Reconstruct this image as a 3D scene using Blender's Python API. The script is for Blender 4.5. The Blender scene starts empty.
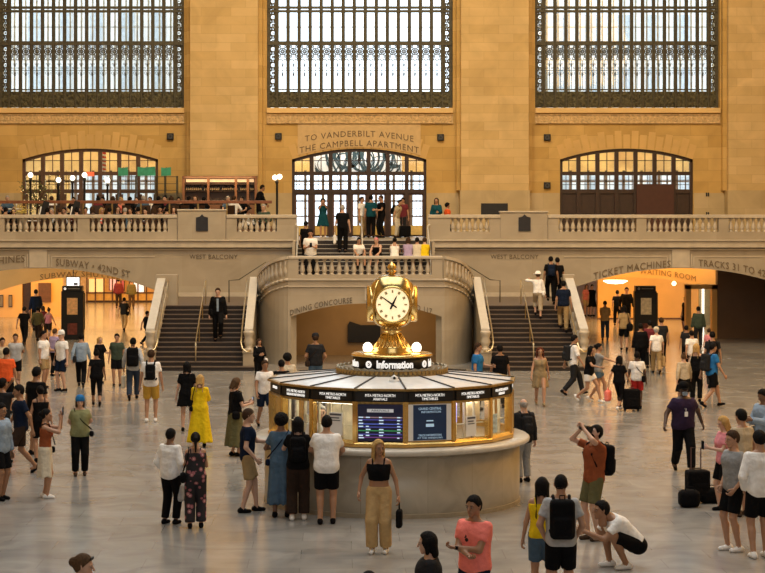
import bpy, math, random
import numpy as np
from mathutils import Vector, Matrix
random.seed(7)
np.random.seed(7)
SC = bpy.context.scene
COL = SC.collection
# ------------------------------------------------------------------ camera
F, VX, HY, CZ, CX = 1900.0, 337.0, 213.0, 5.05, -0.97   # focal (px), vanishing point (px), eye height, eye x
cam_d = bpy.data.cameras.new('camera')
cam = bpy.data.objects.new('camera', cam_d)
COL.objects.link(cam)
cam.location = (CX, 0, CZ)
cam.rotation_euler = (math.pi / 2, 0, 0)
cam_d.sensor_width = 36
cam_d.lens = 36 * F / 765
cam_d.shift_x = (382.5 - VX) / 765
cam_d.shift_y = -(286.5 - HY) / 765
cam_d.clip_end = 500
SC.camera = cam
# ------------------------------------------------------------------ world and light
W = bpy.data.worlds.new('sky')
SC.world = W
W.use_nodes = True
bg = W.node_tree.nodes['Background']
bg.inputs[0].default_value = (0.80, 0.91, 1.0, 1)
bg.inputs[1].default_value = 2.7
SC.view_settings.view_transform = 'Standard'
SC.view_settings.look = 'None'
SC.view_settings.exposure = 0.0
SC.view_settings.gamma = 1.0
SC.view_settings.use_curve_mapping = False


def area(name, loc, target, sx, sy, power, col):
    d = bpy.data.lights.new(name, 'AREA')
    d.shape = 'RECTANGLE'
    d.size, d.size_y = sx, sy
    d.energy = power
    d.color = col
    o = bpy.data.objects.new(name, d)
    COL.objects.link(o)
    o.location = loc
    v = Vector(target) - Vector(loc)
    o.rotation_euler = v.to_track_quat('-Z', 'Y').to_euler()
    return o


area('chandelier_glow_west', (0, 56, 26), (0, 81, 13), 22, 5, 4200, (1.0, 0.64, 0.22))
area('chandelier_glow_low', (0, 46, 12), (0, 75, 4.0), 20, 2, 200, (1.0, 0.78, 0.46))
area('concourse_ceiling_glow', (0, 40, 30), (0, 42, 0), 22, 44, 9800, (0.98, 0.97, 0.95))
area('east_window_daylight', (0, -5, 16), (0, 34, 0), 24, 14, 1500, (0.92, 0.96, 1.0))
area('north_side_added_fill', (14, 42, 17), (13, 46, 0), 6, 26, 3000, (1.0, 0.57, 0.18))  # warm fill added to turn the north side of the floor golden
area('subway_hall_ceiling_lamp', (-11.5, 94, 3.25), (-11.5, 94, 0), 11, 22, 2600, (1.0, 0.55, 0.18))
area('waiting_hall_ceiling_lamp', (11.6, 84.5, 3.25), (11.6, 84.5, 0), 8, 9, 850, (1.0, 0.55, 0.18))
area('under_balcony_lamp', (-12.1, 77.5, 3.6), (-12.1, 77.5, 0), 7, 7, 260, (1.0, 0.66, 0.30))
area('ramp_lamp', (0.3, 65.5, 2.15), (0.3, 66.5, 0), 3.6, 1.6, 40, (1.0, 0.60, 0.26))
area('vestibule_lamp', (0, 84.0, 8.9), (0, 84.2, 4), 30, 2.2, 1300, (1.0, 0.72, 0.40))
area('bar_lamp', (-5.9, 79.0, 6.55), (-5.9, 79.5, 4.5), 2.8, 0.2, 25, (1.0, 0.62, 0.28))


area('banner_added_fill', (0, 81.6, 8.6), (0, 84.2, 7.4), 4.0, 0.3, 110, (0.72, 0.88, 1.0))  # added cool fill, aimed at the art banner to brighten its cloth


def X(px, D):
    return (px - VX) * D / F + CX


def Z(py, D):
    return CZ - (py - HY) * D / F


# ------------------------------------------------------------------ materials
MATS = {}


def mat(name, col, rough=0.6, metal=0.0, var=0.12, nscale=6.0, emit=None, estr=0.0, bump=0.0, spec=0.5):
    if name in MATS:
        return MATS[name]
    m = bpy.data.materials.new(name)
    MATS[name] = m
    m.use_nodes = True
    nt = m.node_tree
    b = nt.nodes['Principled BSDF']
    b.inputs['Roughness'].default_value = rough
    b.inputs['Metallic'].default_value = metal
    b.inputs['Specular IOR Level'].default_value = spec
    tc = nt.nodes.new('ShaderNodeTexCoord')
    nz = nt.nodes.new('ShaderNodeTexNoise')
    nz.inputs['Scale'].default_value = nscale
    nz.inputs['Detail'].default_value = 4
    nt.links.new(tc.outputs['Object'], nz.inputs['Vector'])
    rp = nt.nodes.new('ShaderNodeValToRGB')
    rp.color_ramp.elements[0].position = 0.3
    rp.color_ramp.elements[1].position = 0.7
    c = Vector(col[:3])
    rp.color_ramp.elements[0].color = (*(c * (1 - var)), 1)
    rp.color_ramp.elements[1].color = (*[min(1, v) for v in c * (1 + var)], 1)
    nt.links.new(nz.outputs['Fac'], rp.inputs['Fac'])
    nt.links.new(rp.outputs['Color'], b.inputs['Base Color'])
    if bump:
        bp = nt.nodes.new('ShaderNodeBump')
        bp.inputs['Strength'].default_value = bump
        bp.inputs['Distance'].default_value = 0.05
        nt.links.new(nz.outputs['Fac'], bp.inputs['Height'])
        nt.links.new(bp.outputs['Normal'], b.inputs['Normal'])
    if emit:
        b.inputs['Emission Color'].default_value = (*emit, 1)
        b.inputs['Emission Strength'].default_value = estr
    return m


def stone(name, c1, c2, bw, bh, mortar, rough=0.55, msize=0.006, axis='XZ', off=0.5, veins=0.0, mscale=1.0, spec=0.4):
    m = bpy.data.materials.new(name)
    MATS[name] = m
    m.use_nodes = True
    nt = m.node_tree
    L = nt.links.new
    b = nt.nodes['Principled BSDF']
    b.inputs['Specular IOR Level'].default_value = spec
    tc = nt.nodes.new('ShaderNodeTexCoord')
    sp = nt.nodes.new('ShaderNodeSeparateXYZ')
    L(tc.outputs['Object'], sp.inputs[0])
    cb = nt.nodes.new('ShaderNodeCombineXYZ')
    if axis == 'XZ':
        ad = nt.nodes.new('ShaderNodeMath')
        L(sp.outputs[0], ad.inputs[0])
        L(sp.outputs[1], ad.inputs[1])
        L(ad.outputs[0], cb.inputs[0])
        L(sp.outputs[2], cb.inputs[1])
    else:
        L(sp.outputs[0], cb.inputs[0])
        L(sp.outputs[1], cb.inputs[1])
    br = nt.nodes.new('ShaderNodeTexBrick')
    L(cb.outputs[0], br.inputs['Vector'])
    br.inputs['Scale'].default_value = 1
    br.inputs['Brick Width'].default_value = bw
    br.inputs['Row Height'].default_value = bh
    br.inputs['Mortar Size'].default_value = msize
    br.inputs['Color1'].default_value = (*c1, 1)
    br.inputs['Color2'].default_value = (*c2, 1)
    br.inputs['Mortar'].default_value = (*mortar, 1)
    br.offset = off
    nz = nt.nodes.new('ShaderNodeTexNoise')
    nz.inputs['Scale'].default_value = 0.8 * mscale
    nz.inputs['Detail'].default_value = 8
    nz.inputs['Distortion'].default_value = 1.2
    L(tc.outputs['Object'], nz.inputs['Vector'])
    mx = nt.nodes.new('ShaderNodeMix')
    mx.data_type = 'RGBA'
    mx.blend_type = 'MULTIPLY'
    mx.inputs[0].default_value = 1
    rp = nt.nodes.new('ShaderNodeValToRGB')
    rp.color_ramp.elements[0].position = 0.3
    rp.color_ramp.elements[0].color = (1 - 0.2 - veins, 1 - 0.2 - veins, 1 - 0.22 - veins, 1)
    rp.color_ramp.elements[1].position = 0.7
    rp.color_ramp.elements[1].color = (1, 1, 1, 1)
    L(nz.outputs['Fac'], rp.inputs[0])
    L(br.outputs['Color'], mx.inputs[6])
    L(rp.outputs[0], mx.inputs[7])
    L(mx.outputs[2], b.inputs['Base Color'])
    b.inputs['Roughness'].default_value = rough
    return m


M_pil = stone('pilaster_stone', (0.71, 0.51, 0.24), (0.62, 0.43, 0.18), 1.25, 0.37, (0.50, 0.34, 0.14), 0.7)
M_caen = stone('caen_stone', (0.66, 0.43, 0.145), (0.56, 0.35, 0.10), 1.5, 0.49, (0.44, 0.28, 0.09), 0.7)
M_marble = stone('botticino_marble', (0.45, 0.385, 0.29), (0.40, 0.335, 0.245), 2.2, 1.15, (0.40, 0.33, 0.23), 0.32, 0.005)
M_marble2 = mat('carved_marble', (0.50, 0.435, 0.335), 0.38, var=0.12, nscale=3)
M_cope = mat('white_marble_coping', (0.55, 0.52, 0.46), 0.3, var=0.05)
M_counter = stone('counter_marble', (0.50, 0.455, 0.37), (0.46, 0.41, 0.33), 1.1, 3.0, (0.33, 0.28, 0.2), 0.3, 0.004, veins=0.08, mscale=2)
M_wain = stone('marble_wainscot', (0.56, 0.43, 0.24), (0.50, 0.38, 0.20), 1.4, 0.75, (0.45, 0.35, 0.2), 0.45, 0.005)
M_gold_wall = mat('golden_plaster', (0.80, 0.48, 0.15), 0.5, var=0.08, nscale=1)
M_dark_wall = mat('dark_brown_marble', (0.15, 0.085, 0.045), 0.5, var=0.12, nscale=1)
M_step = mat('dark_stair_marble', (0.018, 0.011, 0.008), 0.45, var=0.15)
M_nose = mat('pale_step_tread', (0.13, 0.095, 0.07), 0.4, var=0.15)  # treads and landings, a paler brown than the risers
M_brass = mat('polished_brass', (0.86, 0.60, 0.22), 0.25, 1.0, var=0.08)
M_brass_d = mat('aged_brass', (0.40, 0.27, 0.10), 0.38, 0.9, var=0.3, nscale=20)
M_bronze = mat('window_bronze', (0.075, 0.066, 0.040), 0.55, 0.3, var=0.3, nscale=8)
M_bronze_o = mat('ornate_bronze', (0.07, 0.062, 0.030), 0.55, 0.4, var=0.7, nscale=9, bump=1.0)
M_wood = mat('dark_brown_wood', (0.035, 0.016, 0.009), 0.45, var=0.2)
M_wood_m = mat('brown_wood', (0.13, 0.06, 0.03), 0.45, var=0.2)
M_board = mat('brown_painted_board', (0.065, 0.02, 0.01), 0.6, var=0.08)
M_black = mat('matte_black', (0.006, 0.006, 0.007), 0.5)
M_white = mat('white_paint', (0.82, 0.82, 0.80), 0.5, var=0.04)
M_paper = mat('white_paper', (0.86, 0.86, 0.84), 0.7, var=0.03)
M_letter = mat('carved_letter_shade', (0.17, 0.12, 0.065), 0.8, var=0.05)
M_letter_w = mat('lit_white_lettering', (0.9, 0.9, 0.9), 0.5, emit=(1, 0.97, 0.9), estr=0.8)
M_globe = mat('lit_globe_glass', (1, 0.95, 0.85), 0.3, emit=(1.0, 0.86, 0.62), estr=4.0)
M_lampd = mat('lit_ceiling_glass', (1, 0.9, 0.7), 0.3, emit=(1.0, 0.8, 0.5), estr=5.0)
M_roofp = mat('booth_roof_glass', (0.80, 0.83, 0.85), 0.22, var=0.05)


def floor_mat():
    m = bpy.data.materials.new('concourse_floor_marble')
    m.use_nodes = True
    nt = m.node_tree
    L = nt.links.new
    b = nt.nodes['Principled BSDF']
    tc = nt.nodes.new('ShaderNodeTexCoord')
    br = nt.nodes.new('ShaderNodeTexBrick')
    L(tc.outputs['Object'], br.inputs['Vector'])
    br.inputs['Scale'].default_value = 1
    br.inputs['Brick Width'].default_value = 1.5
    br.inputs['Row Height'].default_value = 0.75
    br.inputs['Mortar Size'].default_value = 0.006
    br.inputs['Color1'].default_value = (0.325, 0.318, 0.305, 1)
    br.inputs['Color2'].default_value = (0.275, 0.268, 0.255, 1)
    br.inputs['Mortar'].default_value = (0.23, 0.22, 0.205, 1)
    nz = nt.nodes.new('ShaderNodeTexNoise')
    nz.inputs['Scale'].default_value = 0.9
    nz.inputs['Detail'].default_value = 7
    nz.inputs['Distortion'].default_value = 1.5
    L(tc.outputs['Object'], nz.inputs['Vector'])
    rp = nt.nodes.new('ShaderNodeValToRGB')
    rp.color_ramp.elements[0].position = 0.35
    rp.color_ramp.elements[0].color = (0.80, 0.79, 0.78, 1)
    rp.color_ramp.elements[1].position = 0.65
    rp.color_ramp.elements[1].color = (1.06, 1.05, 1.02, 1)
    L(nz.outputs['Fac'], rp.inputs[0])
    mx = nt.nodes.new('ShaderNodeMix')
    mx.data_type = 'RGBA'
    mx.blend_type = 'MULTIPLY'
    mx.inputs[0].default_value = 1
    L(br.outputs['Color'], mx.inputs[6])
    L(rp.outputs[0], mx.inputs[7])
    L(mx.outputs[2], b.inputs['Base Color'])
    r2 = nt.nodes.new('ShaderNodeMapRange')
    r2.inputs['To Min'].default_value = 0.12
    r2.inputs['To Max'].default_value = 0.25
    L(nz.outputs['Fac'], r2.inputs['Value'])
    L(r2.outputs[0], b.inputs['Roughness'])
    n2 = nt.nodes.new('ShaderNodeTexNoise')
    n2.inputs['Scale'].default_value = 1.1
    n2.inputs['Detail'].default_value = 2
    L(tc.outputs['Object'], n2.inputs['Vector'])
    bp = nt.nodes.new('ShaderNodeBump')
    bp.inputs['Strength'].default_value = 0.05
    bp.inputs['Distance'].default_value = 0.02
    L(n2.outputs['Fac'], bp.inputs['Height'])
    L(bp.outputs['Normal'], b.inputs['Normal'])
    b.inputs['Specular IOR Level'].default_value = 0.5
    return m


M_floor = floor_mat()


def glass_mat(name, tint, gloss=0.08, rough=0.03):
    m = bpy.data.materials.new(name)
    m.use_nodes = True
    nt = m.node_tree
    nt.nodes.clear()
    out = nt.nodes.new('ShaderNodeOutputMaterial')
    t = nt.nodes.new('ShaderNodeBsdfTransparent')
    t.inputs[0].default_value = (*tint, 1)
    g = nt.nodes.new('ShaderNodeBsdfGlossy')
    g.inputs['Roughness'].default_value = rough
    mx = nt.nodes.new('ShaderNodeMixShader')
    mx.inputs[0].default_value = gloss
    nt.links.new(t.outputs[0], mx.inputs[1])
    nt.links.new(g.outputs[0], mx.inputs[2])
    nt.links.new(mx.outputs[0], out.inputs[0])
    return m


M_glass = glass_mat('window_glass', (0.97, 0.99, 1.0), 0.05)


# ------------------------------------------------------------------ mesh builder
class MB:
    def __init__(s):
        s.v, s.f = [], []

    def add(s, vs, fs):
        n = len(s.v)
        s.v += [tuple(v) for v in vs]
        s.f += [tuple(i + n for i in f) for f in fs]
        return s

    def box(s, x0, x1, y0, y1, z0, z1):
        vs = [(x, y, z) for x in (x0, x1) for y in (y0, y1) for z in (z0, z1)]
        return s.add(vs, [(0, 1, 3, 2), (4, 6, 7, 5), (0, 4, 5, 1), (2, 3, 7, 6), (0, 2, 6, 4), (1, 5, 7, 3)])

    def prism(s, poly, axis, a, b):
        """poly: 2-D points; axis 'y': poly is (x,z), extruded over y; 'x': (y,z); 'z': (x,y)"""
        n = len(poly)

        def P(p, t):
            return {'y': (p[0], t, p[1]), 'x': (t, p[0], p[1]), 'z': (p[0], p[1], t)}[axis]
        vs = [P(p, a) for p in poly] + [P(p, b) for p in poly]
        fs = [tuple(range(n)), tuple(range(2 * n - 1, n - 1, -1))]
        fs += [(i, n + i, n + (i + 1) % n, (i + 1) % n) for i in range(n)]
        return s.add(vs, fs)

    def tube(s, pts, r, n=8):
        pts = [Vector(p) for p in pts]
        rs = r if isinstance(r, (list, tuple)) else [r] * len(pts)
        vs, fs = [], []
        for i, p in enumerate(pts):
            d = (pts[min(i + 1, len(pts) - 1)] - pts[max(i - 1, 0)]).normalized()
            u = d.orthogonal().normalized() if abs(d.z) > 0.9 else d.cross(Vector((0, 0, 1))).normalized()
            if abs(d.z) > 0.9:
                u = Vector((1, 0, 0))
            w = d.cross(u).normalized()
            u = w.cross(d)
            for k in range(n):
                t = 2 * math.pi * k / n
                vs.append(p + (u * math.cos(t) + w * math.sin(t)) * rs[i])
        for i in range(len(pts) - 1):
            for k in range(n):
                a, b = i * n + k, i * n + (k + 1) % n
                fs.append((a, b, b + n, a + n))
        fs.append(tuple(range(n - 1, -1, -1)))
        m = (len(pts) - 1) * n
        fs.append(tuple(m + k for k in range(n)))
        return s.add(vs, fs)

    def lathe(s, prof, c=(0, 0, 0), n=16, ph=0.0):
        """prof: (r, z) pairs around vertical axis through c"""
        vs, fs = [], []
        for r, z in prof:
            for k in range(n):
                t = 2 * math.pi * (k + ph) / n
                vs.append((c[0] + r * math.cos(t), c[1] + r * math.sin(t), c[2] + z))
        for i in range(len(prof) - 1):
            for k in range(n):
                a, b = i * n + k, i * n + (k + 1) % n
                fs.append((a, b, b + n, a + n))
        fs.append(tuple(range(n - 1, -1, -1)))
        m = (len(prof) - 1) * n
        fs.append(tuple(m + k for k in range(n)))
        return s.add(vs, fs)

    def ring(s, cx, cz, y0, y1, r0, r1, n=12):
        vs, fs = [], []
        for k in range(n):
            t = 2 * math.pi * k / n
            c, q = math.cos(t), math.sin(t)
            vs += [(cx + r0 * c, y0, cz + r0 * q), (cx + r1 * c, y0, cz + r1 * q), (cx + r1 * c, y1, cz + r1 * q), (cx + r0 * c, y1, cz + r0 * q)]
        for k in range(n):
            a, b = 4 * k, 4 * ((k + 1) % n)
            for j in range(4):
                fs.append((a + j, b + j, b + (j + 1) % 4, a + (j + 1) % 4))
        return s.add(vs, fs)

    def rot(s, z=0.0, about=(0, 0)):
        c, q = math.cos(z), math.sin(z)
        s.v = [((x - about[0]) * c - (y - about[1]) * q + about[0], (x - about[0]) * q + (y - about[1]) * c + about[1], w) for x, y, w in s.v]
        return s

    def build(s, name, m, parent=None, smooth=False, bevel=0.0):
        me = bpy.data.meshes.new(name)
        me.from_pydata(s.v, [], s.f)
        me.materials.append(m)
        if smooth:
            me.polygons.foreach_set('use_smooth', [True] * len(me.polygons))
        o = bpy.data.objects.new(name, me)
        COL.objects.link(o)
        if parent:
            o.parent = parent
        if bevel:
            b = o.modifiers.new('b', 'BEVEL')
            b.width = bevel
            b.segments = 2
            b.limit_method = 'ANGLE'
        me.update()
        return o


def fixn(o):
    import bmesh
    bm = bmesh.new()
    bm.from_mesh(o.data)
    bmesh.ops.recalc_face_normals(bm, faces=bm.faces)
    bm.to_mesh(o.data)
    bm.free()
    return o


def tag(o, label=None, cat=None, group=None, kind=None):
    if label:
        o['label'] = label
    if cat:
        o['category'] = cat
    if group:
        o['group'] = group
    if kind:
        o['kind'] = kind
    return o


def empty(name, loc=(0, 0, 0), rz=0.0, sc=1.0):
    o = bpy.data.objects.new(name, None)
    COL.objects.link(o)
    o.location = loc
    o.rotation_euler = (0, 0, rz)
    o.scale = (sc, sc, sc)
    return o


def thing(name, label, cat, loc=(0, 0, 0), rz=0.0, group=None, sc=1.0):
    return tag(empty(name, loc, rz, sc), label, cat, group)


def copy_tree(o, parent=None):
    c = o.copy()
    COL.objects.link(c)
    if parent:
        c.parent = parent
    for ch in list(o.children):
        copy_tree(ch, c)
    return c


def text_mesh(s, size, depth=0.01, bend=None, space=1.0, bold=0.0):
    """centred text in the XZ plane, facing -Y; bend: height offset as a function of x"""
    cu = bpy.data.curves.new('t', 'FONT')
    cu.body = s
    cu.size = size
    cu.extrude = depth / 2
    cu.align_x = 'CENTER'
    cu.align_y = 'CENTER'
    cu.space_character = space
    cu.offset = bold
    cu.resolution_u = 2
    ob = bpy.data.objects.new('t', cu)
    COL.objects.link(ob)
    dg = bpy.context.evaluated_depsgraph_get()
    me = bpy.data.meshes.new_from_object(ob.evaluated_get(dg))
    bpy.data.objects.remove(ob)
    bpy.data.curves.remove(cu)
    for v in me.vertices:
        x, y, z = v.co
        v.co = (x, -z, y + (bend(x) if bend else 0))
    me.update()
    return me


def put_text(name, s, size, loc, m, parent=None, bend=None, rz=0.0, width=None, depth=0.01, space=1.0, bold=0.0):
    me = text_mesh(s, size, depth, None, space, bold)
    if not len(me.vertices):
        return None
    xs = [v.co.x for v in me.vertices]
    if width:
        k = width / (max(xs) - min(xs))
        for v in me.vertices:
            v.co.x *= k
    if bend:
        for v in me.vertices:
            v.co.z += bend(v.co.x)
    me.materials.clear()
    me.materials.append(m)
    o = bpy.data.objects.new(name, me)
    COL.objects.link(o)
    o.location = loc
    o.rotation_euler = (0, 0, rz)
    if parent:
        o.parent = parent
    return o
# ================================================================== the hall
def struct(name, mb, m, parent=None, bevel=0.0, smooth=False):
    o = mb.build(name, m, parent, smooth, bevel)
    fixn(o)
    if not parent:
        o['kind'] = 'structure'
    return o


struct('floor', MB().box(-19, 19, -9, 76.7, -0.3, 0).box(-30, 30, 76.7, 114, -0.3, 0), M_floor)
struct('ceiling', MB().box(-19, 19, -9, 81, 34, 34.5), mat('teal_vault_paint', (0.20, 0.36, 0.33), 0.7))
struct('wall_south', MB().box(-18.9, -18.3, -9, 71.7, 0, 34).box(-18.9, -18.3, 71.7, 81.7, 3.86, 34), M_caen)
struct('wall_north', MB().box(18.3, 18.9, -9, 76.6, 0, 34).box(18.3, 18.9, 76.6, 81.7, 3.86, 34), M_caen)
struct('wall_east', MB().box(-18.3, 18.3, -9.5, -9, 0, 34), M_caen)

WY = 80.5
# openings of the west wall: arched doorways below, tall windows above
ARCHES = [(-11.43, 2.88), (-0.03, 2.85), (11.3, 2.82)]
SPR, APX = 7.32, 7.78
TALL = [(-15.33, -7.45), (-3.94, 3.94), (7.42, 15.25)]
ZW0, ZW1 = 9.5, 23.0


def arch_z(dx, half, spr, apx):
    h = apx - spr
    R = (half * half + h * h) / (2 * h)
    return apx - R + math.sqrt(max(R * R - dx * dx, 0))


def arch_strip(mb, c, half, spr, apx, ztop, y0, y1, n=24):
    for i in range(n):
        a, b = c - half + 2 * half * i / n, c - half + 2 * half * (i + 1) / n
        za, zb = arch_z(a - c, half, spr, apx), arch_z(b - c, half, spr, apx)
        mb.prism([(a, za), (b, zb), (b, ztop), (a, ztop)], 'y', y0, y1)


w = MB()
xs = -18.3
for c, h in ARCHES:
    w.box(xs, c - h, WY, WY + 0.45, 4.0, ZW0)
    arch_strip(w, c, h, SPR, APX, ZW0, WY, WY + 0.45)
    xs = c + h
w.box(xs, 18.3, WY, WY + 0.45, 4.0, ZW0)
xs = -18.3
for a, b in TALL:
    w.box(xs, a, WY, WY + 1.2, ZW0, ZW1)
    xs = b
w.box(xs, 18.3, WY, WY + 1.2, ZW0, ZW1)
w.box(-18.3, 18.3, WY, WY + 1.2, ZW1, 34)
ww = struct('wall_west', w, M_caen)
# voussoirs: radiating joints around each doorway arch, as thin raised wedges
v = MB()
for c, h in ARCHES:
    hh = APX - SPR
    R = (h * h + hh * hh) / (2 * hh)
    zc = APX - R
    a0 = math.asin(h / R)
    N = 17
    for i in range(N):
        t0 = -a0 + 2 * a0 * i / N + 0.004
        t1 = -a0 + 2 * a0 * (i + 1) / N - 0.004
        ro = R + 0.60 + 0.16 * (i % 2)
        v.prism([(c + R * math.sin(t0), zc + R * math.cos(t0)), (c + R * math.sin(t1), zc + R * math.cos(t1)),
                 (c + ro * math.sin(t1), zc + ro * math.cos(t1)), (c + ro * math.sin(t0), zc + ro * math.cos(t0))], 'y', WY - 0.008, WY + 0.01)
v.build('voussoir', mat('voussoir_stone', (0.62, 0.40, 0.14), 0.7, var=0.12, nscale=0.9), ww)
fixn(bpy.data.objects['voussoir'])
# centre tablet with the carved text
t = MB()
arch_strip(t, -0.03, 2.6, 7.50, 7.83, 9.03, WY - 0.035, WY + 0.01, 20)
struct('text_tablet', t, mat('tablet_stone', (0.60, 0.42, 0.20), 0.7, var=0.06), ww)
bend = lambda x: -x * x / 16.5
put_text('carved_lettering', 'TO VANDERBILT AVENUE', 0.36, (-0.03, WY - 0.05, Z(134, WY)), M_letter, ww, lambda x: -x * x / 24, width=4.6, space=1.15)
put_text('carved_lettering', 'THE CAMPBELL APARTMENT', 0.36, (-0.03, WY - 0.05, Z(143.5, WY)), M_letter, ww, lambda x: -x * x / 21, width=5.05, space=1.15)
# marble wainscot behind the balcony
w = MB()
xs = -18.3
for c, h in ARCHES:
    w.box(xs, c - h - 0.02, WY - 0.06, WY + 0.05, 4.0, Z(193, WY))
    xs = c + h + 0.02
w.box(xs, 18.3, WY - 0.06, WY + 0.05, 4.0, Z(193, WY))
struct('baseboard_west', w, M_wain)
# pilasters
for i, (a, b) in enumerate([(-18.3, -15.62), (-7.14, -4.29), (4.24, 7.09), (15.47, 18.3)]):
    w = MB().box(a, b, WY - 0.7, WY + 0.02, 6.0, 34)
    p = struct('column', w, M_pil)
    struct('plinth', MB().box(a - 0.04, b + 0.04, WY - 0.74, WY, 4.0, 6.0), M_wain, p)
    # narrow stepped strips beside the shaft
    struct('edge_strip', MB().box(a - 0.17, a, WY - 0.35, WY + 0.02, 6, 34).box(b, b + 0.17, WY - 0.35, WY + 0.02, 6, 34), M_caen, p)
# sill ledges and carved moulding band under the tall windows
for a, b in TALL:
    w = MB().box(a, b, WY - 0.16, WY + 0.5, Z(113, WY), Z(108, WY))
    s_ = struct('trim_window_sill', w, mat('sill_stone', (0.74, 0.50, 0.20), 0.6, var=0.1, nscale=1))
    band = MB().box(a, b, WY - 0.07, WY, Z(122.5, WY), Z(115.5, WY))
    band.box(a, b, WY - 0.11, WY, Z(123.5, WY), Z(122.5, WY)).box(a, b, WY - 0.11, WY, Z(115.5, WY), Z(114.6, WY))
    o = struct('carved_band', band, mat('carved_band_stone', (0.60, 0.42, 0.20), 0.7, var=0.3, nscale=9, bump=1.0), s_)
    n = int((b - a) / 0.25)
    d = MB()
    for i in range(n):
        x = a + (i + 0.5) * (b - a) / n
        d.ring(x, Z(119, WY), WY - 0.1, WY - 0.06, 0.045, 0.085, 8)
    d.build('scroll_ornament', mat('scroll_stone', (0.62, 0.43, 0.2), 0.7), s_)

# ------------------------------------------------------------------ tall windows
GY = WY + 0.35


def rosette(mb, cx, cz, r, y0, y1):
    mb.ring(cx, cz, y0, y1, r * 0.72, r, 12)
    mb.ring(cx, cz, y0, y1, r * 0.10, r * 0.30, 8)
    for k in range(8):
        t = math.pi * k / 4
        dx, dz = math.cos(t), math.sin(t)
        px_, pz_ = -dz * 0.018, dx * 0.018
        mb.prism([(cx + dx * r * .25 + px_, cz + dz * r * .25 + pz_), (cx + dx * r * 1.05, cz + dz * r * 1.05), (cx + dx * r * .25 - px_, cz + dz * r * .25 - pz_)], 'y', y0, y1)


for wi, (a, b) in enumerate(TALL):
    win = empty('window_%d' % (wi + 1))
    win['kind'] = 'structure'
    bw = 0.42                                # ornamental border
    P0, P1 = a + bw, b - bw
    n = 15
    pt = (P1 - P0) / n
    fr = MB()
    for i in range(n + 1):
        x = P0 + i * pt
        fr.box(x - 0.075, x + 0.075, GY - 0.02, GY + 0.06, ZW0, ZW1)
        fr.box(x - 0.024, x + 0.024, GY - 0.10, GY - 0.01, ZW0, ZW1)
    fr.box(a, a + 0.09, GY - 0.05, GY + 0.1, ZW0, ZW1).box(b - 0.09, b, GY - 0.05, GY + 0.1, ZW0, ZW1)
    for q in (a + 0.115, P0 - 0.09, P1 + 0.09, b - 0.115):
        fr.box(q - 0.03, q + 0.03, GY - 0.01, GY + 0.03, ZW0, ZW1)
    for py, hh in ((43.3, 0.085), (11.3, 0.05), (7.6, 0.05), (-42, 0.05), (-46, 0.05), (-95, 0.09), (-145, 0.06)):
        z = Z(py, GY)
        fr.box(a, b, GY - 0.08, GY + 0.08, z - hh, z + hh)
    struct('bronze_frame', fr, M_bronze, win)
    z0, z1 = Z(107.5, GY), Z(91.5, GY)
    struct('ornate_panel', MB().box(a, b, GY - 0.03, GY + 0.05, z0, z1), M_bronze_o, win)
    gr = MB()
    for i in range(n):
        x = P0 + (i + 0.5) * pt
        # small gaps above the solid panel
        gr.box(x - 0.17, x + 0.17, GY, GY + 0.03, Z(90.3, GY), Z(89, GY))
        rosette(gr, x, Z(51.5, GY), 0.17, GY, GY + 0.04)
        gr.ring(x, Z(51.5, GY), GY, GY + .03, .075, .105, 8)
        for sx in (-1, 1):
            gr.ring(x + sx * 0.1, Z(58.5, GY), GY, GY + 0.03, 0.04, 0.065, 8)
            gr.ring(x + sx * 0.12, Z(46.8, GY), GY, GY + 0.03, 0.02, 0.06, 8)
            gr.ring(x + sx * 0.12, Z(56, GY), GY, GY + 0.03, 0.02, 0.06, 8)
            gr.ring(x + sx * 0.11, Z(68, GY), GY, GY + 0.02, 0.03, 0.045, 8)
            gr.ring(x + sx * 0.075, Z(73, GY), GY, GY + 0.02, 0.045, 0.06, 8)
            gr.ring(x + sx * 0.06, Z(64, GY), GY, GY + 0.02, 0.03, 0.045, 8)
        gr.box(x - 0.012, x + 0.012, GY, GY + 0.02, Z(89, GY), Z(60, GY))
        gr.box(x - 0.17, x + 0.17, GY, GY + 0.02, Z(70.6, GY), Z(70, GY))
        gr.box(x - 0.03, x + 0.03, GY, GY + 0.025, Z(66.5, GY), Z(64.5, GY))
        gr.box(x - 0.03, x + 0.03, GY, GY + 0.025, Z(76, GY), Z(73.5, GY))
    zz = Z(89, GY)
    k = 0
    while zz < 16:
        for c in (a + 0.25, b - 0.25):
            if k % 2:
                gr.ring(c, zz, GY, GY + 0.04, 0.085, 0.16, 10)
                gr.ring(c, zz, GY, GY + 0.04, 0.0, 0.035, 6)
            else:
                rosette(gr, c, zz, 0.155, GY, GY + 0.04)
            for sx in (-1, 1):
                gr.ring(c + sx * 0.1, zz + 0.17, GY, GY + 0.03, 0.02, 0.085, 6)
        zz += 0.34
        k += 1
    struct('scrollwork', gr, M_bronze, win)
    struct('glass_pane', MB().box(a, b, GY + 0.12, GY + 0.13, ZW0, ZW1), M_glass, win)
    # the second glazed wall behind the catwalk
    OY = WY + 2.4
    fr = MB()
    m2 = 17
    for i in range(m2 + 1):
        x = a - 0.2 + i * (b - a + 0.4) / m2
        wd = 0.035 if wi != 1 else 0.018
        fr.box(x - wd, x + wd, OY, OY + 0.1, ZW0 - 0.5, ZW1)
    for py in (27, 60, -10, -60):
        z = Z(py, OY)
        fr.box(a - 0.5, b + 0.5, OY, OY + 0.08, z - 0.02, z + 0.02)
    struct('outer_mullion', fr, mat('pale_grey_steel', (0.75, 0.80, 0.82), 0.6), win)
struct('slab_catwalk', MB().box(-18.3, 18.3, WY + 0.45, WY + 2.6, ZW0 - 0.6, ZW0 - 0.1), M_caen)

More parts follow.
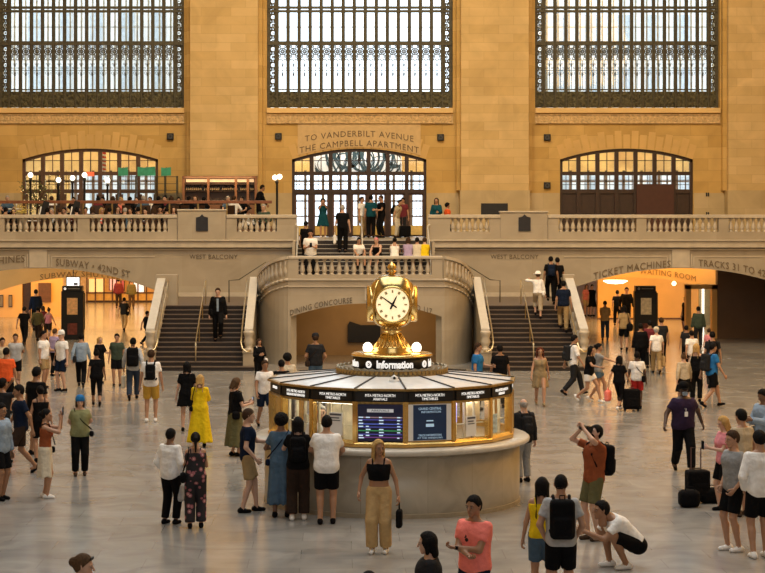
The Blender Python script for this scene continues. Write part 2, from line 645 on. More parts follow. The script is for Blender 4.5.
# ------------------------------------------------------------------ doorway windows under the arches
BAY = 0.808
for di, (c, h) in enumerate(ARCHES):
    dr = empty('door_%d' % (di + 1))
    dr['kind'] = 'structure'
    DY = WY + 0.2
    m = M_wood if di != 0 else mat('bronze_brown_frame', (0.10, 0.05, 0.025), 0.45, var=0.2)
    fr = MB()
    n = 28
    for i in range(n):
        xa, xb = c - h + 2 * h * i / n, c - h + 2 * h * (i + 1) / n
        za, zb = arch_z(xa - c, h, SPR, APX), arch_z(xb - c, h, SPR, APX)
        fr.prism([(xa, za - 0.13), (xb, zb - 0.13), (xb, zb), (xa, za)], 'y', DY - 0.1, DY + 0.1)
    fr.box(c - h, c - h + 0.12, DY - 0.1, DY + 0.1, 4.03, SPR).box(c + h - 0.12, c + h, DY - 0.1, DY + 0.1, 4.03, SPR)
    for z0, z1 in ((Z(175.3, WY), Z(171.6, WY)), (Z(193.2, WY), Z(189.3, WY))):
        fr.box(c - h, c + h, DY - 0.08, DY + 0.08, z0, z1)
    for i in range(6):
        x = c + (i - 2.5) * BAY
        fr.box(x - 0.085, x + 0.085, DY - 0.09, DY + 0.09, 4.03, arch_z(x - c, h, SPR, APX))
    struct('door_frame', fr, m, dr)
    mu = MB()
    for i in range(7):
        x = c + (i - 3) * BAY
        zt = arch_z(x - c, h, SPR, APX) - 0.1
        mu.box(x - 0.018, x + 0.018, DY - 0.02, DY + 0.02, Z(171.6, WY), zt)
        mu.box(x - 0.35, x + 0.35, DY - 0.02, DY + 0.02, Z(160.5, WY) - 0.015, Z(160.5, WY) + 0.015)
        for dx in (-0.12, 0.12):
            mu.box(x + dx - 0.012, x + dx + 0.012, DY - 0.02, DY + 0.02, Z(189.3, WY), Z(175.3, WY))
        for py in (180, 184.6):
            mu.box(x - 0.35, x + 0.35, DY - 0.02, DY + 0.02, Z(py, WY) - 0.012, Z(py, WY) + 0.012)
    struct('muntin', mu, m, dr)
    struct('glass_pane', MB().box(c - h, c + h, DY + 0.1, DY + 0.11, 4.9, SPR), M_glass, dr)
    lf = MB()
    kp = MB()
    for i in range(7):
        x = c + (i - 3) * BAY
        if di == 1:
            lf.box(x - 0.32, x - 0.25, DY, DY + 0.06, 4.05, 5.85).box(x + 0.25, x + 0.32, DY, DY + 0.06, 4.05, 5.85)
            lf.box(x - 0.32, x + 0.32, DY, DY + 0.06, 4.05, 4.12).box(x - 0.32, x + 0.32, DY, DY + 0.06, Z(195, WY), 5.9)
            lf.box(x - 0.01, x + 0.01, DY, DY + 0.03, 4.5, 5.8)
            for z in (4.9, 5.25, 5.55):
                lf.box(x - 0.26, x + 0.26, DY, DY + 0.03, z - 0.01, z + 0.01)
            kp.box(x - 0.26, x + 0.26, DY, DY + 0.05, 4.08, Z(225.5, WY))
        elif di == 2:
            lf.box(x - 0.33, x + 0.33, DY, DY + 0.06, 4.05, Z(193, WY))
            lf.box(x - 0.25, x + 0.25, DY - 0.03, DY, 4.2, 4.9).box(x - 0.25, x + 0.25, DY - 0.03, DY, 5.05, 5.75)
        else:
            lf.box(x - 0.33, x - 0.24, DY, DY + 0.06, 4.05, 5.85).box(x + 0.24, x + 0.33, DY, DY + 0.06, 4.05, 5.85)
            lf.box(x - 0.33, x + 0.33, DY, DY + 0.06, 4.05, 4.9)
    struct('door_leaf', lf, M_wood_m if di != 2 else M_wood, dr)
    if kp.v:
        struct('kick_plate', kp, mat('brass_kick_plate', (0.72, 0.52, 0.18), 0.5, 0.5), dr)
# brown board across two bays of the north doorway
struct('trim_9', MB().box(11.3 + 0.5 * BAY + 0.02, 11.3 + 2.5 * BAY - 0.02, WY - 0.02, WY + 0.08, 4.05, Z(184, WY)), M_board)
# vestibule beyond the doorways: golden upper wall, glazed street doors
w = MB().box(-17, 17, 87, 87.4, Z(172, 87), 9.0)
w.box(-17, -13.2, 87, 87.4, 4.0, Z(172, 87))
struct('wall_vestibule', w, mat('vestibule_stone', (0.85, 0.60, 0.28), 0.6, var=0.35, nscale=0.9))
struct('ceiling_vestibule', MB().box(-17, 17, WY + 0.45, 87.4, 9.0, 9.1), M_gold_wall)
struct('floor_vestibule', MB().box(-17, 17, WY, 90, 3.8, 4.02), M_floor)
w = MB()
for i in range(42):
    x = -17 + i * 0.81
    w.box(x - 0.06, x + 0.06, 87.0, 87.2, 4.0, 7.0)
    w.box(x + 0.38, x + 0.41, 87.0, 87.1, 4.0, 7.0)
for z in (4.9, 5.6, 6.0, 6.5):
    w.box(-17, 17, 87.0, 87.15, z - 0.035, z + 0.035)
w.box(-17, 17, 87.0, 87.2, 4.0, 4.35)
struct('window_street', w, mat('street_door_frame', (0.16, 0.13, 0.11), 0.5))
# pale facades across the street
for x0, x1, y in ((-34, -7.6, 104), (7.0, 40, 106)):
    w = MB().box(x0, x1, y, y + 4, 4.6, 40)
    o = struct('exterior_facade', w, mat('pale_facade', (0.85, 0.88, 0.90), 0.8, var=0.1, nscale=0.3))
    g = MB()
    x = x0 + 0.8
    while x < x1 - 1:
        for z in range(5, 38, 3):
            g.box(x, x + 0.75, y - 0.05, y + 0.1, z, z + 2.1)
        x += 1.7
    struct('facade_window', g, mat('facade_glass', (0.55, 0.64, 0.72), 0.3), o)

# banners with line drawings and a flag, hung in the vestibule
ban = thing('art_banner', 'white drapery-like art banner with dark swirling lines behind the centre arch glass', 'banner', (0, 84.2, 0))
MB().box(-2.0, 1.9, 0, 0.02, 6.75, 8.35).build('cloth', M_white, ban)
MB().tube([(-1.5, 0, 8.3), (-1.5, 0, 9.0)], 0.012).tube([(1.4, 0, 8.3), (1.4, 0, 9.0)], 0.012).build('hanging_cord', M_black, ban)
g = MB()
for cx, r0 in ((-1.5, .9), (-0.75, .5), (0.1, .7), (0.9, 1.0), (1.5, .45), (-0.2, 1.3)):
    for k in range(4):
        r = r0 * (0.35 + 0.25 * k)
        g.ring(cx + .08 * k, 7.2 + 0.16 * k, -0.012 - .001 * k, 0.0, r, r + 0.03 + .03 * k, 20)
g.v = [(max(-1.95, min(1.85, x)), y, max(6.8, min(8.3, z))) for x, y, z in g.v]
g.build('line_drawing', mat('blue_green_ink', (0.02, 0.05, 0.06), 0.7), ban)
fl = thing('flag', 'red and white striped flag hanging behind the arch glass over the restaurant', 'flag', (X(103, 83.5), 83.5, 0))
for k in range(5):
    mb = MB()
    zt = Z(151.5 + 4 * k, 83.5)
    for j, (q, mm) in enumerate(((0, 'flag_red'), (1, 'flag_white'))):
        m_ = MB()
        sl = 0.04
        m_.prism([(-0.14, zt - 0.088 * j), (0.12, zt - 0.04 - 0.088 * j), (0.14, zt - 0.13 - 0.088 * j), (-0.12, zt - 0.088 - 0.088 * j)], 'y', -0.01, 0.012 + 0.01 * k)
        m_.build('stripe', mat(mm, (0.55, 0.05, 0.04) if j == 0 else (0.85, 0.83, 0.8), 0.8), fl)
MB().tube([(0, 0, Z(150, 83.5)), (0, 0, 9.0)], 0.01, 6).build('cord', M_black, fl)

# small dark loudspeaker boxes on the wall
for px, py, lab in ((170.5, 136.5, 'small black wall box right of the restaurant arch'), (278.5, 136.5, 'small black wall box just left of the carved Vanderbilt lettering'),
                    (440.5, 137.5, 'small black wall box just right of the carved Vanderbilt lettering'), (547, 137.5, 'small black wall box high above the arch with brown boarded doors'),
                    (547, 185.5, 'small black wall box low beside the arch with brown boarded doors')):
    t = thing('loudspeaker', lab, 'loudspeaker', (X(px, WY), WY, Z(py, WY)))
    MB().box(-0.14, 0.14, -0.14, 0.0, -0.14, 0.14).build('body', M_black, t, bevel=0.02)
    MB().ring(0, 0, -0.15, -0.14, 0.05, 0.10, 12).build('grille', mat('dark_grey', (0.05, 0.05, 0.05), 0.6), t)
t = thing('display_screen', 'black flat screen standing on the balcony beside the raised marble block', 'screen', (X(494.5, 75), 75, 0))
MB().box(-0.53, 0.53, 0, 0.08, Z(215, 75), Z(203.3, 75)).build('panel', M_black, t, bevel=0.01)
MB().box(-0.05, 0.05, 0.02, 0.06, 4.03, 4.97).box(-0.3, 0.3, -0.1, 0.2, 4.03, 4.06).build('stand', M_black, t)
for px, py in ((707, 194.5), (707, 214)):
    t = thing('wall_outlet', ('tiny dark wall fixture above the other beside the north arch' if py < 200 else 'tiny dark wall fixture just above the rail beside the north arch'), 'fixture', (X(px, WY), WY - 0.06, Z(py, WY)))
    MB().box(-0.06, -0.01, -0.04, 0.0, -0.08, 0.08).box(0.02, 0.07, -0.04, 0.0, -0.08, 0.08).build('plate', M_black, t)

# ------------------------------------------------------------------ balcony
BY = 71.7
struct('slab_balcony', MB().box(-18.3, 18.3, BY + 0.25, WY, 3.7, 4.03), M_marble)
fa = MB()
FARCH = [(-12.15, 4.6), (12.05, 4.6)]
RA, AZ = 11.6, 2.97


def seg_strip(mb, c, half, apx, R, ztop, y0, y1, n=26):
    for i in range(n):
        a, b = c - half + 2 * half * i / n, c - half + 2 * half * (i + 1) / n
        za = apx - R + math.sqrt(R * R - (a - c) ** 2)
        zb = apx - R + math.sqrt(R * R - (b - c) ** 2)
        mb.prism([(a, za), (b, zb), (b, ztop), (a, ztop)], 'y', y0, y1)


for (c, h), x0, x1 in ((FARCH[0], -18.3, -2.62), (FARCH[1], 2.62, 18.3)):
    fa.box(x0, c - h, BY, BY + 0.6, 0, 3.72).box(c + h, x1, BY, BY + 0.6, 0, 3.72)
    seg_strip(fa, c, h, AZ, RA, 3.72, BY, BY + 0.6)
wf = struct('wall_balcony_front', fa, M_marble)
cor = MB()
for a, b in ((-18.3, -2.48), (2.46, 18.3)):
    cor.box(a, b, BY - 0.20, BY + 0.3, Z(247.5, BY), Z(241, BY))
    cor.box(a, b, BY - 0.28, BY + 0.3, Z(241, BY), Z(239.8, BY))
    cor.box(a, b, BY - 0.08, BY + 0.3, Z(250.0, BY), Z(248.6, BY))
struct('trim_cornice', cor, M_marble2, bevel=0.01)
# centre strips and thin recessed panel lines over the side arches
st = MB()
for c in (-12.24, 12.0):
    st.box(c - 0.33, c + 0.33, BY - 0.07, BY + 0.1, AZ + 0.02, 3.66)
    for s in (-1, 1):
        for d in (0.40, 0.50):
            st.box(c + s * d - 0.02, c + s * d + 0.02, BY - 0.025, BY, AZ + 0.05, 3.5 - (d - 0.4))
        st.box(min(c + s * 0.5, c + s * 4.4), max(c + s * 0.5, c + s * 4.4), BY - 0.025, BY, 3.38, 3.42)
struct('pilaster_strip', st, M_marble2, wf)


def arc_bend(c, x0):
    f = lambda x: math.sqrt((RA + 0.25) ** 2 - (x + x0 - c) ** 2)
    return lambda x: f(x) - f(0)


for s, px, py, wpx, c in (('SUBWAY \u2022 42ND ST', 93, 266.5, 74, -12.15), ('TICKET MACHINES', -18, 264.0, 86, -12.15), ('TICKET MACHINES', 632, 268.0, 77, 12.05), ('TRACKS 31 TO 42', 732, 266.8, 67, 12.05)):
    x0 = X(px, BY)
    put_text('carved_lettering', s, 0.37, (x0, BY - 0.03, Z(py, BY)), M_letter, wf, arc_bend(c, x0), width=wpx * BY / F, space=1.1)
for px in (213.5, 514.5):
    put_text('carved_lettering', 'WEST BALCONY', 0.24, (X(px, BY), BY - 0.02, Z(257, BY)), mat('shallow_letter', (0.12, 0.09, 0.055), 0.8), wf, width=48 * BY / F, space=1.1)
# inner arched wall with its carved names
iw = MB()
IY = 83.0
for c, x0, x1 in ((-12.1, -18.3, -7.5), (11.9, 7.3, 18.3)):
    iw.box(x0, c - 4.3, IY, IY + 0.5, 0, 3.9).box(c + 4.3, x1, IY, IY + 0.5, 0, 3.9)
    seg_strip(iw, c, 4.3, Z(277.3, IY), RA, 3.9, IY, IY + 0.5)
iw = struct('wall_inner_arches', iw, M_gold_wall)
for s, px, py, wpx, c in (('SUBWAY SHUTTLE', 80, 274.3, 80, -12.1), ('WAITING ROOM', 668, 273.8, 56, 11.9)):
    x0 = X(px, IY)
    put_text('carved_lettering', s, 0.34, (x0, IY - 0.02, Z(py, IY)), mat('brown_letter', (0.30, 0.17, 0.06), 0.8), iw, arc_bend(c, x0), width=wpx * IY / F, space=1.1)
# halls beyond
struct('ceiling_halls', MB().box(-24, -6.8, BY + 0.6, 112, 3.75, 3.85).box(6.8, 24, BY + 0.6, 112, 3.75, 3.85), mat('hall_ceiling', (0.55, 0.38, 0.2), 0.7))
struct('wall_hall_side', MB().box(-7.2, -6.9, BY + 0.6, 112, 0, 3.75).box(6.9, 7.2, BY + 0.6, 112, 0, 3.75), M_gold_wall)
# subway side: near wall with posters, doorway, pier; far shop wall
sw = MB().box(-22, X(22, 92), 92, 92.4, 0, 3.75).box(X(31, 92), X(62, 92), 92, 92.4, 0, 3.75).box(X(22, 92), X(31, 92), 92, 92.4, 2.35, 3.75)
sw = struct('wall_hall_subway', sw, M_gold_wall)
struct('wall_hall_far', MB().box(-30, -6.9, 108.2, 108.6, 0, 3.75), mat('far_pale_wall', (0.82, 0.55, 0.24), 0.5))
struct('door_subway', MB().box(X(22.4, 92), X(30.6, 92), 92.15, 92.3, 0, 2.33), M_wood)
t = tag(MB().box(X(38.5, 91.9), X(51, 91.9), 91.85, 92.0, Z(302, 91.9), Z(283, 91.9)).build('notice_panel', M_wood_m), 'reddish brown notice panel on the golden wall near the subway doorway', 'panel')
for px in (1.5, 10.5):
    t = thing('wall_poster', 'narrow dark framed poster on the golden hall wall, ' + ('nearer the doorway' if px > 5 else 'farther from the doorway'), 'poster', (X(px, 91.95), 91.95, Z(301, 92)))
    MB().box(-0.09, 0.09, -0.03, 0.0, -0.3, 0.3).build('frame', M_wood, t)
    MB().box(-0.06, 0.06, -0.04, -0.03, -0.25, 0.25).build('print', mat('poster_print', (0.25, 0.2, 0.12), 0.6), t)
# shop fronts at the far end
cnt = thing('shop_counter', 'long gold panelled counter below lit shop windows at the far end of the hall', 'counter', (0, 107.6, 0))
MB().box(X(86, 107.6), X(160, 107.6), 0, 0.5, 0.1, Z(293.5, 107.6)).build('front', mat('counter_gold', (0.66, 0.42, 0.12), 0.4, 0.2), cnt)
MB().box(X(86, 107.6), X(160, 107.6), -0.03, 0.5, 0.0, 0.1).build('plinth', M_wood, cnt)
g = MB()
for i in range(9):
    x = X(87 + i * 8.5, 107.6)
    g.box(x - 0.04, x + 0.04, -0.06, 0, 0.05, 1.9)
g.box(X(86, 107.6), X(160, 107.6), -0.06, 0.02, Z(293.5, 107.6), Z(292, 107.6))
g.build('post', M_wood_m, cnt)
for x0, x1, y0, y1, col, lab in ((110, 116, 277, 290, (0.9, 0.45, 0.35), 'reddish lit shop window with white picture at the hall end'), (117, 124, 277, 291, (0.45, 0.08, 0.06), 'dark red lit shop window at the hall end'),
                            (134, 144, 279, 292, (0.95, 0.93, 0.9), 'bright white lit shop window at the hall end'), (89, 104, 279, 293, (0.9, 0.6, 0.22), 'amber lit shop window at the hall end')):
    t = thing('shop_window', lab, 'window', (0, 108.1, 0))
    MB().box(X(x0, 108.1), X(x1, 108.1), -0.06, 0, Z(y1, 108.1), Z(y0, 108.1)).build('lit_panel', mat('shop_' + str(x0), col, 0.5, emit=col, estr=0.9), t)
    MB().box(X(x0, 108.1) - 0.04, X(x0, 108.1), -0.1, 0, Z(y1, 108.1), Z(y0, 108.1)).box(X(x1, 108.1), X(x1, 108.1) + 0.04, -0.1, 0, Z(y1, 108.1), Z(y0, 108.1)).build('frame', M_wood, t)
t = thing('lit_screen', 'bright white rectangular screen hanging above the black kiosk by the subway', 'screen', (X(73, 80), 80, Z(282.3, 80)))
MB().box(-0.26, 0.26, 0, 0.08, -0.2, 0.2).build('screen', mat('screen_white', (0.9, 0.93, 1), 0.4, emit=(0.85, 0.92, 1), estr=1.4), t)
MB().box(-0.3, 0.3, 0.03, 0.1, -0.24, 0.24).tube([(0, 0.06, 0.2), (0, 0.06, 1.66)], 0.02).build('casing', M_black, t)
MB().box(0.03, 0.2, -0.012, 0, -0.12, -0.02).build('picture', mat('screen_dark_shape', (0.08, 0.09, 0.1), 0.4), t)
# waiting-room side
w = MB().box(X(598, 90.5), 24, 90.5, 90.9, 0, 3.75)
struct('wall_hall_waiting', w, M_gold_wall)
struct('baseboard_hall', MB().box(X(598, 90.4), 24, 90.4, 90.5, 0, 0.06), M_wood_m)
struct('wall_hall_back', MB().box(6.9, 24, 104, 104.4, 0, 3.75), mat('far_pink_wall', (0.72, 0.48, 0.34), 0.5))
struct('wall_side_dark', MB().box(X(717.5, 76.7), 18.9, 76.7, 77.1, 0, 3.75), M_dark_wall)
# glazed portal next to the dark wall
po = MB()
for px in (687.5, 713.5):
    po.box(X(px, 76.7) - 0.07, X(px, 76.7) + 0.13, 76.6, 77.0, 0, Z(285, 76.7))
po.box(X(687.5, 76.7) - 0.07, X(713.5, 76.7) + 0.13, 76.6, 77.0, Z(289, 76.7), Z(284.5, 76.7))
struct('door_portal', po, M_gold_wall)
struct('wall_portal_inner', MB().box(X(691, 88), X(716, 88), 86, 86.2, 0, 2.6), mat('olive_panel', (0.22, 0.20, 0.12), 0.5))
t = tag(MB().tube([(X(703, 85.8), 85.8, 0.0), (X(703, 85.8), 85.8, 2.1)], 0.05).build('tube_lamp', mat('tube_lamp_glow', (1, 1, .9), .4, emit=(1, 1, .85), estr=2.5)), 'white vertical tube lamp shining inside the golden portal', 'lamp')
t = thing('ceiling_lamp', 'long glowing oval ceiling lamp in the golden waiting hall', 'lamp', (X(617, 84), 84.5, 3.0))
MB().lathe([(0.05, -0.13), (0.35, -0.1), (0.55, 0.0), (0.5, 0.03), (0.02, 0.04)], n=20).build('glass_bowl', M_lampd, t, True)
MB().tube([(0, 0, 0.03), (0, 0, 0.76)], 0.02).build('stem', M_brass_d, t)
t.location.z = Z(281, 84.5)
t = thing('ceiling_lamp', 'small round glowing ceiling lamp at the waiting hall wall', 'lamp', (X(674, 86), 86, Z(283.5, 86)))
MB().lathe([(0.02, -0.1), (0.08, -0.06), (0.1, 0), (0.08, 0.06), (0.02, 0.1)], n=14).build('glass_globe', M_lampd, t, True)
MB().tube([(0, 0, 0.08), (0, 0, 1.85)], 0.015).build('stem', M_brass_d, t)


# ------------------------------------------------------------------ information kiosks of the hall
def kiosk(px, label):
    t = thing('information_kiosk', label, 'kiosk', (X(px, 76), 76, 0), group=None)
    MB().box(-0.44, 0.44, -0.2, 0.2, 0, 1.93).build('body', M_black, t, bevel=0.015)
    MB().box(-0.40, 0.40, -0.22, 0.22, 1.93, 2.14).build('header', M_black, t, bevel=0.01)
    MB().box(-0.2, 0.22, -0.232, -0.22, 1.0, 1.66).build('map_panel', mat('kiosk_map_' + str(px), (0.65, 0.30, 0.08) if px < 300 else (0.6, 0.52, 0.35), 0.5, var=0.3, nscale=9, emit=(0.5, 0.3, 0.12), estr=0.25), t)
    MB().box(-0.18, 0.2, -0.225, -0.2, 0.2, 0.65).build('poster', mat('kiosk_poster', (0.22, 0.05, 0.03), 0.5, var=0.5, nscale=7), t)
    MB().box(0.46, 0.5, -0.1, -0.06, 0.4, 1.85).box(0.44, 0.5, -0.1, -0.06, 1.82, 1.86).box(0.44, 0.5, -0.1, -0.06, 0.4, 0.44).build('side_bracket', M_bronze, t)
    MB().ring(-0.28, 2.03, -0.235, -0.22, 0.02, 0.05, 10).build('symbol', M_letter_w if px < 300 else mat('dim_white', (0.5, 0.5, 0.5)), t)
    MB().box(-0.17, 0.3, -0.23, -0.22, 2.015, 2.045).build('text_line', mat('dim_grey', (0.25, 0.25, 0.25)), t)
    return t


kiosk(72.8, 'tall black information kiosk with orange map near the subway arch')
kiosk(645, 'tall black information kiosk with pale map near the waiting room arch')
# ================================================================== balustrades
def bal_prof(h, r=0.085):
    return [(r * 1.0, 0), (r * 1.0, h * .06), (r * .55, h * .10), (r * .75, h * .16), (r * 1.08, h * .30), (r * .85, h * .48), (r * .45, h * .72), (r * .42, h * .82),
            (r * .8, h * .86), (r * .5, h * .90), (r * .95, h * .94), (r * .95, h)]


BAL_PROTO = {}


def baluster(parent, x, y, z, h):
    if h not in BAL_PROTO:
        mb = MB().lathe(bal_prof(h), n=10)
        o = mb.build('baluster', M_marble2, parent, True)
        BAL_PROTO[h] = o
    else:
        o = BAL_PROTO[h].copy()
        COL.objects.link(o)
        o.parent = parent
    o.location = (x, y, z)
    return o


def balustrade(label, px0, px1, groups, D, ztop, zbot, zb0, zb1, rail=True, pitch=0.222):
    """rail along x at depth D; groups are pixel spans of balusters, the rest solid piers"""
    t = thing('stone_balustrade', label, 'balustrade', (0, D, 0))
    a, b = X(px0, D), X(px1, D)
    MB().box(a, b, -0.17, 0.17, zb1 + 0.02, ztop).build('coping', M_marble2, t, bevel=0.02)
    MB().box(a, b, -0.13, 0.13, zbot, zb0).build('plinth', M_marble, t)
    xs = a
    for g0, g1 in groups + [(px1, None)]:
        g = X(g0, D)
        if g - xs > 0.05:
            MB().box(xs, g, -0.13, 0.13, zb0, zb1 + 0.02).build('pier', M_marble, t)
        if g1 is None:
            break
        e = X(g1, D)
        n = max(1, round((e - g) / pitch))
        for i in range(n):
            baluster(t, g + (i + 0.5) * (e - g) / n, 0, zb0, round(zb1 - zb0 + 0.02, 3))
        xs = e
    return t


def block(label, px0, px1, ptop, plx0, plx1):
    t = thing('marble_block', label, 'pedestal', (0, BY, 0))
    a, b = X(px0, BY), X(px1, BY)
    MB().box(a, b, -0.19, 0.25, 4.0, Z(ptop, BY) - 0.06).build('body', M_marble, t)
    MB().box(a - 0.03, b + 0.03, -0.23, 0.28, Z(ptop, BY) - 0.06, Z(ptop, BY)).build('cap', M_marble2, t, bevel=0.015)
    p = MB()
    x0, x1, z0, z1 = X(plx0, BY), X(plx1, BY), Z(231, BY), Z(217.5, BY)
    xm = (x0 + x1) / 2
    p.prism([(x0, z0), (x1, z0), (x1, z1), (xm + .08, z1 + 0.04), (xm, z1 + 0.12), (xm - .08, z1 + 0.04), (x0, z1)], 'y', -0.23, -0.19)
    p.build('plaque', mat('dark_bronze_plaque', (0.035, 0.035, 0.04), 0.4, 0.5), t)
    return t


zt, zb = Z(214.6, BY), 4.0
b0, b1 = Z(231.8, BY), Z(218.7, BY)
balustrade('marble balustrade in front of the balcony restaurant, with two long runs of balusters', -60, 177.5, [(-56, -1), (5, 78), (90, 168)], BY, zt, zb, b0, b1)
balustrade('short marble balustrade left of the centre landing, with seven balusters', 226.5, 297, [(237, 277)], BY, zt, zb, b0, b1)
balustrade('short marble balustrade right of the centre landing, with a few balusters', 428, 500, [(450, 489.5)], BY, zt, zb, b0, b1)
balustrade('long marble balustrade below the arch with brown boarded doors', 547.5, 800, [(558, 636), (646, 718), (728, 790)], BY, zt, zb, b0, b1)
block('raised marble block with dark plaque at the restaurant side of the balcony', 178, 226, 209.2, 196.4, 208.4)
block('raised marble block with dark plaque beside the black screen', 500, 547, 211, 518, 530)

# ================================================================== central landing and stairs
LD = 63.0
HX = 2.60


def mirror(mb, s):
    if s > 0:
        mb.v = [(-x, y, z) for x, y, z in mb.v]
    return mb


zl_t, zl_b0, zl_b1 = Z(256, LD), Z(275, LD), Z(259.6, LD)
fw = MB()
fw.box(-HX, -2.5, LD, LD + 0.5, 0, 2.85).box(2.5, HX, LD, LD + 0.5, 0, 2.85)
half, apx = 2.5, 2.05
Rl = (half * half + 0.44 ** 2) / (2 * 0.44)
seg_strip(fw, 0, half, apx, Rl, 2.85, LD, LD + 0.5)
wl = struct('wall_landing_front', fw, M_marble)
struct('slab_landing', MB().box(-HX, HX, LD + 0.2, 69.2, 2.45, 2.66), M_marble)
mo = MB().box(-HX, HX, LD - 0.06, LD, 2.82, 2.88).box(-HX, HX, LD - 0.05, LD, 2.60, 2.63)
mo.box(-1.45 + 1.4, -1.4 + 1.4, LD - 0.03, LD, 2.15, 2.6)
mo.build('moulding', M_marble2, wl)
put_text('carved_lettering', 'DINING CONCOURSE', 0.26, (X(321, LD), LD - 0.02, Z(305.5, LD) + 0.03), mat('shallow_letter', (0.12, 0.09, 0.055), 0.8), wl,
         lambda x: math.sqrt((Rl + .2) ** 2 - (x + X(321, LD)) ** 2) - math.sqrt((Rl + .2) ** 2 - X(321, LD) ** 2), width=62 * LD / F, space=1.1)
put_text('carved_lettering', 'TRACKS 100 TO 117', 0.26, (X(404, LD), LD - 0.02, Z(306, LD) + 0.03), mat('shallow_letter', (0.12, 0.09, 0.055), 0.8), wl,
         lambda x: math.sqrt((Rl + .2) ** 2 - (x + X(404, LD)) ** 2) - math.sqrt((Rl + .2) ** 2 - X(404, LD) ** 2), width=56 * LD / F, space=1.1)
struct('wall_dining_ramp', MB().box(-2.7, 2.7, 67.5, 67.8, -0.1, 2.45), mat('ramp_marble', (0.42, 0.28, 0.13), 0.45, var=0.1, nscale=1.2))
struct('wall_ramp_sides', MB().box(-2.75, -2.6, LD + 0.5, 71.7, 0, 2.45).box(2.6, 2.75, LD + 0.5, 71.7, 0, 2.45), M_marble)
t = thing('display_screen', 'wide black screen on the brown wall inside the dining concourse arch', 'screen', (X(364, 67.3), 67.5, Z(334, 67.3)))
MB().box(-0.58, 0.58, -0.14, -0.02, -0.31, 0.31).build('panel', M_black, t, bevel=0.01)
MB().prism([(-0.58, 0.31), (-0.1, 0.31), (-0.5, 0.44)], 'y', -0.14, -0.04).build('bracket', M_black, t)
MB().box(-0.2, 0.2, -0.03, 0, -0.2, 0.2).build('wall_mount', M_black, t)

balustrade('marble balustrade along the front of the centre landing above the dining arch', 288.5, 442.3, [(298.5, 431.5)], LD + 0.15, zl_t, 2.86, zl_b0, zl_b1, pitch=0.252)

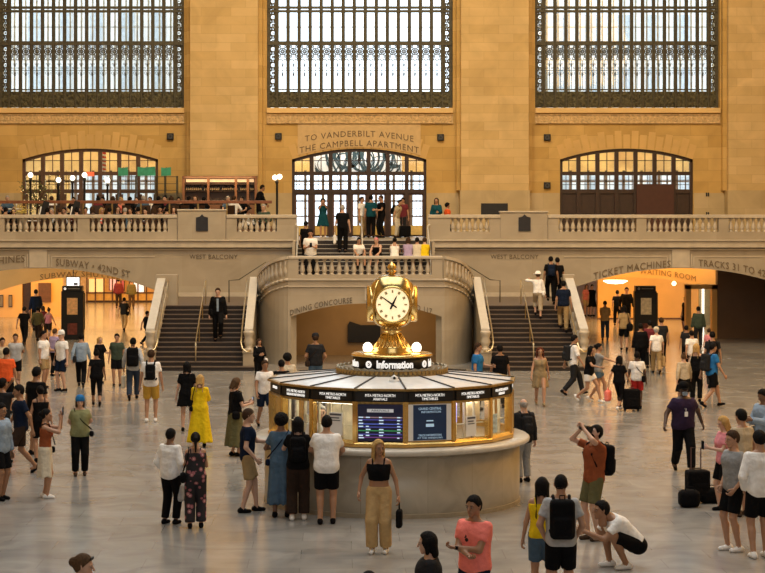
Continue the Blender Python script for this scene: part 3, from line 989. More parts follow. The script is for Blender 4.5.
for s, nm, nm2 in ((-1, 'restaurant side', 'south'), (1, 'waiting room side', 'north')):
    # side flight: 14 steps rising away from the hall
    xi, xo = 3.95, 6.85
    y0, run, rise, N = 60.75, 0.307, 0.1357, 14
    stc = thing('staircase', 'dark marble staircase climbing to the balcony at the ' + ('side below the restaurant' if s < 0 else 'side next to the waiting room arch'), 'staircase', (0, 0, 0), group=None)
    a, b = (-xo, -xi) if s < 0 else (xi, xo)
    mb = MB()
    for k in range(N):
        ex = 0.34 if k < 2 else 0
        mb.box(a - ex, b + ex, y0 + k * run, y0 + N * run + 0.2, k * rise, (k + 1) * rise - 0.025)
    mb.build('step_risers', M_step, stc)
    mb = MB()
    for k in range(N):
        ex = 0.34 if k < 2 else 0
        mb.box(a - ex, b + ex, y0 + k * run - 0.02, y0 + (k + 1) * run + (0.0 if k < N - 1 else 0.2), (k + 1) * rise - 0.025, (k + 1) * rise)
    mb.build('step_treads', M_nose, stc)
    MB().box(a, b, y0 + N * run + 0.2, BY, 1.6, 1.9).build('landing_floor', M_nose, stc)
    MB().box(min(s * 2.6, s * 3.95), max(s * 2.6, s * 3.95), 65.2, BY, 1.6, 1.9).build('inner_landing', M_nose, stc)
    mb = MB()
    for k in range(4):
        x1 = 3.75 - k * 0.29
        mb.box(min(s * 2.6, s * x1), max(s * 2.6, s * x1), 65.4, 69.0, 1.9 + k * 0.15, 1.9 + (k + 1) * 0.15)
    mb.build('inner_steps', M_step, stc)
    # parapets with sloping white coping
    ya, yb = 61.3, 65.2
    za, zb_ = Z(328.5, ya), 2.86
    for x0, x1, nmx in ((3.68, 3.95, 'inner'), (6.85, 7.13, 'outer')):
        X0, X1 = (s * x0, s * x1) if s > 0 else (-x1, -x0)
        mb = MB().prism([(ya, 0), (yb, 0), (yb, zb_ - 0.07), (ya, za - 0.07)], 'x', X0 + 0.03, X1 - 0.03)
        mb.build('parapet', M_marble, stc)
        mb = MB().prism([(ya - 0.05, za - 0.10), (yb, zb_ - 0.08), (yb, zb_), (ya - 0.05, za)], 'x', X0, X1)
        mb.build('coping', M_cope, stc)
        # carved scroll newel in front of the parapet
        xc = (X0 + X1) / 2
        nz = MB().lathe([(0.15, 0.0), (0.15, 0.08), (0.09, 0.12), (0.13, 0.2), (0.16, 0.32), (0.12, 0.44), (0.15, 0.50), (0.17, 0.58), (0.17, 0.64)], (xc, ya - 0.08, za - 0.72), 12)
        nz.build('newel_vase', M_marble2, stc, True)
        MB().box(xc - 0.18, xc + 0.18, ya - 0.28, ya + 0.02, 0.13, za - 0.72).box(xc - 0.2, xc + 0.2, ya - 0.30, ya + 0.02, za - 0.78, za - 0.70).build('newel_pedestal', M_marble, stc, bevel=0.015)
        if nmx == 'outer':
            MB().box(xc - 0.2, xc + 0.55 if s < 0 else xc + 0.2, yb - 0.1, yb + 0.35, 0, zb_ + 0.08).build('end_pier', M_marble, stc, bevel=0.02)
            for k in range(6):
                mb = MB()
                f = (k + .5) / 6
                yy = ya + f * (yb - ya)
                zz = za + f * (zb_ - za)
                xf = X0 + 0.0 if s > 0 else X1
                mb.tube([(xf, yy, zz - 0.75), (xf, yy, zz - 0.55), (xf, yy, zz - 0.2)], [0.05, 0.1, 0.05], 6)
                mb.build('carved_baluster', M_marble2, stc)
        # brass rail following the parapet, curling down at the foot
        xr = (X1 + 0.10) if nmx == ('outer' if s < 0 else 'inner') else (X0 - 0.10)
        sg = 1 if xr > xc else -1
        pts = [(xr, yb + 0.2, zb_ - 0.05), (xr, yb - 0.4, zb_ - 0.22), (xr, ya + 0.2, za - 0.12), (xr, ya - 0.3, za - 0.45), (xr - sg * 0.05, ya - 0.42, za - 0.62), (xr - sg * 0.18, ya - 0.45, za - 0.72), (xr - sg * 0.32, ya - 0.4, za - 0.70)]
        MB().tube(pts, 0.028, 8).build('brass_rail', mat('pale_brass_rail', (0.72, 0.60, 0.38), 0.3, 0.9), stc, True)
        # wing rising to the centre landing
    mb = MB()
    Wp = []
    NW = 10
    for i in range(NW + 1):
        f = i / NW
        q0, q1, q2 = Vector((3.68, 65.2, 2.86)), Vector((3.42, 63.3, 3.50)), Vector((HX - 0.02, LD + 0.02, zl_t))
        Wp.append(tuple(q0 * (1 - f) ** 2 + q1 * 2 * f * (1 - f) + q2 * f * f))
    vs, fs = [], []
    for (x, y, z) in Wp:
        vs += [(s * x, y, 0), (s * x, y, z - 0.09), (s * (x - 0.26), y + 0.24, z - 0.09), (s * (x - 0.26), y + 0.24, 0)]
    for i in range(NW):
        for j in range(4):
            p, q = 4 * i + j, 4 * i + (j + 1) % 4
            fs.append((p, q, q + 4, p + 4))
    fs += [(0, 1, 2, 3), tuple(4 * NW + j for j in range(4))]
    mb.add(vs, fs)
    fixn(mb.build('curved_wing', M_marble, stc))
    mb = MB()
    vs, fs = [], []
    for (x, y, z) in Wp:
        vs += [(s * (x + 0.05), y - 0.05, z - 0.10), (s * (x + 0.05), y - 0.05, z), (s * (x - 0.3), y + 0.28, z), (s * (x - 0.3), y + 0.28, z - 0.10)]
    for i in range(NW):
        for j in range(4):
            p, q = 4 * i + j, 4 * i + (j + 1) % 4
            fs.append((p, q, q + 4, p + 4))
    fs += [(0, 1, 2, 3), tuple(4 * NW + j for j in range(4))]
    mb.add(vs, fs)
    fixn(mb.build('wing_coping', M_marble2, stc))
    for i in range(NW):
        for q in (0.5,):
            mb = MB()
            p0, p1 = Vector(Wp[i]), Vector(Wp[i + 1])
            p = p0.lerp(p1, q)
            mb.tube([(s * (p.x + 0.02), p.y - 0.03, p.z - 0.66), (s * (p.x + 0.02), p.y - 0.03, p.z - 0.5), (s * (p.x + 0.02), p.y - 0.03, p.z - 0.32), (s * (p.x + 0.02), p.y - 0.03, p.z - 0.14)], [0.05, 0.085, 0.04, 0.06], 6)
            mb.v = [(x_, y_ + 0.075, z_) for x_, y_, z_ in mb.v]
            mb.build('carved_baluster', M_marble2, stc, True)
    mb = MB()
    for i in range(NW):
        p0, p1 = Vector(Wp[i]), Vector(Wp[i + 1])
        mb.tube([(s * (p0.x + 0.01), p0.y - 0.02, p0.z - 0.78), (s * (p1.x + 0.01), p1.y - 0.02, p1.z - 0.78)], 0.05, 6)
        mb.tube([(s * (p0.x + 0.01), p0.y - 0.02, p0.z - 1.0), (s * (p1.x + 0.01), p1.y - 0.02, p1.z - 1.0)], 0.03, 6)
    mb.build('wing_moulding', M_marble2, stc, True)
    # centre handrail of the flight and rail of the short inner flight
    xr = s * 5.5 if s < 0 else 5.38
    t = thing('brass_handrail', 'brass handrail dividing the stairs ' + ('beside the man in the dark suit' if s < 0 else 'held by the woman in a white hat'), 'handrail', (0, 0, 0), group=None)
    zt1 = 1.9 + 0.84
    MB().tube([(xr, 65.6, 1.9), (xr, 65.6, zt1), (xr, 65.3, zt1 + 0.0), (xr - 0.02, 61.4, 0.98), (xr - 0.02, 61.2, 0.85), (xr - 0.02, 61.15, 0.27)], 0.02, 8).build('rail', mat('pale_brass_rail', (0.72, 0.60, 0.38), 0.3, 0.9), t, True)
    mb = MB()
    for yy in (62.5, 64.0):
        k = int((yy - y0) / run) + 1
        mb.tube([(xr, yy, k * rise), (xr, yy, 0.98 + (yy - 61.4) / 3.9 * (zt1 - 0.98))], 0.02, 6)
    mb.build('post', M_brass_d, t)
    t = thing('iron_handrail', 'thin dark handrail slanting up behind the ' + ('man in the dark suit' if s < 0 else 'woman in the white hat') + ' to the centre landing', 'handrail', (0, 0, 0), group=None)
    xa, xb = (X(229, 67), X(266, 67)) if s < 0 else (X(500, 67), X(462, 67))
    MB().tube([(xa, 67, 1.9), (xa, 67, Z(280.5, 67)), (xa - s * 0.35, 67, Z(280.5, 67) + 0.03), (xb, 67, Z(262, 67) + 0.0), (xb, 67, 2.5)], 0.02, 6).build('rail', M_bronze, t, True)
    # recessed bench-height base course on the landing back wall
    MB().box(min(s * 2.7, s * 7.4), max(s * 2.7, s * 7.4), BY - 0.06, BY, 1.9, 2.05).build('skirting', M_marble2, wf)

# upper flight to the street doors
t = thing('staircase', 'wide upper flight of dark steps behind the centre landing where people sit', 'staircase', (0, 0, 0))
r2, n2 = 1.37 / 9, 9
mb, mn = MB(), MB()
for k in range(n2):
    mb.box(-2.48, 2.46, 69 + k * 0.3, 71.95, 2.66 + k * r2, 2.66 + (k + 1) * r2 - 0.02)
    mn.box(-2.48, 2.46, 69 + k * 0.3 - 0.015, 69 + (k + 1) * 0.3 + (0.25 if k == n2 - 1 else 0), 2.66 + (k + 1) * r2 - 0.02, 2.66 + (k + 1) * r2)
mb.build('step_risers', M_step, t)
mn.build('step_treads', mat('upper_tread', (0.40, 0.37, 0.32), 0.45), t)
for s, px in ((-1, 299), (1, 426.5)):
    sd = thing('stair_cheek', 'marble cheek with white post beside the upper steps, ' + ('behind the white-tee man' if s < 0 else 'behind the person in yellow'), 'wall')
    x = X(px, 71.6)
    x = s * 2.5
    MB().box(min(x, x + s * 0.10), max(x, x + s * 0.10), 69.25, 71.45, 2.66, 4.0).build('cheek', M_marble, sd)
    MB().tube([(x - s * .06, 71.4, 3.3), (x - s * .06, 71.4, 4.55), (x + s * .02, 71.5, 4.62)], 0.035, 8).tube([(x - s * .06, 71.4, 4.5), (x - s * .06, 69.2, 3.5), (x - s * .06, 69.2, 2.66)], 0.025, 6).build('post', M_cope, sd)
t = thing('steel_handrail', 'slim pale handrail post in the middle of the upper steps', 'handrail')
xm = X(362, 70.5)
MB().tube([(xm, 69.3, 2.8), (xm, 69.3, 3.7), (xm, 71.6, 4.9), (xm, 71.6, 4.0)], 0.03, 8).build('rail', M_cope, t, True)

# ================================================================== information booth
BX, BYC = 0.0, 33.6
bo = thing('information_booth', 'round marble and brass information booth in the middle of the hall', 'booth', (BX, BYC, 0))
PH = 4.4 / 22.5 - 4.0      # facet edges in sixteenths, first edge 4.4 degrees east of the front
NS = 16
MB().lathe([(2.22, 0), (2.25, 0.05), (2.25, 1.06)], n=64).build('marble_drum', M_counter, bo, True)
MB().lathe([(2.30, 1.03), (2.42, 1.07), (2.43, 1.12), (2.40, 1.15), (1.9, 1.15)], n=64).build('counter_ledge', mat('ledge_marble', (0.62, 0.58, 0.50), 0.22, var=0.1), bo, True)
MB().lathe([(2.262, 0.0), (2.262, 0.07), (2.25, 0.075)], n=64).build('base_course', mat('base_marble', (0.33, 0.28, 0.2), 0.35, var=0.15), bo)


def ringpart(name, m, prof, smooth=False):
    """faceted 16-sided band, open ring"""
    vs, fs = [], []
    n = len(prof)
    for k in range(NS):
        t = 2 * math.pi * (k + PH) / NS
        for r, z in prof:
            vs.append((r * math.cos(t), r * math.sin(t), z))
    for k in range(NS):
        for j in range(n):
            a, b = k * n + j, k * n + (j + 1) % n
            c, d = ((k + 1) % NS) * n + (j + 1) % n, ((k + 1) % NS) * n + j
            fs.append((a, d, c, b))
    mb = MB().add(vs, fs)
    return fixn(mb.build(name, m, bo, smooth))


RW = 2.13
ringpart('brass_sill', M_brass, [(RW + .02, 1.15), (RW + .06, 1.17), (RW + .06, 1.22), (RW, 1.27), (RW - .08, 1.27), (RW - .08, 1.15)])
ringpart('brass_header', M_brass_d, [(RW + .02, 1.875), (RW + .03, 1.90), (RW + .03, 1.915), (RW - .06, 1.915), (RW - .06, 1.875)])
ringpart('brass_cornice', M_brass_d, [(RW + .0, 2.085), (RW + .07, 2.10), (RW + .07, 2.135), (RW - .05, 2.135), (RW - .05, 2.085)])
ringpart('sign_band', M_black, [(RW + .01, 1.912), (RW + .01, 2.088), (RW - .04, 2.088), (RW - .04, 1.912)])
# roof: shallow cone of white panels with dark joints
MB().lathe([(RW + .05, 2.13), (1.02, 2.235), (0.9, 2.235)], n=NS, ph=PH).build('roof_panel', M_roofp, bo)
jn = MB()
for k in range(NS):
    for h in (0.0,):
        t = 2 * math.pi * (k + PH + h) / NS
        rr = RW + .05 if h == 0 else (RW + .05) * math.cos(math.pi / NS)
        c, q = math.cos(t), math.sin(t)
        w_ = 0.012
        jn.add([(rr * c - q * w_, rr * q + c * w_, 2.133), (rr * c + q * w_, rr * q - c * w_, 2.133), (1.0 * c + q * w_, q - c * w_, 2.24), (1.0 * c - q * w_, q + c * w_, 2.24),
                (rr * c - q * w_, rr * q + c * w_, 2.15), (rr * c + q * w_, rr * q - c * w_, 2.15), (1.0 * c + q * w_, q - c * w_, 2.255), (1.0 * c - q * w_, q + c * w_, 2.255)],
               [(0, 1, 2, 3), (4, 5, 6, 7), (0, 1, 5, 4), (1, 2, 6, 5), (2, 3, 7, 6), (3, 0, 4, 7)])
fixn(jn.build('roof_joints', M_black, bo))
# brass posts at every facet edge
for k in range(NS):
    t = 2 * math.pi * (k + PH) / NS
    o = MB().box(-0.045, 0.045, -0.05, 0.05, 1.25, 1.92).box(-0.03, 0.03, -0.065, 0.065, 1.25, 1.92).build('brass_post', M_brass, bo)
    o.location = ((RW - .02) * math.cos(t), (RW - .02) * math.sin(t), 0)
    o.rotation_euler = (0, 0, t + math.pi / 2)
    if k in (10, 13):
        pass
# facet contents; facet k spans edges k..k+1 ; facing direction angle
INR = RW * math.cos(math.pi / NS)
HALF = RW * math.sin(math.pi / NS)


def facet(k, dist=0.0):
    t = 2 * math.pi * (k + 0.5 + PH) / NS
    r = INR + dist
    return (r * math.cos(t), r * math.sin(t)), t + math.pi / 2


def on_facet(o, k, dist=0.0):
    (x, y), rz = facet(k, dist)
    o.location = (x, y, 0)
    o.rotation_euler = (0, 0, rz)
    return o


# front direction is -y: angle 270deg = 12 sixteenths. facet covering px 402..447 starts 4.4deg
front = 16 - 0
Kc = None
best = 9
for k in range(NS):
    t = (2 * math.pi * (k + 0.5 + PH) / NS) % (2 * math.pi)
    d = math.degrees(t) - 270
    if abs(d - 15.6) < 12 and abs(d - 15.6) < best:
        best = abs(d - 15.6)
        Kc = k
FA = {-4: Kc - 4, -3: Kc - 3, -2: Kc - 2, -1: Kc - 1, 0: Kc, 1: Kc + 1, 2: Kc + 2, 3: Kc + 3}
sl = {-4: ('INFORMATION', ''), -3: ('MTA METRO-NORTH', 'RAILROAD INFORMATION'), -2: ('MTA METRO-NORTH', 'TIMETABLES'), -1: ('MTA METRO-NORTH', 'ARRIVALS'), 0: ('MTA METRO-NORTH', 'TIMETABLES'),
      1: ('MTA METRO-NORTH', 'TIMETABLES'), 2: ('MTA METRO-NORTH', 'RAILROAD'), 3: ('MTA', '')}
for j, k in FA.items():
    a_, b_ = sl[j]
    sgn = on_facet(MB().box(-HALF + .05, HALF - .05, -0.012, 0.0, 1.925, 2.075).build('sign_panel', M_black, bo), k, 0.02)
    wd = 0.50 if j > -4 and j < 3 else 0.3
    if a_:
        put_text('sign_text', a_, 0.066, (0, -0.018, 2.022), M_letter_w, sgn, width=wd, depth=0.004)
    if b_:
        put_text('sign_text', b_, 0.06, (0, -0.018, 1.962), M_letter_w, sgn, width=min(wd, 0.022 * len(b_) + 0.06), depth=0.004)
# arrivals board
M_scr = mat('board_dark', (0.01, 0.012, 0.03), 0.3, emit=(0.01, 0.012, 0.04), estr=0.3)
ar = on_facet(MB().box(-HALF + .04, HALF - .04, -0.03, 0.0, 1.27, 1.875).build('arrivals_board', M_scr, bo), FA[-1], 0.0)
MB().box(-0.22, 0.22, -0.034, -0.03, 1.745, 1.80).build('board_title', mat('board_title_grey', (0.4, 0.4, 0.42), 0.4, emit=(0.5, 0.5, 0.5), estr=0.55), ar)
put_text('board_text', 'ARRIVALS', 0.05, (0, -0.037, 1.772), M_black, ar, width=0.3, depth=0.003)
for z, c in ((1.66, (0.45, 0.3, 0.35)), (1.62, (0.1, 0.1, 0.6)), (1.55, (0.12, 0.2, 0.9)), (1.50, (0.1, 0.12, 0.6)), (1.44, (0.06, 0.45, 0.15)), (1.38, (0.1, 0.1, 0.55)), (1.33, (0.25, 0.08, 0.4))):
    MB().box(-HALF + .05, HALF - .05, -0.034, -0.03, z - 0.008, z + 0.008).build('board_row', mat('row%d' % int(z * 100), c, 0.4, emit=c, estr=0.22), ar)
mb = MB()
rr = random.Random(3)
for z in (1.66, 1.61, 1.56, 1.51, 1.46, 1.41, 1.36, 1.32):
    for x0, x1 in ((-0.36, -0.27), (-0.24, -0.16), (-0.02, 0.06), (0.28, 0.34)):
        if rr.random() < 0.8:
            mb.box(x0, x0 + (x1 - x0) * rr.uniform(.6, 1), -0.037, -0.034, z - 0.008, z + 0.01)
mb.build('board_figures', mat('board_figures', (0.6, 0.75, 0.95), 0.4, emit=(0.6, 0.8, 1), estr=0.6), ar)
# blue poster
po_ = on_facet(MB().box(-HALF + .04, HALF - .04, -0.03, 0.0, 1.27, 1.875).build('white_mount', M_paper, bo), FA[0], 0.0)
MB().box(-0.29, 0.29, -0.036, -0.03, 1.28, 1.865).build('dark_blue_poster', mat('navy_poster', (0.012, 0.028, 0.07), 0.3, emit=(0.01, 0.03, 0.07), estr=0.2), po_)
put_text('poster_text', 'GRAND CENTRAL', 0.06, (0, -0.04, 1.80), mat('poster_pale', (0.5, 0.7, 0.85), 0.5, emit=(0.4, 0.6, 0.8), estr=0.4), po_, width=0.4, depth=0.003)
put_text('poster_text', 'INFORMATION', 0.05, (0.02, -0.04, 1.745), MATS['poster_pale'], po_, width=0.34, depth=0.003)
MB().box(-0.06, 0.06, -0.04, -0.036, 1.59, 1.61).box(-0.07, 0.07, -0.04, -0.036, 1.50, 1.55).build('poster_mark', MATS['poster_pale'], po_)
put_text('poster_text', 'TRACK INFORMATION', 0.05, (0, -0.04, 1.36), MATS['poster_pale'], po_, width=0.4, depth=0.003)
put_text('poster_text', 'AT THE WINDOWS', 0.04, (0, -0.04, 1.315), MATS['poster_pale'], po_, width=0.44, depth=0.003)
# interior: lit back core, desks, glass
MB().lathe([(1.15, 0.3), (1.15, 2.1)], n=24).build('inner_core', mat('inner_core_cream', (0.80, 0.70, 0.52), 0.5, var=0.2, nscale=5), bo, True)
MB().lathe([(2.05, 0.98), (2.05, 1.02), (1.3, 1.02)], n=32).build('inner_desk', mat('desk_wood', (0.28, 0.16, 0.08), 0.4), bo)
for k in (Kc - 4, Kc - 3, Kc - 2, Kc + 1, Kc + 2, Kc + 3):
    on_facet(MB().box(-HALF + .04, HALF - .04, -0.006, 0.0, 1.27, 1.88).build('glass_window', M_glass, bo), k, -0.02)
    on_facet(MB().box(-0.33, 0.33, -0.05, 0.05, 1.85, 1.87).build('window_lamp', mat('booth_tube', (1, .9, .7), .4, emit=(1, 0.86, 0.62), estr=9.0), bo), k, -0.22)
# papers, monitors and racks seen through the windows
for j, x0, x1, z0, z1, d, mm in ((1, -0.12, 0.10, 1.30, 1.64, 0.0, M_paper), (-2, -0.08, 0.18, 1.34, 1.72, 0.02, M_paper), (2, -0.26, -0.08, 1.3, 1.62, -0.02, mat('poster_blue_white', (0.45, 0.6, 0.7), .5, var=.4, nscale=20)),
                             (-3, -0.2, -0.05, 1.3, 1.5, -0.12, M_paper), (-3, 0.0, 0.2, 1.35, 1.6, -0.2, M_paper), (2, 0.0, 0.16, 1.5, 1.75, -0.2, M_paper)):
    o = on_facet(MB().box(x0, x1, -0.01, 0, z0, z1).build('paper_notice', mm, bo), FA[j], d)
    if j in (1, -2):
        MB().box(x0 + .02, x1 - .02, -0.013, -0.01, z1 - .05, z1 - .02).box(x0 + .03, x1 - .06, -0.013, -0.01, z1 - .10, z1 - .08).box(x0 + .03, x1 - .04, -0.013, -0.01, z1 - .14, z1 - .125).build('printed_lines', mat('ink_grey', (.1, .1, .12)), o)
for j, x, m_ in ((1, -0.26, mat('monitor_violet', (0.4, 0.35, 0.8), .4, emit=(0.45, 0.42, 0.95), estr=0.9)), (-4, 0.05, M_black), (-3, 0.28, M_black), (1, 0.26, mat('cream_paper', (0.8, 0.65, 0.45)))):
    mo_ = on_facet(MB().box(x - .14, x + .14, -0.02, 0.02, 1.52, 1.84).build('monitor', m_, bo), FA[j], -0.25)
    MB().box(x - .02, x + .02, 0, 0.03, 1.02, 1.55).build('monitor_stand', M_black, mo_)
for j in (-3, 2, 1, -2):
    mb = MB()
    for i in range(3):
        mb.box(-0.33 + .22 * i, -0.31 + .22 * i, -0.05, 0.0, 1.27, 1.86)
    mb.box(-.33, .33, -.04, 0, 1.5, 1.515)
    on_facet(mb.build('display_rack', mat('cream_rack', (0.75, 0.66, 0.48), 0.4), bo), FA[j], -0.1)
# raised centre: lower grille ring, information drum
MB().lathe([(1.02, 2.20), (1.0, 2.24), (0.97, 2.30), (0.97, 2.33), (0.6, 2.33)], n=48).build('lower_ring', mat('dark_brass_grille', (0.16, 0.12, 0.06), 0.45, 0.6, var=0.5, nscale=25), bo, True)


def crown(name, r, z0, z1, n, amp, amz, m, parent, th=0.02):
    """one continuous toothed band"""
    vs, fs = [], []
    N = n * 4
    for i in range(N):
        t = 2 * math.pi * i / N
        w_ = (0, .7, 1, .7)[i % 4]
        ro = r + amp * w_
        zt_ = z1 - amz * (1 - w_)
        for rr_, zz in ((ro, z0), (ro, zt_), (r - th, zt_), (r - th, z0)):
            vs.append((rr_ * math.cos(t), rr_ * math.sin(t), zz))
    for i in range(N):
        for j in range(4):
            p, q = i * 4 + j, i * 4 + (j + 1) % 4
            u, v_ = ((i + 1) % N) * 4 + (j + 1) % 4, ((i + 1) % N) * 4 + j
            fs.append((p, v_, u, q))
    return fixn(MB().add(vs, fs).build(name, m, parent))


crown('grille', 0.965, 2.19, 2.325, 72, 0.025, 0.0, M_brass_d, bo)
crown('ring_cresting', 0.97, 2.32, 2.37, 40, 0.01, 0.04, mat('dull_pale_metal', (0.30, 0.27, 0.2), 0.5, 0.3), bo)
MB().lathe([(0.69, 2.30), (0.685, 2.53), (0.4, 2.53)], n=48).build('name_drum', M_black, bo, True)
MB().lathe([(0.60, 2.53), (0.715, 2.53), (0.72, 2.555), (0.69, 2.58), (0.35, 2.60)], n=48).build('drum_rim', M_brass, bo, True)
MB().lathe([(0.72, 2.30), (0.72, 2.315), (0.69, 2.33)], n=48).build('drum_foot', M_brass, bo, True)


def drum_text(s, size, ang, r, z, m, width):
    me = text_mesh(s, size, 0.006, None, 1.0, 0.006)
    xs_ = [v.co.x for v in me.vertices]
    k = width / (max(xs_) - min(xs_))
    for v in me.vertices:
        t = ang + v.co.x * k / r
        rr_ = r - v.co.y
        v.co = (rr_ * math.cos(t), rr_ * math.sin(t), z + v.co.z)
    me.materials.clear()
    me.materials.append(M_letter_w)
    o = bpy.data.objects.new('drum_lettering', me)
    COL.objects.link(o)
    o.parent = bo
    return o


A0 = math.radians(270)
for q in range(4):
    ang = A0 + math.radians(2.0) + q * math.pi / 2
    drum_text('Information', 0.18, ang + 0.02, 0.692, 2.415, M_letter_w, 0.66)
    t = ang - math.radians(39)
    mb = MB().ring(0, 2.415, -0.004, 0.0, 0.028, 0.062, 18)
    mb.box(-0.062, 0.0, -0.0045, 0.0, 2.405, 2.425)
    o = mb.build('round_symbol', M_letter_w, bo)
    o.location = (0.695 * math.cos(t), 0.695 * math.sin(t), 0)
    o.rotation_euler = (0, 0, t + math.pi / 2)
# small camera dome on the roof edge
t = thing('security_camera', 'small white camera with dark lens on the booth roof edge below the lettering', 'camera', (BX + 0.0, BYC - 1.42, 2.19))
MB().lathe([(0.09, 0), (0.09, 0.03), (0.05, 0.06)], n=12).build('base', M_white, t, True)
MB().lathe([(0.0, 0.02), (0.06, 0.03), (0.065, 0.08), (0.0, 0.12)], n=12).build('dome', M_white, t, True)
MB().tube([(0, -0.05, 0.07), (0, -0.075, 0.07)], 0.025, 8).build('lens', M_black, t)

# ================================================================== four-faced clock
ck = thing('four_faced_clock', 'golden four-faced ball clock with lit opal dials on top of the information booth', 'clock', (BX, BYC, 2.58))
z0 = -2.58
MB().lathe([(0.0, 0.0), (0.37, 0.0), (0.38, 0.03), (0.34, 0.06), (0.36, 0.09), (0.30, 0.13), (0.25, 0.20), (0.20, 0.27), (0.165, 0.33), (0.15, 0.38), (0.19, 0.40), (0.15, 0.42), (0.17, 0.45), (0.19, 0.47), (0.15, 0.49), (0.12, 0.5)], n=32).build('pedestal', M_brass, ck, True)
for i in range(24):
    t = 2 * math.pi * i / 24
    c, q = math.cos(t), math.sin(t)
    MB().tube([(0.335 * c, 0.335 * q, 0.09), (0.235 * c, 0.235 * q, 0.22), (0.168 * c, 0.168 * q, 0.34)], [0.018, 0.012, 0.009], 5).build('flute', M_brass, ck, True)
crown('leaf_collar', 0.155, 0.41, 0.46, 14, 0.022, 0.03, M_brass_d, ck)
ZC = 3.45 - 2.58
# body: rounded square case with four round openings -> superellipsoid of revolution by faces
vs, fs = [], []
NU, NV = 48, 24
for j in range(NV + 1):
    ph = -math.pi / 2 + math.pi * j / NV
    for i in range(NU):
        th = 2 * math.pi * i / NU
        p = 2.7
        c, s_ = math.cos(th), math.sin(th)
        r = 1.0 / ((abs(c) ** p + abs(s_) ** p) ** (1 / p))
        e = 0.72
        cz = math.copysign(abs(math.sin(ph)) ** e, math.sin(ph))
        cr = abs(math.cos(ph)) ** e
        vs.append((0.415 * r * c * cr, 0.415 * r * s_ * cr, ZC + 0.04 + 0.47 * cz))
for j in range(NV):
    for i in range(NU):
        a, b = j * NU + i, j * NU + (i + 1) % NU
        fs.append((a, b, b + NU, a + NU))
case = MB().add(vs, fs).build('brass_case', mat('clock_case_brass', (0.58, 0.42, 0.17), 0.24, 1.0, var=0.25, nscale=12), ck, True)
M_dial = mat('opal_dial', (0.95, 0.88, 0.70), 0.4, var=0.03, emit=(1.0, 0.76, 0.40), estr=0.85)
for q in range(4):
    fc = empty('clock_face', (0, 0, ZC))
    fc.parent = ck
    fc.rotation_euler = (0, 0, q * math.pi / 2)
    Y = -0.425
    MB().ring(0, 0, Y - 0.015, Y + 0.16, 0.288, 0.325, 40).build('bezel', M_brass, fc, True)
    mb = MB()
    n = 40
    for k in range(n):
        t = 2 * math.pi * k / n
    mb.prism([(0.292 * math.cos(2 * math.pi * k / n), 0.292 * math.sin(2 * math.pi * k / n)) for k in range(n)], 'y', Y, Y + 0.05)
    fixn(mb.build('dial', M_dial, fc))
    for k in range(12):
        tk = MB()
        t = math.pi * k / 6
        c, s_ = math.sin(t), math.cos(t)
        w_ = 0.022 if k % 3 else 0.014
        r0, r1 = 0.205, 0.255
        tk.prism([(r0 * c - s_ * w_, r0 * s_ + c * w_), (r1 * c - s_ * w_, r1 * s_ + c * w_), (r1 * c + s_ * w_, r1 * s_ - c * w_), (r0 * c + s_ * w_, r0 * s_ - c * w_)], 'y', Y - 0.006, Y)
        fixn(tk.build('numeral', mat('dial_numeral', (0.60, 0.44, 0.22), 0.6), fc))
    for nm, ang, ln, wd in (('minute_hand', math.radians(-54), 0.26, 0.013), ('hour_hand', math.radians(26), 0.18, 0.016)):
        d, e = (math.sin(ang), math.cos(ang)), (math.cos(ang), -math.sin(ang))
        P_ = [(-.09, wd), (0, wd * 1.3), (ln * .7, wd * .8), (ln, 0.003), (ln, -0.003), (ln * .7, -wd * .8), (0, -wd * 1.3), (-.09, -wd)]
        mb = MB().prism([(d[0] * l + e[0] * w_, d[1] * l + e[1] * w_) for l, w_ in P_], 'y', Y - 0.02, Y - 0.012)
        fixn(mb.build(nm, M_black, fc))
    MB().ring(0, 0, Y - 0.025, Y - 0.01, 0.0, 0.024, 12).build('hub', M_black, fc)
MB().lathe([(0.20, 0.42), (0.16, 0.47), (0.09, 0.505), (0.045, 0.53), (0.04, 0.545), (0.085, 0.56), (0.09, 0.575), (0.04, 0.59), (0.07, 0.61), (0.085, 0.64), (0.06, 0.69), (0.02, 0.72), (0.008, 0.74)], (0, 0, ZC + 0.0), 20).build('acorn_finial', M_brass, ck, True)
for q in range(4):
    t = math.pi / 4 + q * math.pi / 2
    c, s_ = math.cos(t), math.sin(t)
    MB().tube([(0.36 * c, 0.36 * s_, ZC - 0.33), (0.45 * c, 0.45 * s_, ZC - 0.17), (0.475 * c, 0.475 * s_, ZC + .04), (0.45 * c, 0.45 * s_, ZC + .24), (0.34 * c, 0.34 * s_, ZC + .41)], 0.018, 8).build('corner_rib', M_brass, ck, True)
for sx, lab in ((-1, 'glowing white globe lamp below the clock, nearer the suited man on the stairs'), (1, 'glowing white globe lamp below the clock, nearer the man in bright blue')):
    t = thing('globe_lamp', lab, 'lamp', (BX + sx * 0.43, BYC - 0.15, 2.58))
    MB().lathe([(0.07, 0), (0.075, 0.02), (0.05, 0.035)], n=14).build('socket', M_brass, t, True)
    MB().lathe([(0.0, 0.0)] + [(0.085 * math.cos(a), 0.1 + 0.095 * math.sin(a)) for a in [math.pi * k / 10 - math.pi / 2 for k in range(1, 10)]] + [(0.0, 0.195)], n=18).build('glass_globe', M_globe, t, True)

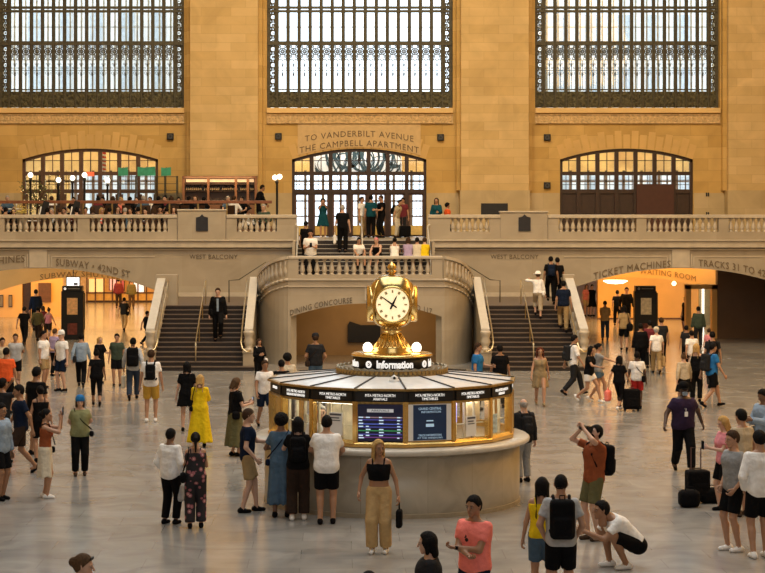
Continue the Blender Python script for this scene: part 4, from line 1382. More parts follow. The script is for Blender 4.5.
# ================================================================== restaurant on the balcony
PZ = 4.5
struct('floor_restaurant_platform', MB().box(-18.2, -3.3, 76.2, WY - 0.75, 4.03, PZ), M_wood_m)
t = thing('wooden_rail', 'long brown wooden rail in front of the raised restaurant terrace', 'railing', (0, 76.25, 0))
xa, xb = X(-60, 76.2), X(272, 76.2)
MB().box(xa, xb, -0.06, 0.06, Z(203.5, 76.2), Z(200.5, 76.2)).build('top_rail', mat('mahogany', (0.22, 0.08, 0.035), 0.35, var=0.2), t, bevel=0.01)
MB().box(xa, xb, -0.03, 0.03, 4.03, 4.5).box(xa, xb, -0.02, 0.02, 4.9, 4.94).build('lower_panel', M_wood, t)
x = xa
while x < xb:
    MB().box(x - 0.03, x + 0.03, -0.04, 0.04, 4.03, 5.45).build('post', M_brass_d, t)
    x += 1.15
# back bar
bar = thing('back_bar', 'lit wooden back bar with bottle shelves between restaurant and centre doors', 'bar', (0, 79.75, 0))
x0, x1 = X(183, 79.5), X(256.5, 79.5)
zt_, zs = Z(176, 79.5), PZ
MB().box(x0, x1, -0.05, 0.04, zs, zt_).build('back_panel', mat('bar_back_mirror', (0.10, 0.05, 0.025), 0.3), bar)
mb = MB().box(x0, x1, -0.45, 0.04, zt_ - 0.1, zt_).box(x0, x1, -0.42, 0.04, zs, zs + 0.9)
for px in (183.8, 208.5, 236, 248, 256):
    xx = X(px, 79.5)
    mb.box(xx - 0.05, xx + 0.05, -0.42, 0.04, zs, zt_)
mb.build('wooden_frame', mat('bar_wood', (0.20, 0.09, 0.04), 0.4, var=0.15), bar)
MB().box(x0 + .1, x1 - .1, -0.4, 0.0, Z(184.2, 79.5) - .02, Z(184.2, 79.5)).box(x0 + .1, x1 - .1, -0.4, 0.0, Z(191, 79.5) - .02, Z(191, 79.5)).build('shelf', M_wood, bar)
MB().box(x0 + .12, x1 - .12, -0.1, -0.05, Z(182, 79.5), Z(179, 79.5)).build('light_strip', mat('bar_light', (1, .7, .4), .4, var=0.5, nscale=3, emit=(1.0, 0.60, 0.30), estr=0.9), bar)
bt = [thing('bottle', 'small dark bottle standing on the lit back bar shelf', 'bottle', (0, 0, 0), group='bottles on the back bar shelves')]
MB().lathe([(0.035, 0), (0.038, 0.02), (0.038, 0.17), (0.015, 0.22), (0.014, 0.28)], n=8).build('glass_body', mat('bottle_dark', (0.05, 0.04, 0.03), 0.2), bt[0], True)
MB().box(-0.03, 0.03, -0.042, -0.03, 0.05, 0.13).build('paper_label', mat('bottle_label', (0.25, 0.18, 0.1)), bt[0])
k = 0
for zz in (Z(191, 79.5), Z(184.2, 79.5) if False else PZ + 0.9):
    for i in range(34):
        if i % 9 == 8:
            continue
        o = bt[0] if k == 0 else copy_tree(bt[0])
        o.location = (x0 + 0.15 + i * (x1 - x0 - 0.3) / 33, 79.55, zz)
        o.scale = (1, 1, random.uniform(0.8, 1.1))
        k += 1
# dark service cabinets with green banners above
cb = thing('service_cabinet', 'dark shelved restaurant cabinet under the green banners', 'cabinet', (0, 79.3, PZ))
x0, x1 = X(118, 79.3), X(177, 79.3)
MB().box(x0, x1, 0.1, 0.3, 0, 1.0).build('base', M_wood, cb)
mb = MB()
for px in (118, 136, 155.5, 165, 177):
    mb.box(X(px, 79.3) - .03, X(px, 79.3) + .03, -0.1, 0.3, 0, Z(176, 79.3) - PZ)
for py in (176.5, 183.5, 190):
    mb.box(x0, x1, -0.1, 0.3, Z(py, 79.3) - PZ - .02, Z(py, 79.3) - PZ)
mb.build('frame', M_bronze, cb)
for px0, px1, py0, py1, lab in ((118, 128, 167, 176, 'small green banner nearest the lamp globe over the restaurant'), (137.5, 155.5, 166.5, 176, 'widest green banner over the restaurant cabinet'), (161, 171, 167, 176, 'green banner beyond the arch edge, beside the back bar')):
    t = thing('green_banner', lab, 'banner', (X((px0 + px1) / 2, 79.2), 79.25, Z(py1, 79.2)))
    h = (py1 - py0) * 79.2 / F
    wv = (px1 - px0) * 79.2 / F / 2
    MB().prism([(-wv, 0), (wv, 0.02), (wv * .96, h), (-wv * .3, h - .04), (-wv, h - 0.01)], 'y', -0.02, 0.02).build('cloth', mat('banner_green', (0.04, 0.32, 0.19), 0.6, var=0.25, nscale=5), t)
    MB().tube([(0, 0, -0.05), (0, 0, h)], 0.015).build('pole', M_bronze, t)


def lamp_post(px, py, D, label, zbase, two=False):
    t = thing('globe_lamp_post', label, 'lamp', (X(px, D), D, zbase))
    h = Z(py, D) - zbase
    MB().lathe([(0.09, 0), (0.09, 0.1), (0.05, 0.15), (0.045, h - 0.25), (0.07, h - 0.2), (0.05, h - 0.1)], n=10).build('post', M_black, t, True)
    R_ = 0.105
    for dx in ((-0.08, 0.1) if two else (0,)):
        c = (dx, 0, h + (0.03 if dx > 0 else 0))
        MB().lathe([(0.0, -R_)] + [(R_ * math.cos(a), R_ * math.sin(a)) for a in [math.pi * k / 8 - math.pi / 2 for k in range(1, 8)]] + [(0.0, R_)], c, 14).build('glass_globe', M_globe, t, True)


for px, py, D, lab in ((30.5, 175, 77.2, 'globe lamp post among the decorated tree leaves'), (58.5, 180, 77.2, 'lower globe lamp post next to the decorated tree'), (72.5, 178, 79.0, 'small dimmer globe lamp post behind, between two brighter ones'),
                       (84.5, 175, 77.2, 'globe lamp post beside the red sign'), (107.5, 180.5, 78.0, 'globe lamp post just below the hanging flag')):
    lamp_post(px, py, D, lab, PZ)
lamp_post(277, 177.5, 74.5, 'black lamp post with twin white globes next to the centre doors', 4.03, True)
t = thing('red_sign', 'small red sign above the globe lamp on the restaurant window', 'sign', (X(90, 80.3), 80.35, Z(174, 80.3)))
MB().box(-0.17, 0.17, -0.05, 0, -0.09, 0.09).build('panel', mat('sign_red', (0.8, 0.12, 0.05), 0.5, emit=(1, 0.15, 0.05), estr=0.6), t)
MB().tube([(0, -0.02, 0.09), (0, 0.2, 1.03)], 0.01).build('bracket', M_black, t)
# decorated tree
tr = thing('potted_tree', 'small leafy tree with tiny lights in front of the restaurant arch', 'tree', (X(37, 79.0), 79.0, PZ))
MB().lathe([(0.2, 0), (0.28, 0.4), (0.24, 0.4)], n=12).build('pot', M_wood_m, tr, True)
tb = MB()
rr = random.Random(5)
tips = []
tb.tube([(0, 0, 0.35), (0.02, 0, 1.0)], [0.05, 0.035], 6)
for k in range(16):
    a = rr.uniform(0, 6.28)
    e = (math.cos(a) * rr.uniform(.25, .62), math.sin(a) * rr.uniform(.2, .5), rr.uniform(1.0, 1.95))
    tb.tube([(0.02, 0, rr.uniform(.6, 1.0)), (e[0] * .5, e[1] * .5, e[2] * .75), e], [0.02, 0.012, 0.005], 5)
    tips.append(e)
tb.build('trunk', M_wood, tr)
lf = MB()
for k in range(420):
    e = tips[k % 16]
    p = Vector((e[0] + rr.gauss(0, .14), e[1] + rr.gauss(0, .12), e[2] * rr.uniform(.7, 1) + rr.gauss(0, .1)))
    d = Vector((rr.gauss(0, 1), rr.gauss(0, 1), rr.gauss(0, 1))).normalized() * 0.06
    u = d.orthogonal().normalized() * 0.022
    w_ = d.cross(u).normalized() * 0.004
    lf.add([p - d, p + u, p + d, p - u, p + w_], [(0, 1, 4), (1, 2, 4), (2, 3, 4), (3, 0, 4), (0, 3, 2, 1)])
lf.build('leaves', mat('olive_leaves', (0.10, 0.12, 0.04), 0.7, var=0.4), tr)
lg = MB()
for k in range(46):
    e = tips[k % 16]
    lg.lathe([(0, -0.012), (0.014, 0), (0, 0.012)], (e[0] + rr.gauss(0, .12), e[1] - .05 + rr.gauss(0, .1), e[2] * rr.uniform(.75, 1) + rr.gauss(0, .1)), 5)
lg.build('fairy_lights', mat('fairy_light', (1, .8, .4), .4, emit=(1, 0.75, 0.35), estr=2.5), tr)
# menu easels and flowers at the front rail
for px, lab in ((38.5, 'slanted black menu easel with white edge behind the yellow flowers'), (69.5, 'slanted black menu easel with white edge beside the diner in grey')):
    t = thing('menu_easel', lab, 'easel', (X(px, 73), 73.0, 4.03))
    MB().prism([(0, 0.85), (0.32, 0.85), (0.42, 1.45), (0.2, 1.5)], 'y', 0, 0.04).build('board', M_black, t)
    MB().prism([(-0.02, 0.8), (0.03, 0.8), (0.13, 1.26), (0.08, 1.27)], 'y', -0.02, 0.02).build('white_edge', M_white, t)
    MB().tube([(0.1, 0.02, 0), (0.15, 0.02, 0.9)], 0.02).tube([(0.35, 0.2, 0), (0.25, 0.04, 0.9)], 0.02).build('leg', M_bronze, t)
t = thing('flower_arrangement', 'yellow flower arrangement standing behind the balcony rail', 'flowers', (X(22, 72.6), 72.7, 4.03))
MB().lathe([(0.15, 0), (0.2, 0.85), (0.25, 0.9), (0.2, 0.9)], n=12).build('tall_vase', M_marble2, t, True)
mb = MB()
for k in range(60):
    mb.lathe([(0, -.03), (0.035, 0), (0, .02)], (rr.gauss(0, .14), rr.gauss(0, .1), 1.02 + abs(rr.gauss(0, .12))), 6)
mb.build('blossoms', mat('yellow_blossom', (0.75, 0.62, 0.16), 0.6, var=0.3), t)
for px, D, z, lab in ((30, 73.65, 4.03, 'front terrace near the flowers'), (62, 73.65, 4.03, 'front terrace beside the easels'), (104, 73.65, 4.03, 'front terrace under the hanging flag'), (146, 73.65, 4.03, 'front terrace under the green banners'),
                      (255, 73.75, 4.03, 'terrace before the twin globe lamp'), (14, 78.0, PZ, 'raised terrace under the tree'), (97, 78.0, PZ, 'raised terrace by the red sign'), (148, 78.0, PZ, 'raised terrace near the cabinet')):
    t = thing('restaurant_table', 'small white-topped restaurant table on the ' + lab, 'table', (X(px, D), D, z))
    MB().box(-0.36, 0.36, -0.26, 0.26, 0.70, 0.74).build('tabletop', M_paper, t, bevel=0.01)
    MB().lathe([(0.22, 0), (0.22, 0.03), (0.035, 0.05), (0.035, 0.7)], n=10).build('pedestal', M_bronze, t)
    MB().lathe([(0.0, 0.74), (0.03, 0.745), (0.005, 0.76), (0.005, 0.83), (0.035, 0.88), (0.03, 0.93)], (0.1, 0.0, 0), 8).build('wine_glass', mat('pale_glass', (0.7, 0.7, 0.7), 0.1), t)
# ================================================================== people: smooth bodies grown from tapered limbs
def A3(*v):
    return np.array(v, dtype=np.float64)


def d_cone(P, a, b, ra, rb):
    ba = b - a
    h = np.clip(((P - a) @ ba) / max(ba @ ba, 1e-9), 0, 1)
    q = P - a - h[:, None] * ba
    return np.sqrt((q * q).sum(1)) - (ra + (rb - ra) * h)


def smin(a, b, k):
    h = np.clip(0.5 + 0.5 * (b - a) / k, 0, 1)
    return b + (a - b) * h - k * h * (1 - h)


def surf(fn, lo, hi, h):
    """polygonise fn(P)<0 inside the box lo..hi on a grid of step h (dual method)"""
    n = np.maximum(np.ceil((hi - lo) / h).astype(int) + 3, 4)
    o = lo - h
    ax = [o[i] + h * np.arange(n[i]) for i in range(3)]
    G = np.stack(np.meshgrid(*ax, indexing='ij'), -1).reshape(-1, 3)
    f = fn(G).reshape(n)
    f[0], f[-1] = np.maximum(f[0], h), np.maximum(f[-1], h)
    f[:, 0], f[:, -1] = np.maximum(f[:, 0], h), np.maximum(f[:, -1], h)
    f[:, :, 0], f[:, :, -1] = np.maximum(f[:, :, 0], h), np.maximum(f[:, :, -1], h)
    ins = f < 0
    cs = [(i, j, k) for i in (0, 1) for j in (0, 1) for k in (0, 1)]
    sl = lambda a, c: a[c[0]:n[0] - 1 + c[0], c[1]:n[1] - 1 + c[1], c[2]:n[2] - 1 + c[2]]
    cnt = sum(sl(ins, c).astype(np.int8) for c in cs)
    act = (cnt > 0) & (cnt < 8)
    I = np.argwhere(act)
    if not len(I):
        return np.zeros((0, 3)), np.zeros((0, 4), int)
    V = np.stack([f[I[:, 0] + c[0], I[:, 1] + c[1], I[:, 2] + c[2]] for c in cs], 1)
    acc = np.zeros((len(I), 3))
    num = np.zeros(len(I))
    for a in range(8):
        for b in range(a + 1, 8):
            ca, cb = A3(*cs[a]), A3(*cs[b])
            if abs(ca - cb).sum() != 1:
                continue
            m = (V[:, a] < 0) != (V[:, b] < 0)
            t = V[:, a] / np.where(m, V[:, a] - V[:, b], 1)
            acc += np.where(m[:, None], ca + t[:, None] * (cb - ca), 0)
            num += m
    vs = o + h * (I + acc / num[:, None])
    idx = -np.ones(act.shape, int)
    idx[tuple(I.T)] = np.arange(len(I))
    faces = []
    for ax_ in range(3):
        s0 = [slice(1, n[i] - 1) for i in range(3)]
        s1 = list(s0)
        s0[ax_] = slice(0, n[ax_] - 1)
        s1[ax_] = slice(1, n[ax_])
        x = ins[tuple(s0)] != ins[tuple(s1)]
        E = np.argwhere(x)
        if not len(E):
            continue
        E = E + A3(*[0 if i == ax_ else 1 for i in range(3)]).astype(int)
        u, w = [(1, 2), (2, 0), (0, 1)][ax_]
        du, dw = np.eye(3, dtype=int)[u], np.eye(3, dtype=int)[w]
        q = np.stack([idx[tuple((E - du - dw).T)], idx[tuple((E - dw).T)], idx[tuple(E.T)], idx[tuple((E - du).T)]], 1)
        flip = ~ins[tuple(E.T)]
        q[flip] = q[flip][:, ::-1]
        faces.append(q)
    return vs, np.concatenate(faces)


def Rx(a):
    c, s = math.cos(a), math.sin(a)
    return np.array([[1, 0, 0], [0, c, -s], [0, s, c]])


def Ry(a):
    c, s = math.cos(a), math.sin(a)
    return np.array([[c, 0, s], [0, 1, 0], [-s, 0, c]])


def Rz(a):
    c, s = math.cos(a), math.sin(a)
    return np.array([[c, -s, 0], [s, c, 0], [0, 0, 1]])


def sphere_mesh(c, r, n=6, m=4):
    vs, fs = [], []
    for j in range(m + 1):
        p = -math.pi / 2 + math.pi * j / m
        for i in range(n):
            t = 2 * math.pi * i / n
            vs.append((c[0] + r[0] * math.cos(p) * math.cos(t), c[1] + r[1] * math.cos(p) * math.sin(t), c[2] + r[2] * math.sin(p)))
    for j in range(m):
        for i in range(n):
            a, b = j * n + i, j * n + (i + 1) % n
            fs.append((a, b, b + n, a + n))
    return np.array(vs), np.array(fs)


# ---- head (origin at the middle of the head, facing -y)
def head_fn(P):
    E = P / A3(0.074, 0.094, 0.104) - A3(0, 0.13, 0.16)
    d = (np.sqrt((E * E).sum(1)) - 1) * 0.085
    d = smin(d, d_cone(P, A3(0, -0.030, -0.045), A3(0, -0.060, -0.088), 0.056, 0.026), 0.03)
    d = smin(d, d_cone(P, A3(0, 0.02, -0.05), A3(0, 0.03, -0.17), 0.052, 0.056), 0.02)
    d = smin(d, d_cone(P, A3(0, -0.088, 0.012), A3(0, -0.108, -0.026), 0.008, 0.013), 0.012)
    d = smin(d, d_cone(P, A3(-0.02, -0.082, -0.052), A3(0.02, -0.082, -0.052), 0.009, 0.009), 0.012)
    d = smin(d, d_cone(P, A3(-0.045, -0.07, 0.026), A3(0.045, -0.07, 0.026), 0.010, 0.010), 0.018)
    Q = np.abs(P * A3(1, 0, 0)) + P * A3(0, 1, 1)
    d = smin(d, d_cone(Q, A3(0.076, 0.012, 0.018), A3(0.078, 0.006, -0.02), 0.016, 0.010), 0.006)
    for sx in (-1, 1):
        d = np.maximum(d, -(d_cone(P, A3(sx * 0.031, -0.098, 0.004), A3(sx * 0.033, -0.098, 0.004), 0.014, 0.014)))
    return d


def build_head(h):
    v, f = surf(head_fn, A3(-.1, -.13, -.2), A3(.1, .12, .13), h)
    vs, fs, mi = [v], [f], [np.zeros(len(f), int)]
    n = len(v)
    for c, r, m in (((0.031, -0.080, 0.003), (0.013, 0.008, 0.008), 3), ((-0.031, -0.080, 0.003), (0.013, 0.008, 0.008), 3),
                    ((0.031, -0.086, 0.003), (0.006, 0.005, 0.006), 1), ((-0.031, -0.086, 0.003), (0.006, 0.005, 0.006), 1),
                    ((0.032, -0.087, 0.024), (0.020, 0.006, 0.004), 1), ((-0.032, -0.087, 0.024), (0.020, 0.006, 0.004), 1),
                    ((0, -0.092, -0.052), (0.024, 0.005, 0.0065), 2)):
        a, b = sphere_mesh(c, r)
        vs.append(a)
        fs.append(b + n)
        n += len(a)
        mi.append(np.full(len(b), m))
    return np.concatenate(vs), np.concatenate(fs), np.concatenate(mi)


HEADS = {}


def head_for(h):
    if h not in HEADS:
        HEADS[h] = build_head(h)
    return HEADS[h]


# ---- left hand: wrist at origin, fingers along -z, thumb side -y, palm facing -x
def hand_fn(curl):
    segs = []
    for i, (y, L) in enumerate(((-0.030, 0.070), (-0.010, 0.078), (0.011, 0.072), (0.030, 0.056))):
        b = A3(0, y, -0.088)
        a = 0.25 + curl * 0.55
        m = b + 0.45 * L * A3(-math.sin(a), y * 0.8, -math.cos(a))
        a2 = a + 0.45 + curl * 1.0
        m2 = m + 0.30 * L * A3(-math.sin(a2), 0, -math.cos(a2))
        a3 = a2 + 0.3 + curl * 0.6
        e = m2 + 0.25 * L * A3(-math.sin(a3), 0, -math.cos(a3))
        segs += [(b, m, .0095, .009), (m, m2, .009, .008), (m2, e, .008, .0065)]
    tb = [(A3(-.004, -.026, -.022), A3(-.018, -.055, -.055), .013, .011), (A3(-.018, -.055, -.055), A3(-.026 - .012 * curl, -.060 + .02 * curl, -.088), .010, .008)]

    def fn(P):
        d = d_cone(P, A3(0, 0, 0.0), A3(0, -.022, -.075), .022, .017)
        for y in (-0.008, 0.010, 0.026):
            d = smin(d, d_cone(P, A3(0, y * .3, -0.01), A3(0, y, -.080), .018, .014), .014)
        g = None
        for s in segs + tb:
            q = d_cone(P, *s)
            g = q if g is None else np.minimum(g, q)
        return smin(d, g, .006)
    return fn


HANDS = {}


def hand_for(curl, h):
    if (curl, h) not in HANDS:
        HANDS[(curl, h)] = surf(hand_fn(curl), A3(-.09, -.085, -.185), A3(.03, .055, .03), h)
    return HANDS[(curl, h)]


# ---- hair styles in head coordinates
def hair_fn(style):
    def shell(P, k=0.011):
        E = (P - A3(0, 0.014, 0.022)) / A3(0.078 + k, 0.096 + k, 0.103 + k)
        return (np.sqrt((E * E).sum(1)) - 1) * 0.09

    def fn(P):
        d = shell(P)
        x, y, z = P.T
        if style in ('short', 'buzz'):
            if style == 'buzz':
                d = shell(P, 0.004)
            d = d + .0035 * np.sin(x * 160) * np.sin(y * 150 + z * 90)
            d = np.maximum(d, -(y + 0.95 * (z - 0.05) + 0.048 + .006 * np.sin(x * 120)))
            d = np.maximum(d, -(z + 0.072))
        elif style == 'curly':
            E = (P - A3(0, 0.02, 0.035)) / A3(0.118, 0.128, 0.125)
            d = (np.sqrt((E * E).sum(1)) - 1) * 0.11 + 0.008 * np.sin(x * 90) * np.sin(y * 90) * np.sin(z * 90)
            d = np.maximum(d, -(y + 0.9 * (z - 0.05) + 0.045))
            d = np.maximum(d, -(z + 0.09))
        elif style in ('long', 'longer', 'bob', 'wavy'):
            L = {'long': -.30, 'longer': -.42, 'bob': -.13, 'wavy': -.26}[style]
            W = 0.062 if style != 'wavy' else 0.082
            d = smin(d, d_cone(P, A3(0.035, .045, .02), A3(.045, .075, L), W, W * .65), .03)
            d = smin(d, d_cone(P, A3(-0.035, .045, .02), A3(-.045, .075, L), W, W * .65), .03)
            for s in (-1, 1):
                d = smin(d, d_cone(P, A3(s * .070, -.0, .03), A3(s * (.085 if style != 'wavy' else .105), -.005, L * .72), .026, .022), .025)
            d = np.maximum(d, -np.maximum(y + 0.75 * (z - 0.062) + 0.045, np.abs(x) - 0.066))
            if style == 'wavy':
                d = d + 0.007 * np.sin(z * 70 + x * 30)
        elif style in ('bun', 'pony', 'updo'):
            d = np.maximum(d, -(y + 0.9 * (z - 0.05) + 0.048))
            d = np.maximum(d, -(z + 0.075))
            if style == 'bun':
                d = smin(d, np.sqrt(((P - A3(0, .075, .125)) ** 2).sum(1)) - .045, .015)
            elif style == 'updo':
                d = smin(d, np.sqrt(((P - A3(0, .115, .03)) ** 2).sum(1)) - .05, .02)
            else:
                d = smin(d, d_cone(P, A3(0, .11, .05), A3(0, .16, -.03), .03, .035), .015)
                d = smin(d, d_cone(P, A3(0, .16, -.03), A3(0, .13, -.26), .035, .014), .02)
        elif style == 'balding':
            d = shell(P, 0.006)
            d = np.maximum(d, z - 0.055)
            d = np.maximum(d, -(y + 0.4 * z + 0.0))
            d = np.maximum(d, -(z + 0.055))
        # carve the head away a little so the hair stays a shell
        E = P / A3(0.066, 0.085, 0.096) - A3(0, 0.13, 0.16)
        return np.maximum(d, -(np.sqrt((E * E).sum(1)) - 1) * 0.08)
    return fn


HAIRS = {}


def hair_for(style, h):
    if (style, h) not in HAIRS:
        lo = A3(-.16, -.14, -.12)
        if style in ('long', 'longer', 'wavy', 'pony', 'bob'):
            lo = A3(-.17, -.13, -.5)
        HAIRS[(style, h)] = surf(hair_fn(style), lo, A3(.16, .22, .19), h)
    return HAIRS[(style, h)]


def cap_mesh(kind):
    mb = MB()
    if kind == 'cap':
        mb.lathe([(0.099, 0.03), (0.102, 0.06), (0.094, 0.11), (0.06, 0.15), (0.0, 0.158)], (0, 0.012, 0), 16)
        mb.prism([(-0.08, -0.06), (-0.06, -0.13), (0, -0.165), (0.06, -0.13), (0.08, -0.06)], 'z', 0.035, 0.045)
    elif kind == 'sunhat':
        mb.lathe([(0.19, 0.03), (0.185, 0.045), (0.105, 0.055), (0.1, 0.12), (0.06, 0.16), (0, 0.165)], (0, 0.012, 0), 18)
    elif kind == 'bandana':
        mb.lathe([(0.098, 0.02), (0.102, 0.06), (0.094, 0.11), (0.06, 0.148), (0.0, 0.155)], (0, 0.012, 0), 16)
    return np.array(mb.v), mb.f


def mesh_obj(name, v, f, mats, parent, mi=None, smooth=True):
    me = bpy.data.meshes.new(name)
    if isinstance(f, np.ndarray):
        nf = len(f)
        me.vertices.add(len(v))
        me.vertices.foreach_set('co', np.ascontiguousarray(v, dtype=np.float32).ravel())
        me.loops.add(nf * 4)
        me.loops.foreach_set('vertex_index', np.ascontiguousarray(f, dtype=np.int32).ravel())
        me.polygons.add(nf)
        me.polygons.foreach_set('loop_start', np.arange(nf, dtype=np.int32) * 4)
        me.polygons.foreach_set('loop_total', np.full(nf, 4, dtype=np.int32))
        me.update(calc_edges=True)
        me.validate()
    else:
        me.from_pydata([tuple(x) for x in v], [], f)
        me.update()
    for m in mats:
        me.materials.append(m)
    if mi is not None and len(mi) == len(me.polygons):
        me.polygons.foreach_set('material_index', mi.astype(np.int32))
    if smooth:
        me.polygons.foreach_set('use_smooth', [True] * len(me.polygons))
    o = bpy.data.objects.new(name, me)
    COL.objects.link(o)
    if parent:
        o.parent = parent
    return o


CC = {}
PAL = dict(black=(0.005, 0.005, 0.006), charcoal=(0.020, 0.021, 0.024), navy=(0.007, 0.013, 0.032), white=(0.84, 0.83, 0.81), cream=(0.62, 0.56, 0.44), grey=(0.27, 0.28, 0.29), lgrey=(0.42, 0.43, 0.44),
           khaki=(0.36, 0.25, 0.12), tan=(0.50, 0.34, 0.16), beige=(0.48, 0.40, 0.28), mustard=(0.52, 0.31, 0.05), yellow=(0.78, 0.56, 0.015), orange=(0.80, 0.12, 0.03), rust=(0.27, 0.075, 0.03), coral=(0.98, 0.24, 0.20),
           teal=(0.008, 0.065, 0.09), blue=(0.025, 0.16, 0.42), lblue=(0.26, 0.34, 0.44), denim=(0.075, 0.13, 0.20), ddenim=(0.03, 0.045, 0.075), olive=(0.13, 0.12, 0.055), sage=(0.23, 0.24, 0.12), dgreen=(0.05, 0.07, 0.05),
           brown=(0.07, 0.045, 0.03), dbrown=(0.035, 0.022, 0.016), pink=(0.70, 0.26, 0.30), lilac=(0.40, 0.32, 0.50), red=(0.45, 0.03, 0.03), maroon=(0.16, 0.03, 0.04), purple=(0.03, 0.018, 0.045),
           blonde=(0.45, 0.28, 0.10), grayhair=(0.35, 0.33, 0.31), hblack=(0.005, 0.004, 0.004), hbrown=(0.045, 0.024, 0.013), hred=(0.10, 0.025, 0.012), dress=(0.30, 0.23, 0.13), brownhair=(0.09, 0.05, 0.025))
SKIN = dict(l=(0.56, 0.34, 0.24), m=(0.42, 0.23, 0.14), d=(0.20, 0.10, 0.055), k=(0.07, 0.035, 0.022), t=(0.32, 0.165, 0.09))


def cloth(c, kind='cloth'):
    if (c, kind) not in CC:
        if kind == 'skin':
            m = mat('skin_' + c, SKIN[c], 0.5, var=0.04)
        elif kind == 'hair':
            m = mat('hair_' + c, PAL[c], 0.75, var=0.25, nscale=40, bump=0.4, spec=0.15)
        else:
            m = mat('fabric_' + c, PAL[c], 0.85, var=0.10, nscale=14, bump=0.5, spec=0.1)
        CC[(c, kind)] = m
    return CC[(c, kind)]


def floral():
    if 'floral' in MATS:
        return MATS['floral']
    m = mat('floral', (0.012, 0.010, 0.014), 0.8)
    nt = m.node_tree
    vo = nt.nodes.new('ShaderNodeTexVoronoi')
    vo.inputs['Scale'].default_value = 9
    tc = nt.nodes.new('ShaderNodeTexCoord')
    nt.links.new(tc.outputs['Object'], vo.inputs['Vector'])
    rp = nt.nodes.new('ShaderNodeValToRGB')
    rp.color_ramp.interpolation = 'CONSTANT'
    e = rp.color_ramp.elements
    e[0].color = (0.55, 0.33, 0.30, 1)
    e[1].position = 0.36
    e[1].color = (0.012, 0.010, 0.014, 1)
    x = e.new(0.17)
    x.color = (0.30, 0.10, 0.12, 1)
    nt.links.new(vo.outputs['Distance'], rp.inputs[0])
    nt.links.new(rp.outputs[0], nt.nodes['Principled BSDF'].inputs['Base Color'])
    return m


def ik(a, t, l1, l2, pole):
    d = t - a
    L = np.linalg.norm(d)
    mx = (l1 + l2) * 0.998
    if L > mx:
        t = a + d / L * mx
        d = t - a
        L = mx
    L = max(L, abs(l1 - l2) + 0.02)
    c = (l1 * l1 + L * L - l2 * l2) / (2 * l1 * L)
    c = max(-1, min(1, c))
    u = d / np.linalg.norm(d)
    p = pole - u * (pole @ u)
    p = p / max(np.linalg.norm(p), 1e-6)
    return a + u * l1 * c + p * l1 * math.sqrt(1 - c * c), t


